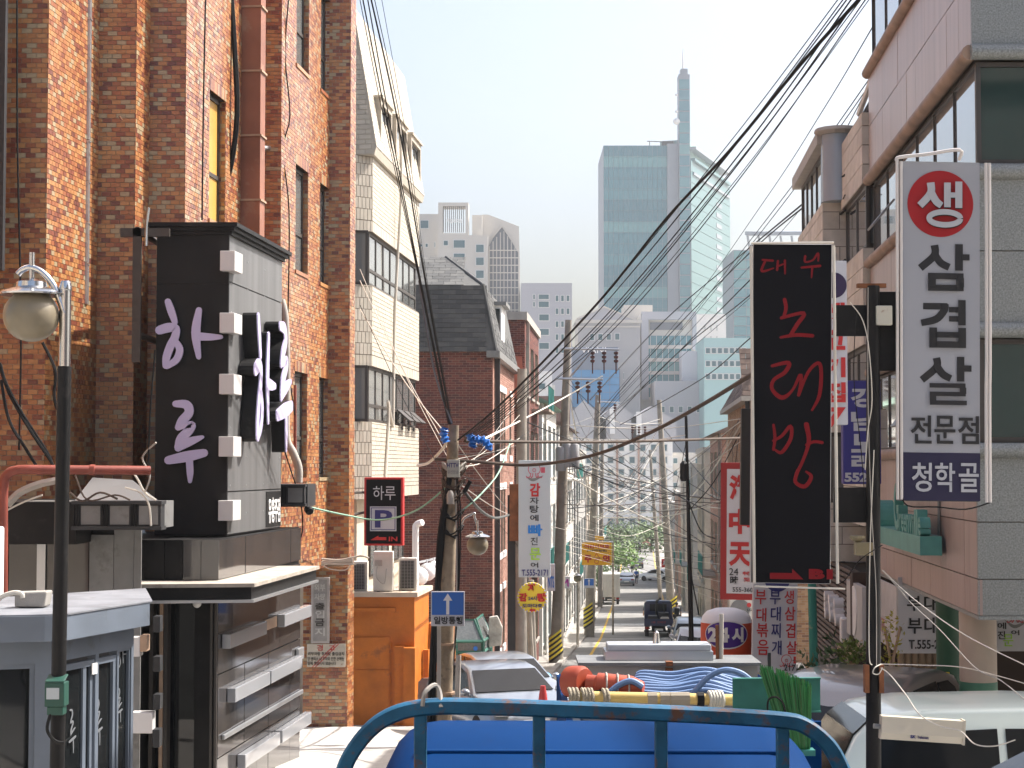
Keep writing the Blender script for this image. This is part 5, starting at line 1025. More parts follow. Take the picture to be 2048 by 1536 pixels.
gs = board('shop_sign', 'tall grey white sign with red disc and black grilled pork lettering', 'sign', 1802, 320, 1962, 1003, 14, mat('sign_grey_face', (.33, .34, .37), .5, spec=.3), .18, M_DARKGREY, roll=R(-.65), yaw=R(3), ew=.006)
pf = gs.pf; mb = MB(); mb.lathe([(67 * pf.k, 0), (67 * pf.k, .004)], pf.p(1880, 406, .007), 48, pf.n); gs.part('red_disc', mb, mat('disc_red', (.33, .016, .02), .5, spec=.25))
M_LGY = mat('letter_grey', (.40, .41, .44), .5)
kg = lambda st, dx=0: [[(1640 + x / 3.071 + dx, 300 + y / 3.071 + dx, wd / 3.071) for x, y, wd in s_] for s_ in st]
ov = [[(758 + 98 * math.cos(q_), 418 + 40 * math.sin(q_), 34) for q_ in [i * math.pi / 10 for i in range(21)]]]
SAENG = [[(672, 196, 48), (672, 262, 46), (605, 340, 44)], [(672, 250, 44), (705, 310, 46), (740, 338, 40)], [(776, 195, 42), (776, 348, 42)], [(790, 272, 32), (835, 272, 32)], [(846, 188, 44), (846, 352, 44)]]
for dx, m_, d_ in ((1.6, M_INK, .0115), (0, M_LGY, .026)): pbrush(gs, kg(SAENG + ov, dx), pf, m_, depth=d_ + .0005, d=d_ - .0005, flat=True)
for st in ([[(700, 582, 48), (700, 645, 46), (612, 725, 46)], [(700, 635, 44), (738, 690, 46), (792, 718, 44)], [(853, 574, 48), (853, 738, 48)], [(870, 655, 38), (918, 655, 38)], [(658, 774, 38), (880, 774, 38)], [(658, 846, 38), (880, 846, 38)], [(682, 785, 48), (682, 840, 48)], [(857, 785, 48), (857, 840, 48)]],
           [[(630, 960, 40), (782, 960, 40)], [(766, 945, 44), (760, 985, 46), (710, 1040, 46), (618, 1064, 40)], [(790, 980, 34), (852, 980, 34)], [(790, 1036, 34), (852, 1036, 34)], [(870, 920, 46), (870, 1076, 46)], [(690, 1092, 48), (690, 1216, 48)], [(870, 1092, 48), (870, 1216, 48)], [(712, 1136, 36), (850, 1136, 36)], [(712, 1196, 40), (850, 1196, 40)]],
           [[(713, 1278, 46), (713, 1335, 46), (622, 1415, 44)], [(713, 1325, 44), (752, 1378, 46), (802, 1405, 42)], [(863, 1270, 46), (863, 1422, 46)], [(882, 1342, 38), (930, 1342, 38)], [(668, 1448, 28), (892, 1448, 28)], [(876, 1460, 40), (876, 1498, 40)], [(668, 1500, 27), (892, 1500, 27)], [(688, 1512, 40), (688, 1548, 40)], [(668, 1554, 28), (898, 1554, 28)]]): pbrush(gs, kg(st), pf, M_INK, depth=.009, d=.007, flat=True)
for c_, x0 in (('전', 1820), ('문', 1868), ('점', 1916)): ptext(gs, c_, pf, x0, 832, x0 + 42, 888, M_INK, d=.008, bold=.014)
mb = MB(); pf.slab(mb, 1803.2, 906, 1960.8, 1001.5, .007, .0095); gs.part('navy_field', mb, mat('navy_field', (.012, .01, .045), .45))
for c_, x0 in (('청', 1822), ('학', 1869), ('골', 1917)): ptext(gs, c_, pf, x0, 926, x0 + 40, 984, M_LGY, d=.0105, bold=.012)
mb = MB()
for x in (1972, 1979): mb.tube(cr([pf.p(x, 322, .02), pf.p(x + 1, 500, .02), pf.p(x + 1, 720, .02), pf.p(x, 800, .02), pf.p(x + 1, 1004, .02)], 3), .013, 8)
for x in (1791, 1799): mb.tube([pf.p(x, 322, .02), pf.p(x + 2, 1000, .02)], .012, 8)
mb.tube(cr([pf.p(1791, 322, .02), pf.p(1795, 314, .02), pf.p(1850, 308, .05), pf.p(1912, 300, .1), pf.p(1915, 318, .05)], 4), .014, 8); gs.part('neon_tube', mb, mat('neon_tube', (.62, .58, .55), .4), smooth=True)
mb = MB(); mb.tube(cr([pf.p(1800, 985, .02), pf.p(1812, 1012, .03), pf.p(1870, 1014, .04), pf.p(1930, 1018, .03), pf.p(1980, 1004, .02)], 4), .006, 5); gs.part('neon_lead', mb, M_WIRE)
us = board('shop_sign', 'dark blue sign with white letters and phone number behind black pole', 'sign', 1686, 761, 1762, 968, 22, mat('royal_blue', (.035, .03, .22), .45), .15, ew=.008)
for c_, x0, y0, x1, y1 in (('강', 1702, 775, 1752, 815), ('남', 1702, 822, 1752, 862), ('노', 1702, 868, 1752, 905), ('래', 1702, 908, 1752, 940), ('552-7', 1688, 945, 1760, 964)): ptext(us, c_, us.pf, x0, y0, x1, y1, M_SWHT, d=.008, bold=.04)
ws = board('shop_sign', 'narrow white sign with red letters and purple disc half hidden by black sign', 'sign', 1640, 520, 1695, 850, 18, M_SWHT, .15, ew=.004)
mb = MB(); mb.lathe([(26 * ws.pf.k, 0), (26 * ws.pf.k, .004)], ws.pf.p(1668, 570, .007), 30, -Y); ws.part('disc', mb, mat('dark_purple', (.03, .015, .06), .4))
for c_, y0 in (('생', 605), ('고', 660), ('기', 715), ('집', 765), ('7', 815)): ptext(ws, c_, ws.pf, 1646, y0, 1690, y0 + 40, M_SRED, d=.008, bold=.04)
cs = board('shop_sign', 'white Chinese restaurant sign in red frame with three red characters', 'sign', 1441, 926, 1520, 1199, 40, M_SRED, .2, mat('frame_red', (.30, .02, .02), .5), roll=R(-.6), yaw=R(-12), face_m=M_SWHT, ew=.14)
for c_, y0, y1 in (('海', 950, 1000), ('中', 1018, 1068), ('天', 1084, 1132)): ptext(cs, c_, cs.pf, 1458, y0, 1502, y1, mat('brush_red', (.42, .02, .02), .5), d=.008, bold=.045)
ptext(cs, '24', cs.pf, 1459, 1136, 1477, 1150, M_INK, d=.008); ptext(cs, '時', cs.pf, 1461, 1152, 1477, 1168, M_INK, d=.008, bold=.02); ptext(cs, '555-360', cs.pf, 1466, 1174, 1506, 1183, M_INK, d=.008)
ptext(cs, '中國', cs.pf, 1486, 1142, 1503, 1150, M_SRED, d=.008, bold=.03); ptext(cs, '料理', cs.pf, 1488, 1154, 1505, 1163, M_SRED, d=.008, bold=.03)
ds = board('shop_sign', 'narrow dark unlit sign panel between red framed sign and black sign', 'sign', 1482, 817, 1512, 1050, 30, mat('unlit_panel', (.035, .034, .03), .5), .15, roll=R(-1), ew=.004)
ms = board('menu_sign', 'white menu sign with three columns of red and navy Korean lettering', 'sign', 1506, 1130, 1594, 1345, 27, M_SWHT, .12, roll=R(-1.4), ew=.004)
pf = ms.pf; ka = lambda x, y: (1440 + x / 4.8, 1100 + y / 4.8)
for c_, x0, y0, x1, y1, m in (('부', 355, 388, 462, 525, M_SRED), ('대', 368, 560, 462, 690, M_SRED), ('볶', 370, 705, 480, 838, M_SRED), ('음', 378, 860, 484, 1005, M_SRED), ('부', 495, 388, 598, 522, M_NAVY), ('대', 505, 545, 600, 680, M_NAVY), ('찌', 510, 700, 600, 840, M_NAVY), ('개', 515, 865, 608, 1000, M_NAVY), ('생', 635, 388, 725, 515, M_SRED), ('삼', 640, 540, 740, 672, M_SRED), ('겹', 650, 700, 738, 838, M_SRED), ('살', 655, 868, 758, 992, M_SRED), ('2171', 632, 1090, 760, 1150, M_INK)):
    a, b = ka(x0 - 25 * (1 - y0 / 1500) + 6, y0), ka(x1 - 25 * (1 - y0 / 1500) + 6, y1); ptext(ms, c_, pf, a[0] - 2, a[1], b[0] - 2, b[1], m, d=.008, bold=.01)
octo(ms, pf, 1574, 1318, .65, M_SRED); mb = MB(); pf.slab(mb, 1590.0 - 2, 1311, 1593.0, 1325, .008, .01); ms.part('seal', mb, M_SRED)
mb = MB(); mb.lathe([(26 * pf.k, 0), (26 * pf.k, .006)], pf.p(1553, 1158, .007), 30, -Y); ms.part('disc', mb, M_NAVY)
mb = MB(); mb.tube([pf.p(1550, 1345, -.06), (pf.p(1550, 1345, -.06).x, 27.06, G(27))], .06, 8); ms.part('stand', mb, M_GREYPAN)
mb = MB(); q = P(1622, 1160, 26); mb.tube([(q.x + .06, 26, G(26)), (q.x, 26, -.9)], .062, 12); single('painted_pole', 'flaking green and tan painted pole behind the menu sign', 'pole', mb, mat('flaking_green', (.02, .19, .15), .6, dirt=(.5, .36, .22), dscale=3.5, damt=.42), True)
# inflatable advertising column
inf = T('inflatable_sign', 'orange red inflatable advertising column with white top and purple oval', 'inflatable sign', P(1452, 1390, 30)); q = P(1452, 1215, 30); r = 51 * 30 / F; g = G(30)
def ring(z, rr, n=28): return [Vector((q.x + rr * math.cos(2 * math.pi * i / n) * (1 + .012 * math.cos(i * 2.1)), 30 + rr * math.sin(2 * math.pi * i / n), z)) for i in range(n)]
zt = q.z; mb = MB(); mb.loft([ring(g, r * .95), ring(g + .5, r), ring(zt - .36, r), ring(zt - .24, r * .99)]); inf.part('body', mb, mat('inflatable_red', (.62, .07, .02), .5), smooth=True)
mb = MB(); mb.loft([ring(zt - .24, r * .992), ring(zt - .14, r * .93), ring(zt - .06, r * .75), ring(zt - .01, r * .4), ring(zt, r * .1)]); inf.part('cap', mb, mat('inflatable_white', (.78, .78, .8), .5), smooth=True)
def wrap(th, mb_in, m, nm):
    th.part(nm, mb_in, m)
def oval(rx, ry, e):
    mb = MB(); n = 26; cz = P(1452, 1265, 30).z; pts = []
    for rr in (0, .35, .7, 1):
        for i in range(n):
            a = 2 * math.pi * i / n; dx = rx * rr * math.cos(a); ang = dx / r - R(6); pts.append((q.x + (r + e) * math.sin(ang), 30 - (r + e) * math.cos(ang), cz + ry * rr * math.sin(a)))
    mb.add(pts, [(k * n + i, k * n + (i + 1) % n, (k + 1) * n + (i + 1) % n, (k + 1) * n + i) for k in range(3) for i in range(n)]); return mb
inf.part('oval_rim', oval(.385, .235, .012), M_WPAINT); inf.part('oval', oval(.365, .212, .018), mat('purple', (.07, .02, .25), .5))
class Cyl(Fr):
    def __init__(s): s.u = X; s.v = Z; s.n = -Y; s.r = r; s.x = q.x
    def p(s, u, v, d=0): ang = u / s.r - R(6); return Vector((s.x + (s.r + d) * math.sin(ang), 30 - (s.r + d) * math.cos(ang), v))
cz = P(1452, 1265, 30).z; cf = Cyl()
for c_, u0, u1 in (('2', -.30, -.14), ('4', -.13, .04), ('시', .08, .27)): text(inf, c_, cf, (u0, cz - .12, u1, cz + .12), M_WPAINT, d=.03, depth=.012, bold=.05)
text(inf, '감', cf, (-.25, cz - .62, .0, cz - .33), M_YSIGN, d=.02, depth=.004, bold=.06); text(inf, '해', cf, (.02, cz - .62, .26, cz - .33), M_YSIGN, d=.02, depth=.004, bold=.06)
# planting by the slatted front
M_LEAF = mat('shrub_leaf', (.035, .07, .02), .6, island=[(0, (.03, .065, .018)), (.5, (.05, .09, .025)), (.8, (.022, .05, .015))])
def leafy(t, name, m, c, rx, rz, n, s_, up=.3):
    mb = MB()
    for _ in range(n):
        d = Vector((random.gauss(0, 1), random.gauss(0, 1), random.gauss(0, 1))).normalized() * random.random() ** .4
        p = Vector(c) + Vector((d.x * rx, d.y * rx, d.z * rz)); a = Vector((random.uniform(-1, 1), random.uniform(-1, 1), random.uniform(-.4, 1) + up)).normalized(); b = a.cross(Vector((random.uniform(-1, 1), random.uniform(-1, 1), random.uniform(-1, 1)))).normalized()
        L_ = s_ * random.uniform(.7, 1.4); mb.add([p, p + a * L_ * .5 + b * L_ * .22, p + a * L_, p + a * L_ * .5 - b * L_ * .22], [(0, 1, 2, 3)])
    return t.part(name, mb, m, kind='stuff')
def shrub(label, px, y0, y1, D, wd, n, s_, name='shrub', group=None, m=M_LEAF):
    top, bot = P(px, y0, D), P(px, y1, D); g = min(bot.z, G(D)) if y1 > 1380 else bot.z
    t = T(name, label, 'shrub', (top.x, D, g), group=group)
    mb = MB()
    for i in range(5): a = Vector((top.x, D, g)); e = Vector((top.x + random.uniform(-.5, .5) * wd, D + random.uniform(-.3, .3) * wd, (top.z - g) * .8 + g)); mb.tube(cr([a, (a + e) / 2 + Vector((0, 0, .05)), e], 3), [.018] * 3 + [.012] * 3 + [.006], 5)
    t.part('stems', mb, M_TAN); leafy(t, 'foliage', m, (top.x, D, (top.z + g) / 2 + (top.z - g) * .1), wd, (top.z - g) * .5, n, s_); return t
shrub('dark green shrub with upright leaves in front of the low grey wall', 1668, 1302, 1400, 24.5, .32, 420, .13); shrub('loose dark green shrub beside the flaking green pole', 1640, 1320, 1400, 25.5, .35, 320, .12); shrub('low dark shrub half hidden behind the green broom', 1610, 1320, 1390, 25.8, .25, 200, .11)
ft = T('flower_tree', 'small potted tree with pale flowers on a wrapped trunk', 'tree', P(1706, 1420, 22.5)); q = P(1704, 1330, 22.5)
mb = MB(); [mb.tube([(q.x + o_, 22.5, G(22.5)), (q.x + o_ * .6, 22.5, q.z + .05)], .035, 8) for o_ in (-.03, .04)]; ft.part('trunk', mb, mat('wrapped_trunk', (.4, .28, .2), .8, var=.2), smooth=True)
leafy(ft, 'crown', mat('young_leaf', (.12, .17, .03), .6), q + Z * .14, .2, .17, 220, .085); leafy(ft, 'flowers', mat('pale_flower', (.6, .45, .3), .6), q + Z * .18, .19, .15, 90, .06)
f2 = T('flower_tree', 'thin yellow green potted tree right of the black pole', 'tree', P(1782, 1420, 22.5)); q = P(1783, 1300, 23.5); mb = MB(); [mb.tube([(q.x + o_, 23.5, G(23.5)), (q.x + o_ * .6, 23.5, q.z - .1), (q.x + o_ * 3, 23.5, q.z + .3)], .02, 6) for o_ in (-.03, .04)]; f2.part('trunk', mb, M_TAN); leafy(f2, 'crown', mat('yellow_leaf', (.32, .3, .03), .6), q + Z * .1, .17, .4, 130, .06)
mb = MB(); a = Vector((RX(25) - .45, 24, G(24) - .3)); mb.obox(a, (-.15, .0, 0), UR * 12, Z * .75); mb.obox(a + Z * .75 + X * .02, (-.2, 0, 0), UR * 12, Z * .05); single('low_wall', 'low dark grey wall with pale coping behind the shrubs', 'wall', mb, mat('dark_wall', (.09, .085, .08), .8, var=.2))
# ---------------------------------------------------------------- vehicles
M_CARGL = mat('car_glass', (.008, .010, .012), .05, spec=.25)
M_TAIL = mat('tail_light', (.25, .01, .01), .2); M_HEAD = mat('head_light', (.6, .62, .65), .1, .3)
def paint(nm, c, metal=.0): return mat(nm, c, .3, metal, coat=.7)
PROF = {
 'sedan': dict(L=4.5, w=1.78, belt=.93, roof=1.47, p=[(-2.15, .3), (-2.25, .55), (-2.2, .88), (-2.0, .98), (-1.55, 1.02), (-1.05, 1.34), (-.55, 1.46), (.0, 1.47), (.45, 1.4), (1.15, 1.0), (1.7, .92), (2.1, .76), (2.25, .55), (2.2, .3)],
     side=[[(-1.35, .96), (-.3, .96), (-.3, 1.4), (-.6, 1.4), (-1.0, 1.25)], [(-.24, .96), (.98, .96), (.4, 1.34), (.0, 1.4), (-.24, 1.4)]], ws=((.5, 1.37), (1.12, 1.02)), rw=((-1.02, 1.33), (-1.5, 1.05))),
 'suv': dict(L=4.6, w=1.86, belt=1.08, roof=1.74, p=[(-2.2, .35), (-2.3, .6), (-2.25, 1.05), (-2.1, 1.3), (-1.85, 1.62), (-1.4, 1.72), (-.4, 1.75), (.2, 1.71), (.55, 1.62), (1.2, 1.16), (1.9, 1.05), (2.2, .9), (2.3, .6), (2.25, .35)],
     side=[[(-1.75, 1.12), (-.95, 1.12), (-.95, 1.62), (-1.4, 1.6), (-1.62, 1.5)], [(-.88, 1.12), (.1, 1.12), (.1, 1.64), (-.88, 1.64)], [(.16, 1.12), (1.06, 1.14), (.5, 1.55), (.16, 1.63)]], ws=((.58, 1.58), (1.17, 1.19)), rw=((-1.9, 1.58), (-2.1, 1.33))),
 'box': dict(L=3.95, w=1.7, belt=1.02, roof=1.66, p=[(-1.9, .3), (-1.97, .6), (-1.95, 1.1), (-1.9, 1.45), (-1.78, 1.6), (-1.4, 1.66), (-.3, 1.69), (.7, 1.67), (1.1, 1.61), (1.28, 1.46), (1.5, 1.06), (1.8, .98), (1.92, .82), (1.97, .55), (1.92, .3)],
     side=[[(-1.7, 1.06), (-1.05, 1.04), (-1.05, 1.5), (-1.6, 1.5)], [(-.98, 1.03), (.0, 1.03), (.0, 1.52), (-.98, 1.52)], [(.07, 1.03), (1.22, 1.05), (1.06, 1.47), (.07, 1.52)]], ws=((1.12, 1.58), (1.48, 1.1)), ws2=(((1.14, 1.575), (1.28, 1.46)), ((1.28, 1.46), (1.48, 1.1))), rw=((-1.93, 1.42), (-1.96, 1.12))),
}
def car(label, x, y, head, kind, m, name='parked_car', group=None, detail=True):
    c = PROF[kind]; th = T(name, label, 'car', (x, y, G(y) + .0), head, group=group, local=True)
    hwf = lambda z: c['w'] / 2 * (1 - .02 * max(0, .6 - z) / .3) if z <= c['belt'] else c['w'] / 2 - .2 * ((z - c['belt']) / (c['roof'] - c['belt'])) ** 1.1
    prof = c['p']; cx = 0; cz = .75; mb = MB(); rings = []
    dense = []
    for i in range(len(prof)):
        a = prof[i - 1] if i else prof[0]; dense.append(prof[i])
    for t, s_ in ((-1, .955), (-.97, .985), (-.86, 1), (-.4, 1.006), (0, 1.008), (.4, 1.006), (.86, 1), (.97, .985), (1, .955)):
        rings.append([Vector((cx + (px - cx) * (1 - (1 - s_) * .35), t * hwf(pz), cz + (pz - cz) * (s_ if pz > cz else 1))) for px, pz in prof])
    mb.loft(rings); th.part('body', mb, m, smooth='all')
    for s_ in (-1, 1):
        for sd in c['side']:
            mb = MB(); mb.prism([Vector((px, s_ * (hwf(pz) - .004), pz)) for px, pz in sd], Vector((0, s_ * .012, 0))); th.part('side_window', mb, M_CARGL)
        if detail:
            mb = MB(); mx = c['ws'][1][0] - .1; mb.ball((mx, s_ * (c['w'] / 2 + .1), c['belt'] + .1), .1, 12, 8, .75); mb.tube([(mx, s_ * (c['w'] / 2 - .03), c['belt'] + .03), (mx, s_ * (c['w'] / 2 + .08), c['belt'] + .07)], .03, 6); th.part('mirror', mb, m, smooth=True)
            mb = MB(); yy = s_ * (c['w'] / 2 + .001)
            for hx in (-.75, .3): mb.box((hx, yy - .01, c['belt'] - .12), (hx + .18, yy + .02, c['belt'] - .08))
            th.part('door_handle', mb, M_ALU)
        for ex, mm, nm in ((-c['L'] / 2, M_TAIL, 'tail_light'), (c['L'] / 2, M_HEAD, 'head_light')):
            z = .78 if kind == 'sedan' else .9; sg = 1 if ex > 0 else -1; mb = MB(); mb.box((ex - sg * .16, s_ * c['w'] * .28, z - .08), (ex - sg * .0, s_ * c['w'] * .46, z + .08)); th.part(nm, mb, mm, bevel=.03)
        for wx in (-c['L'] * .29, c['L'] * .31):
            mb = MB(); mb.lathe([(.2, -.1), (.31, -.1), (.325, -.06), (.325, .06), (.31, .1), (.2, .1)], (wx, s_ * (c['w'] / 2 - .1), .325), 20, Y); wh = th.part('wheel', mb, M_RUBBER, smooth=True)
            mb = MB(); mb.lathe([(.2, -.09), (.2, .09), (.05, .07)], (wx, s_ * (c['w'] / 2 - .1), .325), 14, Y * s_); th.part('rim', mb, M_ALU, parent=wh)
    for key, nm in (('ws', 'windscreen'), ('rw', 'rear_window')):
      for (x0, z0), (x1, z1) in (c.get(key + '2') or (c[key],)):
        dx, dz = x1 - x0, z1 - z0; n = Vector((-dz, 0, dx)); n = (n if n.z > 0 else -n).normalized() * .008
        k0, k1 = hwf(z0) - .07, hwf(z1) - .06; mb = MB(); mb.prism([Vector((x0, -k0, z0)), Vector((x0, k0, z0)), Vector((x1, k1, z1)), Vector((x1, -k1, z1))], n + n); th.part(nm, mb, M_CARGL)
    if detail:
        for ex in (-1, 1): mb = MB(); mb.box((ex * (c['L'] / 2 + .005) - .01, -.26, .5), (ex * (c['L'] / 2 + .005) + .012, .26, .62)); th.part('number_plate', mb, M_WPAINT)
        if kind == 'box':
            for s_ in (-1, 1): mb = MB(); mb.tube([(-1.5, s_ * .6, 1.66), (.7, s_ * .62, 1.65)], .012, 6); th.part('roof_seam', mb, m)
    return th
car('mint green boxy van parked under the pink marble building', 4.2, 16.15, math.pi, 'box', paint('mint_paint', (.66, .75, .70)))
car('dark taupe estate car facing the street behind the mint green van', 3.72, 20.1, math.atan2(-.89, -.45), 'suv', paint('taupe_metallic', (.20, .175, .165), .4))
car('white saloon car parked in front of the mint green van', 4.3, 12.5, math.pi, 'sedan', paint('white_car', (.7, .7, .72)))
SILV = paint('silver_car', (.30, .33, .37), .6)
car('silver saloon with bright windscreen parked behind the weathered utility pole', -.35, 36.2, math.atan2(-.93, .36), 'sedan', SILV, group=None); car('silver grey car beside the green framed glass porch', -.3, 41.8, math.atan2(-.93, .36), 'sedan', paint('silver_grey', (.33, .36, .4), .6))
car('white hatchback at the right kerb beyond the inflatable column', RX(70) - 1.35, 70, R(86), 'sedan', paint('white_car', (.7, .7, .72))); car('pale blue grey car at the right kerb next to white hatchback', RX(77) - 1.3, 77, R(86), 'suv', paint('blue_grey_car', (.28, .33, .38), .5))
street = R(86)
car('silver saloon parked on the left far down the street', 13.0, 205, street, 'sedan', SILV); car('black saloon stopped in the middle of the far street', 17.3, 250, street, 'sedan', paint('black_car', (.012, .012, .014))); car('white car parked on the left behind silver saloon', 16.2, 268, street, 'suv', paint('white_car', (.7, .7, .72)), detail=False)
car('white car nosing out from the right far down the street', 17.4, 216, R(150), 'sedan', paint('white_car', (.7, .7, .72)), detail=False); car('dark car waiting at the far end of the street', 20.5, 300, street, 'suv', paint('black_car', (.012, .012, .014)), detail=False); car('red car at the far end beneath the street trees', 23.6, 318, street, 'sedan', paint('red_car', (.35, .03, .03)), detail=False); car('grey car queued behind the dark car at the street end', 22.0, 335, street, 'suv', SILV, detail=False)

def wheel(th, x, y, r, w_):
    mb = MB(); mb.lathe([(r * .6, -w_ / 2), (r * .95, -w_ / 2), (r, -w_ / 2 + .03), (r, w_ / 2 - .03), (r * .95, w_ / 2), (r * .6, w_ / 2)], (x, y, r), 20, Y); o = th.part('wheel', mb, M_RUBBER, smooth=True)
    mb = MB(); mb.lathe([(r * .6, -w_ * .4), (r * .6, w_ * .4), (.04, w_ * .3)], (x, y, r), 14, Y if y > 0 else -Y); th.part('rim', mb, M_GREYPAN, parent=o)
def rrect(y0, y1, z0, z1, x, rr=.2, n=5, rb=.05):
    pts = []
    for (cy_, cz_, a0, r_) in ((y1 - rr, z1 - rr, 0, rr), (y0 + rr, z1 - rr, 90, rr), (y0 + rb, z0 + rb, 180, rb), (y1 - rb, z0 + rb, 270, rb)):
        for i in range(n + 1): a = R(a0 + 90 * i / n); pts.append(Vector((x, cy_ + r_ * math.cos(a), cz_ + r_ * math.sin(a))))
    return pts
def cab(th, m, x0, W, H, zl=.45, L_=1.45, rr=.24):
    """cab of a small lorry; x0 is its rear wall, it runs forward"""
    h = W / 2; mb = MB()
    rings = [rrect(-h + .05, h - .05, zl, H - .10, x0, rr), rrect(-h + .035, h - .035, zl, H - .05, x0 + .004, rr), rrect(-h + .015, h - .015, zl, H - .015, x0 + .025, rr), rrect(-h, h, zl, H, x0 + .08, rr), rrect(-h, h, zl, H, x0 + .7, rr), rrect(-h, h, zl, H - .04, x0 + .95, rr), rrect(-h, h, zl, H - .35, x0 + 1.2, rr), rrect(-h, h, zl, 1.15, x0 + L_, .1), rrect(-h + .05, h - .05, zl, 1.0, x0 + L_ + .05, .1)]
    o = th.part('cab', MB().loft(rings), m, smooth=True)
    return o
# the near blue lorry: bed headboard frame in front of its cab
M_BLUEF = mat('chipped_blue_paint', (.014, .10, .19), .55, var=.3, vscale=8, spec=.3, dirt=(.12, .06, .04), dscale=15, damt=.48, bump=.1, bscale=30); M_BLUEC = mat('blue_cab_paint', (.002, .030, .115), .65, spec=.04, var=.08, vscale=2)
g = G(6.2)
l1 = T('blue_lorry', 'blue flatbed lorry with chipped arched headboard frame in front of its cab', 'lorry', (.29, 6.2, g))
fp = [(664, 1660), (680, 1570), (700, 1512), (745, 1455), (800, 1424), (870, 1413), (980, 1414), (1190, 1421), (1400, 1430), (1560, 1440), (1610, 1452), (1655, 1488), (1682, 1535), (1700, 1590), (1716, 1670)]
pts = [Vector(q_) for q_ in cr([P(x, y, 6.0) for x, y in fp], 5)]; mb = MB()
rings = []
for i, p in enumerate(pts):
    t = (pts[min(i + 1, len(pts) - 1)] - pts[max(i - 1, 0)]).normalized(); n = Vector((-t.z, 0, t.x)); a, b = .026, .03
    rings.append([p + n * a * cx_ + Y * b * cy_ for cx_, cy_ in ((1, .6), (.7, 1), (-.7, 1), (-1, .6), (-1, -.6), (-.7, -1), (.7, -1), (1, -.6))])
mb.loft(rings); l1.part('headboard_frame', mb, M_BLUEF, smooth=True)
for x, yt in ((841, 1425), (1078, 1426), (1322, 1434), (1565, 1450)):
    mb = MB(); a = P(x, yt, 6.0); mb.box((a.x - .021, 5.985, -1.9), (a.x + .021, 6.02, a.z)); l1.part('headboard_bar', mb, M_BLUEF, bevel=.005)
xl, xr = P(700, 1600, 6).x, P(1690, 1600, 6).x
mb = MB(); mb.box((xl, 5.97, -2.0), (xr, 6.03, -1.35)); l1.part('headboard', mb, M_BLUEC, bevel=.01)
for s_, xx in ((0, xl), (1, xr - .03)): mb = MB(); mb.box((xx, 3.3, -2.0), (xx + .03, 5.96, -1.62)); l1.part('side_board', mb, M_BLUEC)
mb = MB(); mb.box((xl, 3.3, -2.08), (xr, 6.0, -2.0)); l1.part('bed_floor', mb, M_DARKGREY)
lc = T('x', None, None, (.29, 6.2, g), R(90), local=True); bpy.data.objects.remove(lc.o)
class Sub:                                   # writes parts of a lorry in its own axes: x forward, y to the left
    def __init__(s, th, loc, rot): s.th = th; s.M = Matrix.Translation(loc) @ Matrix.Rotation(rot, 4, 'Z')
    def part(s, nm, mb, m, **k): mb.v = [s.M @ v for v in mb.v]; return s.th.part(nm, mb, m, **k)
rz = R(-1)
S1 = Sub(l1, (.31, 6.14, g), R(90) + rz)
Hc = -.975 - g
h_ = .8; S1.part('cab', MB().loft([rrect(-h_ + .05, h_ - .05, .5, Hc - .2, 0, .16), rrect(-h_ + .03, h_ - .03, .5, Hc - .13, .05, .18), rrect(-h_ + .01, h_ - .01, .5, Hc - .075, .18, .2), rrect(-h_, h_, .5, Hc - .03, .38, .2), rrect(-h_, h_, .5, Hc - .004, .62, .2), rrect(-h_, h_, .5, Hc, .85, .2), rrect(-h_, h_, .5, Hc - .06, 1.1, .2), rrect(-h_, h_, .5, Hc - .35, 1.3, .2), rrect(-h_, h_, .5, 1.15, 1.55, .1), rrect(-h_ + .05, h_ - .05, .5, 1.0, 1.6, .1)]), M_BLUEC, smooth='all')
for x_, z_ in ((.34, .033), (.12, .088)): mb = MB(); mb.box((x_ - .02, -.66, Hc - z_ - .02), (x_ + .02, .66, Hc - z_ + .0015)); S1.part('roof_rib', mb, M_BLUEC, bevel=.008)
mb = MB(); mb.box((-.03, -.55, Hc - .72), (.0, .55, Hc - .42)); S1.part('rear_window', mb, M_CARGL, bevel=.02)
mb = MB(); mb.prism([Vector((1.0, -.68, Hc - .1)), Vector((1.0, .68, Hc - .1)), Vector((1.44, .74, 1.2)), Vector((1.44, -.74, 1.2))], (.03, 0, .03)); S1.part('windscreen', mb, M_CARGL)
for y_ in (-.7, .7):
    for x_ in (.95, -2.0): wheel(S1, x_, y_, .3, .18)
mb = MB(); mb.box((-2.8, -.35, .35), (1.3, .35, .5)); S1.part('chassis', mb, M_BLACK)
# ropes and scraps on the headboard
mb = MB(); mb.tube(cr([P(845, 1412, 5.97), P(850, 1385, 5.97), P(870, 1370, 6.0), P(880, 1385, 6.0), P(882, 1415, 5.97)], 5), .008, 6); single('rope_loop', 'grey rope loop tied over the blue headboard frame', 'rope', mb, M_PVC, True)
# the second lorry with its load
g = G(11)
l2 = T('work_lorry', 'flatbed work lorry loaded with hoses and a white tool chest', 'lorry', (1.05, 11.5, g))
x0, x1 = P(1135, 1400, 10.9).x, P(1640, 1400, 10.9).x
mb = MB(); mb.box((x0, 10.9, -2.0), (x1, 13.6, -1.86)); l2.part('bed_floor', mb, M_DARKGREY)
mb = MB(); mb.box((x0, 10.86, -2.0), (x1, 10.9, -1.52)); l2.part('tailgate', mb, M_BLUEC)
for xx in (x0, x1 - .04): mb = MB(); mb.box((xx, 10.91, -2.0), (xx + .04, 13.6, -1.55)); l2.part('side_board', mb, M_BLUEC)
S2 = Sub(l2, ((x0 + x1) / 2, 13.7, G(13.5)), R(90)); cab(S2, mat('navy_cab', (.02, .05, .14), .35, coat=.5), 0, 1.55, 1.5, .45)
for y_ in (-.65, .65):
    for x_ in (.9, -2.1): wheel(S2, x_, y_, .3, .18)
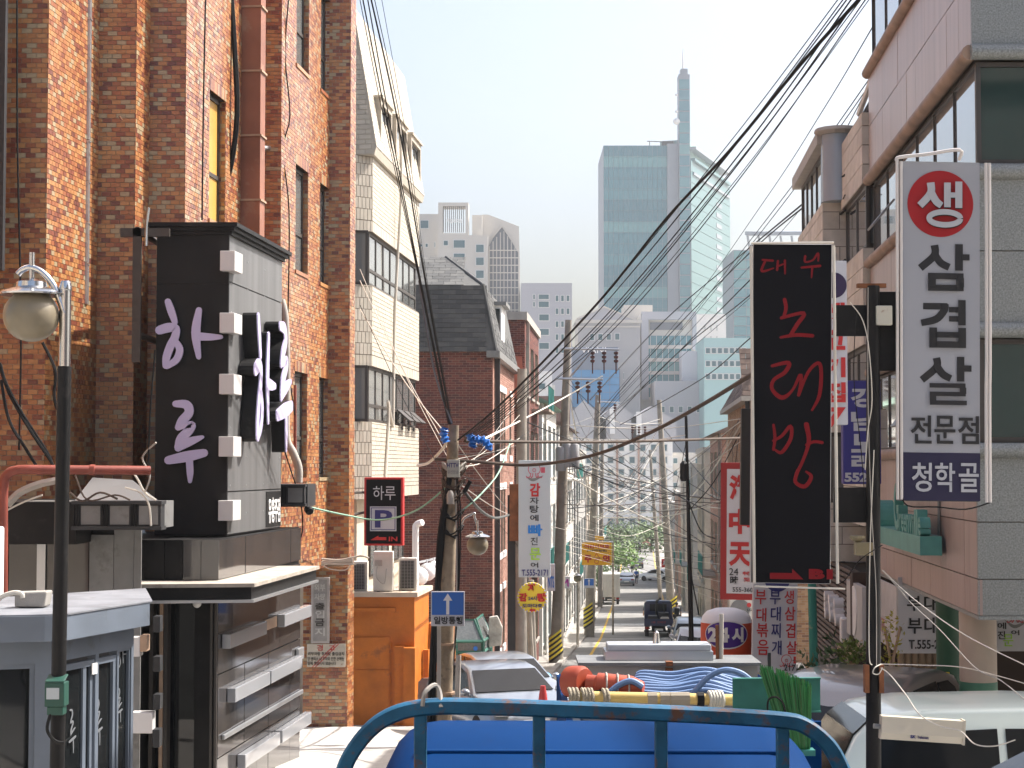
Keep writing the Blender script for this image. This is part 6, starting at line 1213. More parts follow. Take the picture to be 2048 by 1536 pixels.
# white tool chest
tc_ = T('tool_chest', 'dented white steel tool chest standing on the work lorry bed', 'chest', P(1340, 1460, 12)); q0, q1 = P(1165, 1400, 12), P(1515, 1330, 12)
M_CHEST = mat('worn_white_steel', (.40, .39, .36), .55, var=.08, dirt=(.22, .13, .08), dscale=4, damt=.33)
mb = MB(); mb.box((q0.x, 12, -1.86), (q1.x, 12.4, q1.z)); tc_.part('box', mb, M_CHEST)
mb = MB(); mb.box((q0.x - .03, 11.95, q1.z), (q1.x + .02, 12.45, q1.z + .02)); tc_.part('lid', mb, mat('lid_grey', (.17, .175, .175), .6, var=.2, dirt=(.1, .08, .07), dscale=5, damt=.4))
for xx in (1338,): mb = MB(); pf = Px(xx, 1325, 11.98); pf.slab(mb, xx - 7, 1322, xx + 7, 1331, -.02, .04); pf.slab(mb, xx - 7, 1336, xx + 7, 1350, -.02, .03); tc_.part('hasp', mb, M_RUST)
mb = MB(); a, b = P(1206, 1312, 12.4), P(1416, 1278, 12.4); mb.box((a.x, 12.08, q1.z + .021), (b.x, 12.36, q1.z + .08)); tc_.part('tray', mb, M_ALU); mb = MB(); mb.box((a.x + .015, 12.1, q1.z + .08), (b.x - .01, 12.34, q1.z + .125)); tc_.part('tray_cover', mb, mat('pale_steel', (.36, .38, .41), .45, var=.1), bevel=.01)
mb = MB(); q = Vector((P(1311, 1282, 12.3).x, 12.2, q1.z + .155)); mb.lathe([(.028, -.03), (.022, 0), (.018, .04), (.0, .055)], q, 12); tc_.part('knob', mb, M_STEEL, smooth=True)
mb = MB(); mb.tube([P(1442, 1320, 12.2), P(1443, 1228, 12.2)], .015, 8); tc_.part('upright_pipe', mb, M_PVC); mb = MB(); mb.tube([P(1435, 1320, 12.2), P(1434, 1250, 12.2)], .012, 8); tc_.part('upright_handle', mb, M_RUST)
# yellow bar with ropes and straps
M_YB = mat('faded_yellow', (.62, .44, .14), .5, var=.12); mb = MB(); mb.tube([P(1150, 1393, 10.85), P(1472, 1400, 10.85)], .034, 12); yb_ = T('yellow_bar', 'faded yellow bar wound with ropes across the work lorry tail', 'bar', P(1310, 1410, 10.85)); yb_.part('bar', mb, M_YB, smooth=True)
M_ROPE = mat('old_rope', (.30, .26, .19), .9, var=.25, vscale=20, bump=.5, bscale=80)
for (xa, xb, mm) in ((1140, 1162, M_ROPE), (1166, 1176, M_ROPE), (1178, 1190, M_ROPE), (1208, 1222, M_ROPE), (1420, 1450, mat('rope_white', (.5, .47, .4), .9))):
    mb = MB(); n = max(2, int((xb - xa) / 6))
    for k in range(n):
        c_ = P(xa + (xb - xa) * k / n, 1394 + (xa - 1150) * .022, 10.85); mb.tube([c_ + Vector((.006 * math.cos(a * 2), .045 * math.cos(a), .048 * math.sin(a))) for a in [2 * math.pi * i / 12 for i in range(13)]], .012, 6, False)
    yb_.part('rope_turns', mb, mm, smooth=True)
for (xa, xb) in ((1295, 1314), (1320, 1340), (1341, 1360), (1360, 1379), (1394, 1408)):
    mb = MB(); c0_, c1_ = P(xa, 1398, 10.85), P(xb, 1398, 10.85); mb.tube([c0_, c1_], .042, 10); yb_.part('strap', mb, mat('webbing', (.30, .26, .20), .9, var=.15) if xa < 1390 else M_WIRE)
# orange pump
pu = T('pump', 'orange red motor pump with perforated drum lying on the work lorry', 'pump', P(1200, 1390, 11.4)); M_PUMP = mat('pump_red', (.36, .055, .02), .5, var=.2, dirt=(.15, .05, .03), dscale=6, damt=.36)
a0 = P(1140, 1364, 11.4); a1 = P(1174, 1365, 11.3); ax = (a1 - a0).normalized(); mb = MB(); mb.lathe([(.098, 0), (.102, .02), (.102, .1), (.085, .13)], a0, 24, ax); dm = pu.part('drum', mb, M_PUMP, smooth=True)
mb = MB()
for i in range(9):
    for k in range(5):
        an = R(200 + i * 16 + (k % 2) * 8); d = ax.orthogonal().normalized(); e = ax.cross(d); n_ = (d * math.cos(an) + e * math.sin(an)); mb.lathe([(.008, 0), (.008, .003)], a0 + ax * (.015 + k * .018) + n_ * .1015, 6, n_)
pu.part('perforations', mb, M_INK, parent=dm, kind='stuff')
mb = MB(); mb.lathe([(.05, .0), (.05, .06), (.068, .07), (.068, .28), (.04, .36)], a1, 20, (P(1285, 1376, 11.2) - a1)); pu.part('motor', mb, M_PUMP, smooth=True)
for k in range(3): c_ = a1.lerp(P(1285, 1376, 11.2), .35 + .2 * k); mb = MB(); mb.tube([c_ + Vector((0, .072 * math.cos(q), .072 * math.sin(q))) for q in [2 * math.pi * i / 14 for i in range(15)]], .006, 5, False); pu.part('tie', mb, M_PVC)
# hoses
M_HOSE = mat('blue_grey_hose', (.12, .20, .36), .5, var=.1)
for i in range(8):
    y0 = 1388 - i * 5.5; pts = [(1180 + i * 12, 1398), (1215 + 9 * i, 1380 - 2 * i), (1280, y0 - 4), (1345, y0 - 3 * math.sin(i)), (1410, y0 - 8 - 3 * (i % 3)), (1465, y0 + 2), (1500, y0 + 10)]
    mb = MB(); mb.tube(cr([P(x, y, 11.25 + .06 * i) for x, y in pts], 5), .017, 8); single('hose', 'coil of blue grey hose heaped on the work lorry bed', 'hose', mb, M_HOSE, True, group='hoses on the work lorry')
for pts in ([(1375, 1405), (1392, 1380), (1420, 1352), (1450, 1340), (1480, 1346), (1500, 1360)], [(1212, 1392), (1235, 1372), (1262, 1362), (1285, 1374)]):
    mb = MB(); mb.tube(cr([P(x, y, 11.15) for x, y in pts], 5), .019, 8); single('hose', 'blue grey hose arching over the coil on the work lorry', 'hose', mb, M_HOSE, True, group='hoses arching over the coil')
mb = MB(); mb.tube(cr([P(1190, 1385, 11.2), P(1230, 1378, 11.2), P(1260, 1376, 11.2), P(1280, 1384, 11.2)], 4), .014, 6); single('black_hose', 'thin black hose beneath the orange pump', 'hose', mb, M_WIRE, True)
# green board and broom
mb = MB(); pf = Px(1552, 1390, 10.7, R(3)); pf.slab(mb, 1466, 1356, 1641, 1424, -.02, .0); mb.obox(pf.p(1466, 1424, .0), pf.u * 175, pf.v * 3, pf.n * .02); mb.obox(pf.p(1466, 1359, .0), pf.u * 175, pf.v * 3, pf.n * .02); single('green_board', 'scuffed green board propped at the work lorry corner', 'board', mb, mat('scuffed_green', (.03, .17, .14), .6, var=.25, vscale=5, dirt=(.2, .22, .17), dscale=5, damt=.40))
br = T('broom', 'green bristle broom standing upright in front of the green board', 'broom', P(1580, 1500, 10.4)); M_BRIS = mat('green_bristle', (.03, .2, .05), .5, island=[(0, (.03, .2, .05)), (.4, (.06, .27, .09)), (.75, (.1, .17, .07)), (.9, (.02, .1, .03))]); mb = MB()
for i in range(520):
    t = random.random(); xt = 1519 + 104 * t; yt = 1328 + 38 * t ** 1.5 + random.uniform(0, 16) + (14 if .25 < t < .3 else 0); xb = 1572 + 48 * t; d = random.uniform(-.09, .05)
    a = P(xb, 1500, 10.42 + d * .4); e = P(xt, yt, 10.42 + d); mb.tube([a, (a + e) / 2 + Vector((random.uniform(-.006, .006), 0, 0)), e], .0017, 3, False)
br.part('bristles', mb, M_BRIS, kind='stuff')
mb = MB(); mb.box(P(1568, 1512, 10.36), P(1625, 1495, 10.46)); br.part('head', mb, M_TEAL)
mb = MB(); mb.tube(cr([P(1535, 1425, 10.3), P(1537, 1400, 10.3), P(1552, 1394, 10.3), P(1566, 1406, 10.3), P(1571, 1426, 10.3)], 5), .006, 6); br.part('wire_handle', mb, M_WIRE)
mb = MB(); pf = Px(1540, 1320, 10.6); pf.slab(mb, 1535, 1305, 1541, 1345, 0, .02); br.part('handle', mb, M_DARKGREY)
# small things left of the load
mb = MB(); mb.lathe([(.03, 0), (.024, .05), (.018, .08), (.016, .1)], P(1086, 1405, 10.9), 12); single('red_funnel', 'red plastic funnel beside the pump', 'funnel', mb, M_RED, True)
mb = MB(); mb.ball(P(1084, 1357, 51), .3, 10, 8, .7); mb.ball(P(1076, 1362, 50.8), .2, 8, 6, .8); single('rubbish_bag', 'blue and pink rubbish bag at the left kerb', 'rubbish bag', mb, mat('blue_bag', (.08, .3, .5), .4, dirt=(.5, .1, .3), dscale=4, damt=.42))
# antenna box on the black pole
an = T('antenna_box', 'long cream antenna box with blue lettering fixed to the black sign pole', 'antenna', P(1845, 1490, 13.7)); pf = Px(1845, 1460, 13.7, 0, R(-3.6)); M_ANT = mat('cream_plastic', (.55, .50, .40), .4)
mb = MB(); pf.slab(mb, 1764, 1438, 1926, 1470, -.1, .0); mb.prism([pf.p(1764, 1470, .0), pf.p(1764, 1484, -.03), pf.p(1764, 1484, -.1), pf.p(1764, 1470, -.1)], pf.u * 162); an.part('case', mb, M_ANT)
mb = MB(); pf.slab(mb, 1926, 1436, 1930, 1485, -.11, .005); an.part('end_cap', mb, M_ANT); ptext(an, 'SK', pf, 1822, 1471, 1833, 1478, M_NAVY, d=-.012, bold=.03); ptext(an, 'Telecom', pf, 1836, 1472, 1858, 1478, M_NAVY, d=-.012)
mb = MB(); mb.tube([pf.p(1764, 1460, -.05), pf.p(1750, 1460, -.05)], .02, 6); an.part('arm', mb, M_GREYPAN)

# far lorries seen from behind
def lorry(label, x, y, head, m, box=None, load=False, name='lorry'):
    th = T(name, label, 'lorry', (x, y, G(y)), head, local=True)
    cab(th, m, 1.0, 1.66, 1.95, .5)
    mb = MB(); mb.box((-2.3, -.4, .4), (2.2, .4, .55)); th.part('chassis', mb, M_BLACK)
    for y_ in (-.68, .68):
        for x_ in (1.75, -1.3): wheel(th, x_, y_, .32, .22)
        mb = MB(); mb.box((-2.36, y_ - .12, .58), (-2.28, y_ + .12, .7)); th.part('tail_light', mb, M_TAIL)
    mb = MB(); mb.box((-2.35, -.24, .48), (-2.31, .24, .6)); th.part('number_plate', mb, M_WPAINT)
    mb = MB(); mb.box((-2.34, -.85, .42), (-2.26, .85, .5)); th.part('bumper', mb, M_BLACK)
    if box:
        mb = MB(); mb.box((-2.3, -.88, .75), (.95, .88, 2.75)); th.part('cargo_box', mb, box)
        for s_ in (0, 1):
            mb = MB(); mb.box((-2.33, -.84 + s_ * .85, .8), (-2.3, -.01 + s_ * .85, 2.68)); d = th.part('rear_door', mb, box)
            mb = MB(); [mb.tube([(-2.35, y_, .8), (-2.35, y_, 2.68)], .018, 6) for y_ in (-.6 + s_ * .85, -.15 + s_ * .85 - .1)]; th.part('lock_bar', mb, M_ALU, parent=d)
    else:
        mb = MB(); mb.box((-2.3, -.83, .75), (.95, .83, .82)); th.part('bed_floor', mb, m)
        mb = MB(); mb.box((-2.34, -.83, .75), (-2.3, .83, 1.15)); th.part('tailgate', mb, m); text(th, '1톤 크레인', Fr((-2.345, .4, 0), -Y, -X), (0, .9, .8, 1.02), M_RED, d=.002)
        for y_ in (-.83, .8): mb = MB(); mb.box((-2.3, y_, .82), (.95, y_ + .03, 1.15)); th.part('side_board', mb, m)
        mb = MB(); mb.box((.96, -.5, 1.35), (.99, .5, 1.75)); th.part('rear_window', mb, M_CARGL)
        if load:
            mb = MB(); mb.tube([(.2, .1, .8), (.2, .1, 2.0), (-.8, -.1, 2.2)], .07, 8); mb.tube([(-.2, -.4, .8), (.0, -.3, 1.9)], .04, 6); mb.box((-.6, -.6, .82), (.3, .0, 1.35)); mb.box((-1.6, .1, .82), (-.7, .6, 1.25)); th.part('hoist', mb, M_DARKGREY)
            mb = MB(); mb.box((-2.0, -.6, .82), (-1.3, -.1, 1.2)); th.part('sack', mb, M_PVC, bevel=.08)
    return th
lorry('dark navy small lorry with hoist load seen from behind', 8.6, 104 + 2.3, R(86), paint('navy_truck', (.02, .03, .09)), None, True)
lorry('white box lorry stopped on the left seen from behind', 8.7, 158 + 2.3, R(86.5), paint('white_truck', (.6, .6, .58)), mat('box_white', (.58, .57, .53), .5, var=.06))

# ---------------------------------------------------------------- people far down the street
def person(label, x, y, face, top, legs, hair=(.015, .012, .01), step=.18, arms=.1, bag=None, h=1.72):
    th = T('person', label, 'person', (x, y, G(y) + .02), face, local=True); s_ = h / 1.75
    V = [((0, 0, .95), .15), ((0, 0, 1.12), .14), ((0, 0, 1.32), .17), ((0, 0, 1.45), .11), ((.01, 0, 1.53), .06), ((.02, 0, 1.64), .1), ((.02, 0, 1.70), .09),
         ((step * .4, .09, .88), .095), ((step * .7, .09, .48), .065), ((step, .09, .08), .045), ((step + .14, .09, .04), .035), ((-step * .4, -.09, .88), .095), ((-step * .5, -.09, .48), .065), ((-step * 1.2, -.09, .09), .045), ((-step * 1.2 + .14, -.09, .04), .035),
         ((0, .2, 1.4), .065), ((-arms, .26, 1.14), .05), ((arms * .6, .27, .9), .04), ((arms, .27, .8), .035), ((0, -.2, 1.4), .065), ((arms, -.26, 1.14), .05), ((arms * 1.6, -.26, .9), .04), ((arms * 2, -.26, .81), .035)]
    E = [(0, 1), (1, 2), (2, 3), (3, 4), (4, 5), (5, 6), (0, 7), (7, 8), (8, 9), (9, 10), (0, 11), (11, 12), (12, 13), (13, 14), (2, 15), (15, 16), (16, 17), (17, 18), (2, 19), (19, 20), (20, 21), (21, 22)]
    def skin(nm, idx, m, grow):
        mp = {j: i for i, j in enumerate(idx)}; me = bpy.data.meshes.new(nm); me.from_pydata([tuple(c * s_ for c in V[j][0]) for j in idx], [(mp[a], mp[b]) for a, b in E if a in mp and b in mp], []); o = bpy.data.objects.new(nm, me); COL.objects.link(o); o.parent = th.o
        me.materials.append(m); o.modifiers.new('skin', 'SKIN'); sd = o.modifiers.new('sub', 'SUBSURF'); sd.levels = sd.render_levels = 1
        if not me.skin_vertices: bpy.context.view_layer.update()
        for j in idx: sv_ = me.skin_vertices[0].data[mp[j]]; sv_.radius = (V[j][1] * s_ * grow,) * 2; sv_.use_root = (mp[j] == 0)
        return o
    skin('body', list(range(len(V))), mat('skin', (.42, .25, .17), .6), 1.0); skin('shirt', [0, 1, 2, 3, 15, 16, 19, 20], top, 1.12); skin('trousers', [0, 7, 8, 9, 11, 12, 13], legs, 1.13)
    mb = MB(); mb.ball((.005, 0, 1.675 * s_), .105 * s_, 12, 8, .95); th.part('hair', mb, mat('hair', hair, .6), smooth='all')
    for i, dx in ((10, 0), (14, 0)): p = V[i][0]; mb = MB(); mb.ball((p[0] * s_ - .06, p[1], .05), .1, 10, 6, .5); th.part('shoe', mb, M_INK, smooth=True)
    if bag == 'pack': mb = MB(); mb.box((-.3, -.15, 1.0 * s_), (-.12, .15, 1.42 * s_)); th.part('backpack', mb, M_DARKGREY, bevel=.04)
    if bag == 'bag': mb = MB(); mb.box((arms * 2 - .06, -.38, .45), (arms * 2 + .08, -.2, .78)); th.part('carrier_bag', mb, M_WPAINT, bevel=.03)
    return th
C_BLK = mat('cloth_black', (.02, .02, .022), .9); C_NAVY = mat('cloth_navy', (.02, .025, .06), .9)
away = R(86)
person('person in a blue shirt walking away with a white carrier bag', 14.45, 210, away, mat('cloth_blue', (.03, .1, .38), .9), C_NAVY, bag='bag'); person('person in a bright green vest walking down the far street', 15.7, 236, away, mat('cloth_green', (.1, .55, .12), .9), C_BLK)
person('person in black clothes walking beside the silver saloon', 15.6, 246, away, C_BLK, C_BLK); person('person in dark jacket with backpack passing the navy lorry', 8.55, 114, away, C_BLK, C_BLK, bag='pack', arms=.2); person('person in grey shirt standing right of the navy lorry', 10.2, 112, away, mat('cloth_grey', (.22, .23, .26), .9), C_BLK, bag='pack')
# ---------------------------------------------------------------- houses along both sides of the street
M_TEALG = mat('teal_glass', (.03, .13, .13), .15, spec=.7); M_WFR = mat('white_frame', (.6, .6, .58), .5)
def row(label, side, d0, d1, ytop, m, floors, nwin, depth=9, brick=None, roof=None, fm=M_WFR, gm=M_TEALG, out=0, name='house', cat_='house'):
    k = .068 if side < 0 else .0711; U_ = Vector((k, 1, 0)).normalized(); N_ = Vector((-side, side * k, 0)).normalized()
    x0 = (LX(d0) if side < 0 else RX(d0)) - side * out; o = Vector((x0, d0, 0)); g = G(d1) - .5; zt = P(1200, ytop, d0).z; L_ = (d1 - d0) * 1.002; Hh = zt - g
    th = T(name, label, cat_, (x0 + side * depth / 2, (d0 + d1) / 2, G((d0 + d1) / 2)))
    f = Fr(o + Z * g, U_, N_); nf = Fr(o + Vector((side * depth if side < 0 else 0, 0, g)), X, -Y)
    fh = (Hh - 1.0) / floors; holes, nh = [], []
    for r in range(floors):
        for i in range(nwin): c = (i + .5) * L_ / nwin; holes.append((c - L_ / nwin * .32, .9 + r * fh + .6, c + L_ / nwin * .32, .9 + r * fh + fh * .8))
        for i in range(2): c = depth - 1.3 - i * 2.2 if side < 0 else 1.3 + i * 2.2; nh.append((c - .6, .9 + r * fh + .8, c + .6, .9 + r * fh + fh * .75))
    mb = MB(); holed(mb, f, 0, 0, L_, Hh, holes, -.25, 0); holed(mb, nf, 0, 0, depth, Hh, nh, -.25, 0); mb.obox(o + Vector((side * depth, 0, g)), -X * side * .01, U_ * L_, Z * Hh); mb.obox(o + Vector((side * depth if side < 0 else 0, .3, zt - .2)), X * depth, U_ * (L_ - .3), Z * .15)
    th.part('wall', mb, m)
    for fr_, hs in ((f, holes), (nf, nh)):
        for h in hs:
            window(th, fr_, *h, fm, gm, d=-.15, bar=.07, mull=(.5,))
            mb = MB(); fr_.slab(mb, h[0] - .08, h[1] - .1, h[2] + .08, h[1], -.1, .08); th.part('window_sill', mb, M_PVC)
    mb = MB(); [mb.obox(f.p(-.05, Hh, -.2), U_ * (L_ + .1), N_ * .3, Z * .3), mb.obox(nf.p(0, Hh, -.2), X * depth, -Y * .3, Z * .3)]
    if roof is None: th.part('parapet', mb, M_PVC)
    if brick: tiles(th, Fr(f.p(0, 0), U_, N_), L_, Hh, .23, .08, .012, .012, brick, 'brick', holes); tiles(th, nf, depth, Hh, .23, .08, .012, .012, brick, 'brick', nh)
    if roof:
        a = o + Vector((side * depth, -.4, zt)); b = o + Vector((-side * .4, -.4, zt)); r_ = (a + b) / 2 + Z * 2.1; mb = MB(); mb.prism([a, b, r_], U_ * (L_ + .8)); rf = th.part('roof', mb, roof)
    mb = MB(); f.slab(mb, L_ * .1, 0, L_ * .1 + .1, Hh, .02, .12); th.part('downpipe', mb, M_PVC)
    for r in range(1, floors):
        if r % 2: mb = MB(); f.slab(mb, L_ * .45, .9 + r * fh + .1, L_ * .9, .9 + r * fh + .2, 0, .7); bl = th.part('balcony', mb, m); mb = MB(); [mb.tube([f.p(L_ * .45 + i * L_ * .045, .9 + r * fh + .2, .68), f.p(L_ * .45 + i * L_ * .045, .9 + r * fh + 1.1, .68)], .02, 4) for i in range(11)]; mb.tube([f.p(L_ * .45, .9 + r * fh + 1.1, .68), f.p(L_ * .9, .9 + r * fh + 1.1, .68)], .03, 4); th.part('railing', mb, M_TEAL, parent=bl)
    return th
M_RW = mat('white_render', (.6, .58, .54), .8, var=.08, dirt=(.42, .39, .34), dscale=.6, damt=.4); M_RB = mat('beige_render', (.46, .4, .33), .8, var=.1, dirt=(.33, .28, .22), dscale=.6, damt=.4); M_RG = mat('grey_render', (.34, .33, .31), .8, var=.1); M_RR = mat('pink_render', (.40, .26, .2), .8, var=.1)
M_RTILE = mat('brown_roof_tile', (.16, .09, .07), .8, var=.2); M_GTILE = mat('pale_green_roof', (.2, .3, .22), .7, var=.15)
row('brown brick house with pale concrete parapet next to slate mansard house', -1, 65.5, 75, 640, M_MORT, 4, 3, brick=M_DKBR)
row('white rendered house with pale green roof behind brown brick house', -1, 78, 92, 806, M_RW, 3, 3, roof=M_GTILE); row('cream corner house with tall teal windows behind the crossarm pole', -1, 95, 118, 850, M_RW, 4, 5, roof=M_RTILE)
row('grey house with teal windows and balcony beyond the striped pole', -1, 122, 146, 905, M_RG, 3, 4); row('beige house far down the left side before the trees', -1, 150, 180, 950, M_RB, 3, 5); row('small white house at the end of the left row', -1, 186, 214, 985, M_RW, 2, 4)
th = row('red brick house with big teal windows beyond tan brick house', 1, 78, 91, 866, M_MORT, 3, 3, brick=M_PINKBR, roof=M_BSL); row('tall narrow house with teal glazed stairwell on the right', 1, 99, 112, 905, M_RB, 4, 4); row('pale stone house with teal windows on the right side of far street', 1, 121, 133, 935, M_RG, 3, 4)
row('cream house on the right opposite the white box lorry', 1, 143, 158, 965, M_RB, 3, 5); row('brown house on the right near the far end', 1, 168, 186, 990, M_RR, 3, 5); row('grey house at the far right end of the street', 1, 197, 222, 1010, M_RG, 3, 6)
# red awning and chimney details of the left row
mb = MB(); q = P(1030, 745, 64.5); mb.prism([q + Vector((-.35, 0, -.9)), q + Vector((.35, 0, -.9)), q + Vector((.25, .2, .6)), q + Vector((-.25, .2, .6))], (0, 1.0, 0)); single('red_hood', 'faded red metal hood beside the bare concrete pole', 'hood', mb, mat('faded_red_hood', (.42, .12, .07), .7, var=.15))
s_ = board('shop_sign', 'small red sign with white letter on the right far street', 'sign', 1323, 1118, 1336, 1135, 135, M_SRED, .1, ew=.02); ptext(s_, '세', s_.pf, 1325, 1120, 1334, 1133, M_SWHT, d=.008, bold=.04)
mb = MB(); q0, q1 = P(1150, 1180, 80), P(1162, 1290, 80); 
# ---------------------------------------------------------------- street trees
M_TL_ = mat('street_tree_leaf', (.06, .11, .025), .6, island=[(0, (.06, .11, .025)), (.4, (.085, .14, .03)), (.75, (.045, .085, .02))])
def tree(label, px, ytop, D, r, n=1500, ls=.35, m=M_TL_, name='street_tree'):
    top = P(px, ytop, D); g = G(D); H = top.z - g; th = T(name, label, 'tree', (top.x, D, g)); mb = MB(); mb.tube([(top.x, D, g), (top.x + .1, D, g + H * .4), (top.x, D, g + H * .8)], [.16, .12, .05], 8)
    for i in range(7): a = i * 2.4; b = Vector((top.x + .05, D, g + H * (.35 + .05 * i))); mb.tube([b, b + Vector((math.cos(a) * r * .5, math.sin(a) * r * .5, H * .12)), b + Vector((math.cos(a) * r * .8, math.sin(a) * r * .8, H * .25))], [.07, .05, .02], 6)
    th.part('trunk', mb, mat('bark', (.1, .075, .055), .9, var=.2), smooth=True); mb = MB()
    cl = [Vector((random.uniform(-.7, .7) * r, random.uniform(-.7, .7) * r, g + H * random.uniform(.42, .92))) for _ in range(14)]
    for i in range(n):
        c = cl[i % 14]; d = Vector((random.gauss(0, .3), random.gauss(0, .3), random.gauss(0, .22))) * r; p = Vector((top.x, D, 0)) + c + d; a = Vector((random.uniform(-1, 1), random.uniform(-1, 1), random.uniform(-1, .6))).normalized(); b = a.orthogonal().normalized(); L_ = ls * random.uniform(.6, 1.3)
        mb.add([p, p + a * L_ * .5 + b * L_ * .3, p + a * L_, p + a * L_ * .5 - b * L_ * .3], [(0, 1, 2, 3)])
    th.part('crown', mb, m, kind='stuff')
tree('broad leafy street tree at the left end of the street', 1232, 1052, 285, 3.4, 1500, .55); tree('bright green tree overhanging the parked silver saloon', 1236, 1085, 225, 2.6, 1300, .4, mat('bright_leaf', (.12, .22, .03), .6)); tree('small slender evergreen beside the white box lorry', 1199, 1130, 165, .9, 700, .25)
tree('dark tree on the right at the street end', 1302, 1055, 300, 4.0, 1300, .55); tree('distant tree closing the street below white apartments', 1268, 1078, 345, 4.0, 1300, .6); tree('tall tree behind the red banner at the street end', 1288, 1064, 360, 4.0, 1000, .6)

# ---------------------------------------------------------------- far city
def far(name, label, px0, px1, ytop, D, depth, m, wins=(), gm=None, fm=M_WFR, cat_='building', bands=(), yaw=0, ybot=None):
    a, b = P(px0, ytop, D), P(px1, ytop, D); g = -14.2
    th = T(name, label, cat_, ((a.x + b.x) / 2, D, g)); mb = MB(); mb.box((a.x, D, g), (b.x, D + depth, a.z)); th.part('wall', mb, m)
    pf = Px((px0 + px1) / 2, ytop, D); pf_th = pf
    sh = {}
    for (x0, y0, x1, y1, *r) in wins:
        mb = MB(); e = .18; pf.slab(mb, x0, y0, x1, y1, -.1, .12); o = th.part('window', mb, fm)
        mb = MB(); kx_ = pf.k; pf.slab(mb, x0 + e / kx_, y0 + e / kx_, x1 - e / kx_, y1 - e / kx_, .12, .16); th.part('pane', mb, gm or M_FG, parent=o)
    th.pf = pf; th.D = D; th.z = a.z; return th
M_FG = mat('far_glass', (.06, .13, .15), .1, spec=.7)
grid = lambda x0, y0, nx, ny, dx, dy, w_, h_: [(x0 + i * dx, y0 + j * dy, x0 + i * dx + w_, y0 + j * dy + h_) for i in range(nx) for j in range(ny)]
# glass office tower with spire
tw = T('glass_tower', 'tall blue green glass office tower with slender spire column', 'tower', (P(1290, 900, 640).x, 650, -14.2))
M_TG = mat('tower_glass', (.10, .26, .29), .12, spec=.8, island=[(0, (.10, .26, .29)), (.3, (.085, .23, .27)), (.6, (.12, .29, .31)), (.85, (.16, .33, .33))]); M_TM = mat('tower_grey', (.27, .30, .33), .5); M_TS = mat('tower_pale_glass', (.085, .19, .20), .3)
M_TGS = [mat('tower_glass_%d' % i, c_, .12, spec=.8) for i, c_ in enumerate(((.045, .20, .24), (.06, .23, .265), (.035, .17, .21), (.11, .30, .31)))]
D = 640; cA = P(1207, 300, D); cB = P(1334, 300, D); cC = P(1375, 300, D - 2); zt = P(1290, 291, D).z; zs = P(1365, 152, D).z; k_ = D / F
mb = MB(); mb.box((cA.x, D + .3, -14), (cB.x, D + 40, zt)); mb.box((cB.x, D - 1, -14), (cC.x - 3.2, D + 40, zt + .5)); tw.part('core', mb, M_TM)
nf_ = 33; fh = (zt + 14) / nf_
for i in range(nf_):
    n = 13; bw = (cB.x - cA.x) / n
    for j in range(n):
        if i < 12 and j % 2: continue
    mb = MB()
    for j in range(n): mb.box((cA.x + j * bw + .05, D, -14 + i * fh + .08), (cA.x + (j + 1) * bw - .05, D + .29, -14 + (i + 1) * fh - .5)); mb.box((cA.x + j * bw + .05, D + .02, -14 + (i + 1) * fh - .45), (cA.x + (j + 1) * bw - .05, D + .29, -14 + (i + 1) * fh))
    if i > 14: tw.part('glass_floor', mb, M_TGS[(i * 7 + i // 3) % 4])
xs0, xs1 = P(1356, 200, D).x, P(1378, 200, D).x; sd = 14
mb = MB(); mb.box((xs0, D - 3, -14), (xs1, D + 3, zs)); tw.part('spire_column', mb, M_TM)
for i in range(int((zs + 14) / fh)):
    if i > 14: mb = MB(); mb.box((xs0 + .15, D - 3.2, -14 + i * fh + .25), (xs1 - .2, D - 3, -14 + (i + 1) * fh - .25)); tw.part('glass_floor', mb, M_TG)
# pale side wing running back to the right
pA = Vector((xs1, D - 3, 0)); pB = Vector((P(1459, 400, D + 60).x, D + 60, 0)); u = (pB - pA); ul = u.length; u.normalize(); n_ = Vector((u.y, -u.x, 0)); f = Fr(pA, u, n_); zw = P(1378, 322, D).z
mb = MB(); mb.prism([pA + Z * -14, pB + Z * -14, pB + Vector((-20, 0, -14)), Vector((cB.x, D + 40, -14)), Vector((cB.x, D + 2, -14))], (0, 0, zw + 14)); tw.part('wing', mb, M_TM)
for i in range(31):
    z0 = -14 + (zw + 14) * i / 31
    if i > 13: mb = MB(); f.slab(mb, .2, z0 + .1, ul - .2, z0 + (zw + 14) / 31 - .12, 0, .25); tw.part('glass_floor', mb, M_TS)
    if 13 < i < 29: mb = MB(); f.slab(mb, ul * .62, z0 + 1.0, ul * .76, z0 + 2.6, .25, .4); tw.part('louvre', mb, M_TM)
for (zz, d_, m_) in ((zw, 1.2, M_TS), (zw - 5, .8, M_TM), (zw + 4.2, 1.5, M_TM)):
    mb = MB(); f.slab(mb, 3, zz, ul - 3, zz + 1.0, -6, d_); tw.part('crown_ledge', mb, m_)
mb = MB(); f.slab(mb, 4, zw, ul - 12, zw + 8, -12, -1.5); tw.part('penthouse', mb, mat('penthouse_green', (.25, .42, .38), .4))
mb = MB(); mb.box((xs0 + .8, D - 2, zs), (xs1 - .6, D + 2, zs + 2.2)); tw.part('spire_cap', mb, M_TM); q = P(1366, 120, D); mb = MB(); mb.tube([(q.x, D, zs + 2), (q.x, D, zs + 7), (q.x, D, P(1366, 97, D).z)], [.5, .3, .12], 6); tw.part('mast', mb, M_WPAINT)
mb = MB(); q = P(1334, 284, D); mb.box((q.x - 1.5, D + 2, zt), (q.x + 2.5, D + 8, zt + 2)); mb.tube([(q.x - 7, D + 3, zt + 2.1), (q.x, D + 3, zt + 1.8)], .18, 5); mb.tube([(q.x - 6, D + 3, zt), (q.x - 6, D + 3, zt + 2)], .15, 5); tw.part('roof_crane', mb, M_DARKGREY)
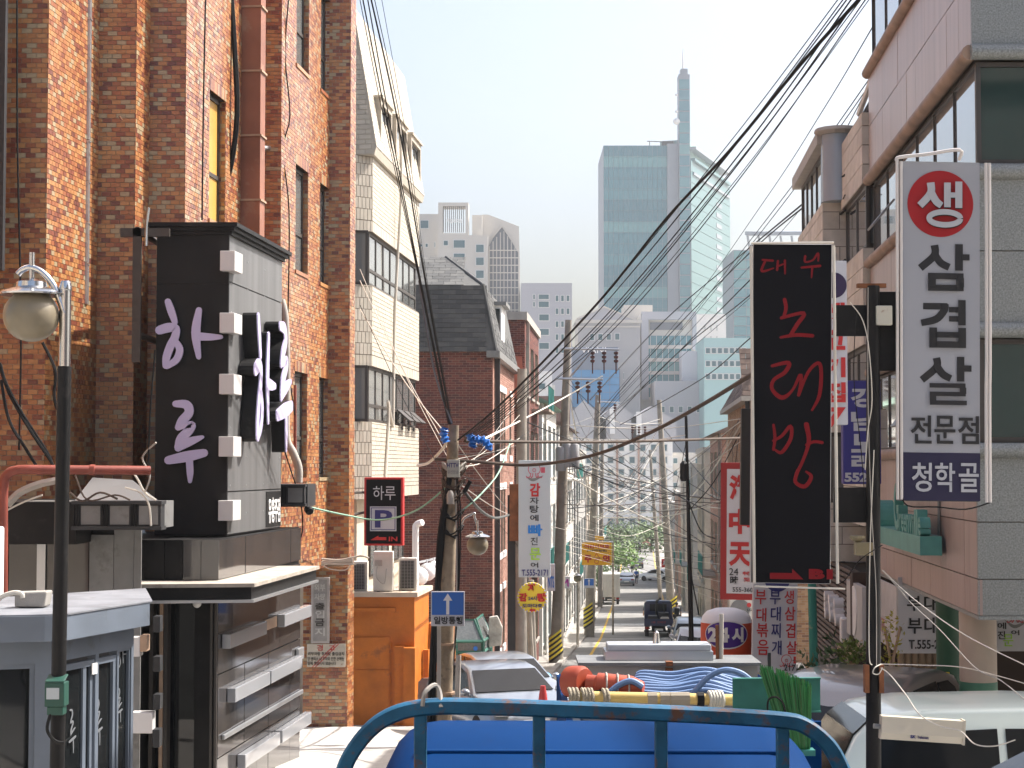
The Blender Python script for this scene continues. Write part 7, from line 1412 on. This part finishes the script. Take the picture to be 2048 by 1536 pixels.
for y in (243, 190, 223): mb = MB(); q = P(1353, y, D - 3); mb.ball(q, 1.3 if y == 243 else .6, 10, 8, .9); tw.part('dish', mb, M_WPAINT)
# second glass tower
t2 = far('glass_tower', 'lower blue glass tower with flared roof behind the black sign', 1466, 1620, 500, 600, 30, M_TM)
for i in range(18):
    for j in range(6): mb = MB(); t2.pf.slab(mb, 1467 + j * 25, 502 + i * 19, 1467 + (j + 1) * 25 - 1, 502 + (i + 1) * 19 - 2, 0, .3); t2.part('glass_panel', mb, M_TG)
mb = MB(); a, b = P(1490, 470, 598), P(1640, 470, 598); mb.prism([a, b, P(1655, 466, 615), P(1495, 472, 615)], (0, 0, 1.2)); t2.part('roof_canopy', mb, M_TM)
mb = MB(); [mb.tube([P(1500 + i * 22, 500, 600), P(1495 + i * 22, 472, 599)], .4, 5) for i in range(7)]; t2.part('roof_strut', mb, M_TM)
# cream apartment tower with sign lattice
M_AP = mat('pale_cream_wall', (.56, .53, .48), .8, var=.03)
a1 = far('apartment_tower', 'cream apartment tower with roof lattice and white framed windows', 876, 976, 500, 420, 18, M_AP, wins=[(886, 480, 897, 492), (906, 479, 931, 497), (906, 506, 931, 524), (951, 488, 969, 506), (951, 514, 969, 532), (951, 540, 969, 558), (886, 530, 900, 545), (906, 532, 931, 550)])
pf = a1.pf; mb = MB(); pf.slab(mb, 876, 404, 885, 500, -6, .0); pf.slab(mb, 931, 404, 937, 500, -6, 0); pf.slab(mb, 885, 404, 931, 411, -6, 0); pf.slab(mb, 885, 466, 931, 500, -6, 0); pf.slab(mb, 937, 470, 976, 500, -6, 0); pf.slab(mb, 944, 427, 964, 470, -8, -2); a1.part('roof_frame', mb, M_AP)
mb = MB(); [pf.slab(mb, 886 + i * 4, 412, 887.5 + i * 4, 464, -.6, -.2) for i in range(11)]; a1.part('lattice', mb, M_GREYPAN, kind='stuff'); ptext(a1, '해밀리지브', pf, 893, 437, 924, 446, M_WPAINT, d=.0, depth=.2, bold=.03)
a2 = far('apartment_tower', 'grey gridded office block with pointed gable beside cream tower', 976, 1040, 530, 425, 30, M_AP)
pf = a2.pf; mb = MB(); mb.prism([pf.p(x, y, -.1) for x, y in ((964, 530), (964, 428), (976, 428), (1038, 452), (1040, 530))], (0, 20, 0)); a2.part('upper_wall', mb, M_AP)
M_GRG = mat('grid_recess', (.16, .17, .19), .5)
mb = MB(); mb.prism([pf.p(x, y, .05) for x, y in ((978, 640), (978, 492), (986, 476), (1004, 454), (1024, 484), (1037, 506), (1037, 640))], (0, -.2, 0)); a2.part('grid_back', mb, M_GRG)
mb = MB(); [pf.slab(mb, 978 + i * 7.3, max(460, 492 - i * 9 if i < 4 else 452 + (i - 3) * 10), 979.6 + i * 7.3, 640, .26, .6) for i in range(9)]; [pf.slab(mb, 978, 500 + i * 15, 1037, 501.8 + i * 15, .28, .62) for i in range(10)]; mb.obox(pf.p(984, 476, .3), pf.u * 20 + pf.v * 22, pf.v * 3, pf.n * .4); mb.obox(pf.p(1004, 454, .3), pf.u * 22 - pf.v * 32, pf.v * 3, pf.n * .4); a2.part('concrete_grid', mb, M_AP, kind='stuff')
far('building', 'pale block with blue gable window behind the cream tiled building', 830, 880, 428, 430, 20, M_AP, wins=[(840, 440, 858, 458), (840, 488, 846, 495), (850, 487, 857, 496), (868, 484, 872, 496)])
M_LG = mat('light_grey_panel', (.42, .42, .45), .7, var=.04)
a3 = far('office_block', 'plain light grey office block with square windows left of pediment building', 1042, 1144, 566, 410, 18, M_LG, wins=[(1065, 588, 1071, 600), (1076, 588, 1099, 600), (1065, 603, 1071, 615), (1076, 602, 1099, 616), (1077, 628, 1099, 643), (1077, 657, 1099, 672), (1077, 685, 1099, 700)] + grid(1110, 590, 3, 5, 11, 26, 8, 14), gm=M_FG)
a4 = far('office_block', 'stone office building with classical pediment and four square windows', 1156, 1280, 640, 440, 20, mat('grey_stone', (.38, .375, .38), .8), wins=[(1179, 667, 1189, 682), (1195, 667, 1206, 682), (1212, 667, 1223, 681), (1229, 666, 1240, 681), (1246, 745, 1248, 760)])
pf = a4.pf; mb = MB(); mb.prism([pf.p(x, y, 0) for x, y in ((1150, 642), (1270, 642), (1264, 638), (1208, 614), (1156, 638))], (0, 18, 0)); a4.part('pediment', mb, M_LG); mb = MB(); pf.slab(mb, 1150, 640, 1284, 646, 0, .7); pf.slab(mb, 1156, 652, 1280, 655, 0, .3); mb.obox(pf.p(1152, 640, .1), pf.u * 56 + pf.v * 25, pf.v * 3, pf.n * .5); mb.obox(pf.p(1208, 615, .1), pf.u * 60 - pf.v * 25, pf.v * 3, pf.n * .5); a4.part('cornice', mb, M_AP)
far('rooftop_block', 'plain white rooftop block behind the stone pediment', 1248, 1305, 610, 470, 12, M_AP, wins=[(1252, 640, 1258, 645)])
a5 = far('office_block', 'pale terraced office building with glazed balconies under glass tower', 1282, 1392, 626, 455, 25, M_AP)
pf = a5.pf
for i in range(5):
    y = 672 + i * 26; mb = MB(); pf.slab(mb, 1296 - i * 2, y, 1382, y + 19, .1, .3); w_ = a5.part('window', mb, M_TG); mb = MB(); [pf.slab(mb, 1300 + j * 12, y, 1301 + j * 12, y + 19, .3, .4) for j in range(7)]; a5.part('mullions', mb, M_WFR, parent=w_); mb = MB(); pf.slab(mb, 1288, y + 19, 1384, y + 26, 0, .8); a5.part('balcony', mb, M_AP)
mb = MB(); pf.slab(mb, 1300, 645, 1365, 660, .1, .3); a5.part('window', mb, M_GRG); mb = MB(); pf.slab(mb, 1282, 626, 1296, 800, 0, 1.2); pf.slab(mb, 1384, 626, 1392, 700, 0, 1.2); pf.slab(mb, 1282, 624, 1392, 640, 0, 1.3); a5.part('frame', mb, M_LG)
far('office_block', 'white plain block right of the terraced office building', 1392, 1452, 628, 500, 30, M_WPAINT, wins=grid(1408, 650, 3, 2, 12, 22, 3, 12)); far('office_block', 'pale turquoise banded office below the glass tower', 1408, 1510, 676, 430, 20, mat('turquoise_panel', (.32, .5, .5), .5), wins=grid(1410, 695, 7, 3, 12, 26, 11, 13)); far('rooftop_block', 'blank white rooftop cube in front of turquoise office', 1364, 1428, 702, 446, 8, mat('white_block', (.6, .6, .64), .7)); far('roof_terrace', 'low roof terrace with dark awning and planters', 1310, 1432, 762, 442, 14, M_LG, wins=grid(1320, 812, 5, 1, 18, 20, 10, 14))
bg_ = far('glass_hall', 'sloping sky blue glazed hall below a dark sign band', 1104, 1240, 738, 428, 14, mat('slate_blue_panel', (.12, .15, .2), .5), wins=())
pf = bg_.pf
for i in range(7):
    for j in range(5): mb = MB(); pf.slab(mb, 1106 + i * 19, 740 + j * 15, 1106 + (i + 1) * 19 - .8, 740 + (j + 1) * 15 - .8, .05, .2); bg_.part('glass_panel', mb, mat('sky_blue_glass', (.06, .22, .42), .15, spec=.7))
mb = MB(); pf.slab(mb, 1110, 694, 1236, 738, -3, 0); bg_.part('sign_band', mb, mat('slate_blue_panel', (.12, .15, .2), .5)); ptext(bg_, 'VIANI', pf, 1162, 694, 1212, 706, M_WPAINT, d=.02, depth=.1)
far('white_house', 'white stepped building above the brown tiled roofs', 1060, 1104, 742, 300, 12, M_WPAINT, wins=[(1072, 765, 1092, 780), (1066, 800, 1074, 812), (1092, 792, 1100, 808)])
# white apartment rows at the end of the street with grey gables
M_APW = mat('white_apartment', (.84, .82, .78), .8, var=.03); M_GAB = mat('grey_gable', (.40, .40, .42), .8, var=.05)
ap = far('apartment_row', 'long white apartment block with grey gabled roof closing the street', 1140, 1345, 878, 405, 14, M_APW, wins=grid(1150, 888, 9, 8, 21.5, 24.5, 13, 15), gm=M_FG)
pf = ap.pf
for (x0, x1, yp) in ((1132, 1212, 800), (1196, 1282, 806), (1262, 1352, 812)): mb = MB(); mb.prism([pf.p(x, y, .4) for x, y in ((x0, 878), (x0, 836), ((x0 + x1) / 2 - 4, yp), (x1, 842), (x1, 878))], (0, 14, 0)); ap.part('gable', mb, M_GAB)
mb = MB(); [pf.slab(mb, 1146 + i * 43, 880, 1150 + i * 43, 1110, 0, .6) for i in range(5)]; ap.part('pier', mb, M_RR, kind='stuff')
for r in range(8): mb = MB(); pf.slab(mb, 1141, 907 + r * 24.5, 1345, 911 + r * 24.5, .02, .35); ap.part('floor_band', mb, M_WPAINT)
for (x, y0, y1) in ((1224, 818, 868), (1277, 824, 870)): mb = MB(); pf.slab(mb, x - 5, y0, x + 5, y1, .5, 2); ap.part('chimney', mb, M_WPAINT)
far('apartment_row', 'white apartment block with beige piers seen past the right poles', 1338, 1440, 905, 408, 14, M_AP, wins=grid(1345, 915, 4, 7, 22, 24.5, 11, 13)); far('building', 'beige block with rows of windows right of the grey gables', 1318, 1440, 800, 450, 12, mat('warm_beige', (.45, .4, .33), .8), wins=grid(1325, 815, 3, 2, 14, 26, 8, 12)); far('building', 'low tan roofed house left behind the crossarm pole', 1075, 1140, 792, 200, 10, M_RTILE, wins=[(1085, 830, 1095, 850)]); far('building', 'pale backdrop block above the left roofs', 1040, 1110, 770, 320, 10, M_RW, wins=grid(1046, 790, 3, 3, 20, 28, 9, 12))
far('building', 'broad hazy block far behind the street trees', 1090, 1520, 930, 520, 20, M_LG, wins=grid(1100, 945, 12, 3, 34, 40, 14, 18))
# ---------------------------------------------------------------- unseen houses added behind the viewpoint to cut the sky fill
def rear(label, x0, x1, y0, y1, ztop, m, n=4, fl=4):
    g = min(G(y0), G(y1)) - .5; th = T('house', label, 'house', ((x0 + x1) / 2, (y0 + y1) / 2, g + .5)); mb = MB(); mb.box((x0, y0, g), (x1, y1, ztop)); th.part('wall', mb, m)
    side = x0 if x0 > 0 else x1; nx = -1 if x0 > 0 else 1; f = Fr((side, y0, g), Y, X * nx); L_ = y1 - y0; fh = (ztop - g - 1) / fl
    for r in range(fl):
        for i in range(n): u = (i + .25) * L_ / n; window(th, f, u, 1.2 + r * fh, u + L_ / n * .5, 1.2 + r * fh + fh * .55, M_WIN, M_GLASSG, d=.01, bar=.08, mull=(.5,))
    mb = MB(); mb.box((x0 - .15, y0 - .15, ztop), (x1 + .15, y1 + .15, ztop + .3)); th.part('parapet', mb, M_PVC); return th
rear('unseen beige house added behind the viewpoint on the booth side to block sky light', -20, -8.5, -26, 6, 8.5, M_RB); rear('unseen red brick house added further up the booth side to block sky light', -20, -8.5, -52, -29, 11, M_RR)
rear('unseen grey house added behind the viewpoint on the van side to block sky light', 5.6, 17, -24, 8, 6.5, M_RG); rear('unseen white house added further up the van side to block sky light', 5.2, 17, -52, -27, 10, M_RB)
rear('unseen broad brown house added uphill behind the viewpoint to block sky light', -8, 5, -75, -60, 14, M_RR)
# ---------------------------------------------------------------- overhead cables
def cable(label, pts, r, m=M_WIRE, group=None, name='overhead_cable', n=8, pre=None, post=None):
    mb = MB(); w_ = [P(x, y, D) for x, y, D in pts]
    w_ = cr(w_, n) if len(w_) > 2 else w_; w_ = ([pre] if pre else []) + list(w_) + ([post] if post else [])
    mb.tube(w_, r, 5 if r < .02 else 7); return single(name, label, 'cable', mb, m, True, group=group)
A_ = 'cables from the upper right down to the weathered pole'
for i, (xt, ym, r) in enumerate(((1690, 596, .012), (1700, 604, .014), (1708, 592, .016), (1716, 612, .018), (1728, 618, .018), (1736, 598, .012), (1744, 630, .014), (1752, 606, .01))):
    cable('black overhead cable climbing from the weathered pole to the upper right', [(926 + i, 872 + i * 2, 33), (1000 + 4 * i, 812 + i * 2, 30.5), (1180 + 6 * i, 628 + (ym - 600) * .8 + i * 3, 26), (1450 + 3 * i, 300 + (ym - 600) * .8 + 8 * i, 20), (xt, -20, 15.5)], r * .45, group=A_, post=(5.7, 7.5, 5.9 - .06 * i))
cable('thick bundled cable rising right from the weathered pole', [(916, 880, 32.9), (1010, 800, 30.3), (1190, 612, 25.6), (1330, 440, 22.5), (1460, 300, 19.6), (1600, 130, 17.2), (1735, -20, 15.5)], .018, post=(5.7, 7.5, 5.8))
for i, (xt, r) in enumerate(((716, .012), (722, .02), (732, .018), (738, .024), (745, .012), (760, .008))):
    cable('black overhead cable dropping from the upper left to the weathered pole', [(xt, -20, 24), (770 + 9 * i, 250 + 20 * (i % 3), 26.5), (838 + 4 * i, 560 + 12 * (i % 3), 30), (896 + i * 2, 848, 32.9)], r * .5, pre=(-8.45, 5, 8 - .08 * i), group='cables from the upper left to the weathered pole')
cable('grey twisted cable falling steeply to the weathered pole top', [(838, 560, 31), (868, 740, 32), (904, 846, 32.8)], .018, mat('grey_cable', (.12, .13, .16), .4))
cable('straight dark cable crossing level behind the pale octopus sign', [(930, 882, 33), (1200, 884, 36), (1490, 876, 40)], .03, M_WIREB)
cable('heavy brown cable sagging across the street to the black sign', [(870, 918, 33), (960, 924, 33), (1060, 930, 33), (1180, 912, 31), (1290, 870, 29), (1400, 812, 26), (1510, 745, 22)], .03, M_WIREB)
cable('white cable looping from cream building to the weathered pole', [(835, 931, 40), (858, 925, 38), (885, 898, 34), (900, 872, 33)], .03, M_WIREW)
cable('pale cable stretched from bare pole up to the crossarm pole', [(940, 892, 34), (1040, 842, 58), (1120, 800, 70), (1205, 752, 71.8)], .028, M_WIREW)
cable('green white stay rope slung past the parking sign', [(600, 1010, 30.5), (690, 1030, 36), (760, 1040, 36.5), (830, 1022, 34), (892, 975, 33)], .018, mat('green_rope', (.2, .36, .26), .7))
cable('green white stay rope falling right of the weathered pole', [(926, 1020, 33), (965, 985, 34), (1000, 940, 40), (1022, 880, 50)], .018, mat('green_rope', (.2, .36, .26), .7))
cable('dark cable hanging down to the right from the weathered pole', [(930, 985, 33), (960, 1020, 34), (990, 1036, 40), (1018, 1030, 45)], .03, mat('grey_dark_cable', (.07, .075, .07), .6))
B_ = 'thin service wires fanning from the weathered pole'
random.seed(21)
for i in range(16):
    x1, y1, D1 = random.choice(((1040, 820, 58), (1130, 800, 72), (1190, 830, 104), (835, 940, 44), (700, 930, 38), (990, 960, 56), (1130, 1000, 72), (1040, 1050, 58), (720, 560, 38)))
    y1 += random.uniform(-40, 60); ys_ = 880 + random.uniform(-10, 110)
    cable('thin service wire fanning out from the weathered pole', [(905, ys_, 33), ((905 + x1) / 2, (ys_ + y1) / 2 + random.uniform(5, 22), (33 + D1) / 2), (x1, y1, D1)], random.choice((.007, .009, .012)), random.choice((M_WIRE, M_WIRE, M_WIREW, M_PVC)), group=B_)
C_ = 'street wires strung between the far poles'
ends = [(1130, 760, 72), (1130, 860, 72), (1128, 930, 72), (1125, 1000, 72), (1190, 840, 104), (1190, 930, 104), (1186, 1010, 104), (1186, 1060, 104), (1204, 960, 150), (1322, 860, 118), (1326, 960, 118), (1332, 1040, 118), (1310, 980, 165), (1372, 860, 60), (1376, 1000, 62), (1480, 860, 58), (1470, 1010, 60), (1430, 1090, 80)]
for i in range(84):
    a, b = random.sample(ends, 2)
    if abs(a[0] - b[0]) < 25: continue
    j = lambda p: (p[0] + random.uniform(-3, 3), p[1] + random.uniform(-25, 25), p[2])
    a, b = j(a), j(b); cable('thin wire strung between poles down the street', [a, ((a[0] + b[0]) / 2, (a[1] + b[1]) / 2 + random.uniform(6, 26), (a[2] + b[2]) / 2), b], random.choice((.01, .013, .018, .024)), random.choice((M_WIRE, M_WIRE, M_WIREB, M_WIREW)), group=C_)
for i in range(8):
    y = 1065 + i * 7 + random.uniform(-4, 4); cable('low wire sagging across the street by the school zone banner', [(1128, y - 10, 72), (1200, y + 8, 90), (1290, y + 14 + i * 3, 85), (1440, y + 5 + i * 12, 62)], .009, random.choice((M_WIREW, M_WIRE, M_PVC)), group='low wires by the school zone banner')
cable('black wire running diagonally down from the bare pole to the right houses', [(1044, 840, 58), (1230, 920, 75), (1372, 1000, 60), (1470, 1050, 50)], .02)
for i, (xa, ya, xb, yb_) in enumerate(((1765, 20, 1530, 400), (1765, 120, 1470, 520), (1768, 128, 1490, 505), (1690, 390, 1640, 470), (1768, 110, 1600, 420))): cable('fine wire slanting past the grey stone tiled building', [(xa, ya, 29), ((xa + xb) / 2, (ya + yb_) / 2 + 8, 40), (xb, yb_, 58), ((xb + 1200) / 2, (yb_ + 830) / 2 + 15, 82), (1192, 830 + i * 8, 104)], .011, group='fine wires by the grey stone building')
for i, pts in enumerate(([(1700, 330, 30), (1470, 520, 70), (1330, 640, 80), (1180, 800, 75)], [(1690, 350, 30), (1500, 505, 68), (1320, 690, 85), (1200, 830, 104)], [(1690, 420, 30), (1488, 600, 66), (1340, 720, 85), (1196, 870, 104)], [(1690, 520, 30), (1496, 680, 62), (1400, 760, 80), (1240, 850, 110)], [(1500, 560, 64), (1300, 760, 90), (1142, 900, 72)])): cable('long wire slanting down in front of the far offices', pts, .022, group='long wires before the far offices')
pt = T('cable_post', 'thin black cable post with slack loops at the right kerb', 'post', P(1385, 1330, 62)); mb = MB(); mb.tube([P(1372, 832, 62), P(1376, 1000, 62), P(1383, 1290, 62)], [.05, .06, .09], 8); pt.part('post', mb, M_BLACK, smooth=True); mb = MB(); mb.tube(cr([P(1377, 1120, 61.8), P(1386, 1170, 61.8), P(1398, 1230, 61.8)], 4), .025, 6); pt.part('slack_cable', mb, M_WIRE); mb = MB(); q = P(1368, 945, 61.8); mb.lathe([(.1, -.3), (.14, -.2), (.14, .3), (.05, .4)], q, 8); pt.part('splice_case', mb, M_WIRE)
# cables on and around the black sign pole
D_ = 13.85
for i, (pts, r, m) in enumerate((([(1700, 605, D_), (1725, 640, D_), (1738, 700, D_), (1744, 800, D_), (1736, 860, D_), (1730, 940, D_)], .006, M_WIREW), ([(1736, 575, D_), (1736, 800, D_), (1742, 1000, D_), (1752, 1180, D_), (1753, 1330, D_)], .005, M_PVC), ([(1748, 900, D_), (1740, 1100, D_), (1738, 1300, D_), (1744, 1330, D_)], .006, M_WIREW), ([(1712, 620, D_), (1708, 760, D_), (1722, 900, D_), (1730, 1000, D_)], .005, M_WIRE))): cable('slack cable running down the black sign pole', pts, r * .7, m, group='slack cables on the black sign pole')
for pts, r, m, lb_ in (([(1764, 1328, 13.8), (1840, 1330, 13.6), (1920, 1334, 13.2), (1990, 1350, 12.8), (2060, 1370, 12.4)], .006, M_WIREW, 'pale cable leaving the black pole level to the right'), ([(1762, 1336, 13.8), (1780, 1350, 13.7), (1812, 1390, 13.4), (1840, 1430, 13.2), (1880, 1452, 13.0), (1920, 1462, 12.8), (1950, 1488, 12.6), (1990, 1492, 12.4), (2030, 1480, 12)], .007, M_WIREW, 'white cable looping over the antenna box'), ([(1764, 1140, 13.9), (1830, 1200, 13.5), (1930, 1270, 13), (2060, 1335, 12.2)], .006, M_WIREW, 'white cable slanting across the cream column'), ([(1764, 1140, 13.9), (1800, 1180, 13.7), (1826, 1210, 13.6), (1880, 1260, 13.3), (1950, 1335, 13), (2000, 1360, 12.7), (2050, 1400, 12.4)], .006, M_PVC, 'grey cable drooping across the white restaurant banner'), ([(1763, 1328, 13.8), (1750, 1335, 13.75), (1746, 1346, 13.75), (1757, 1348, 13.75), (1765, 1335, 13.75)], .007, M_WIREW, 'small loop of white cable tied to the black pole'), ([(1765, 1090, 13.8), (1720, 1120, 13.8), (1690, 1160, 13.9), (1672, 1170, 13.95)], .006, M_WIRE, 'black lead drooping between sign and floodlight')): cable(lb_, pts, r * .65, m)

flush_text()
# ---------------------------------------------------------------- hazy air
mb = MB(); mb.box((-760, -90, -15.4), (760, 760, 150)); hz = mesh_obj('haze', mb.v, mb.f, None) if False else None
me = bpy.data.meshes.new('haze'); me.from_pydata([tuple(v) for v in mb.v], [], mb.f); me.update(); hz = bpy.data.objects.new('haze', me); COL.objects.link(hz); hz['kind'] = 'stuff'; hz['label'] = 'thin pale spring haze filling the air over the street'
m = bpy.data.materials.new('haze_air'); m.use_nodes = True; n = m.node_tree.nodes; n.remove(n['Principled BSDF']); pv = n.new('ShaderNodeVolumePrincipled'); pv.inputs['Color'].default_value = (.93, .96, 1, 1); pv.inputs['Density'].default_value = .00027; pv.inputs['Anisotropy'].default_value = .3; m.node_tree.links.new(pv.outputs[0], n['Material Output'].inputs['Volume']); me.materials.append(m)
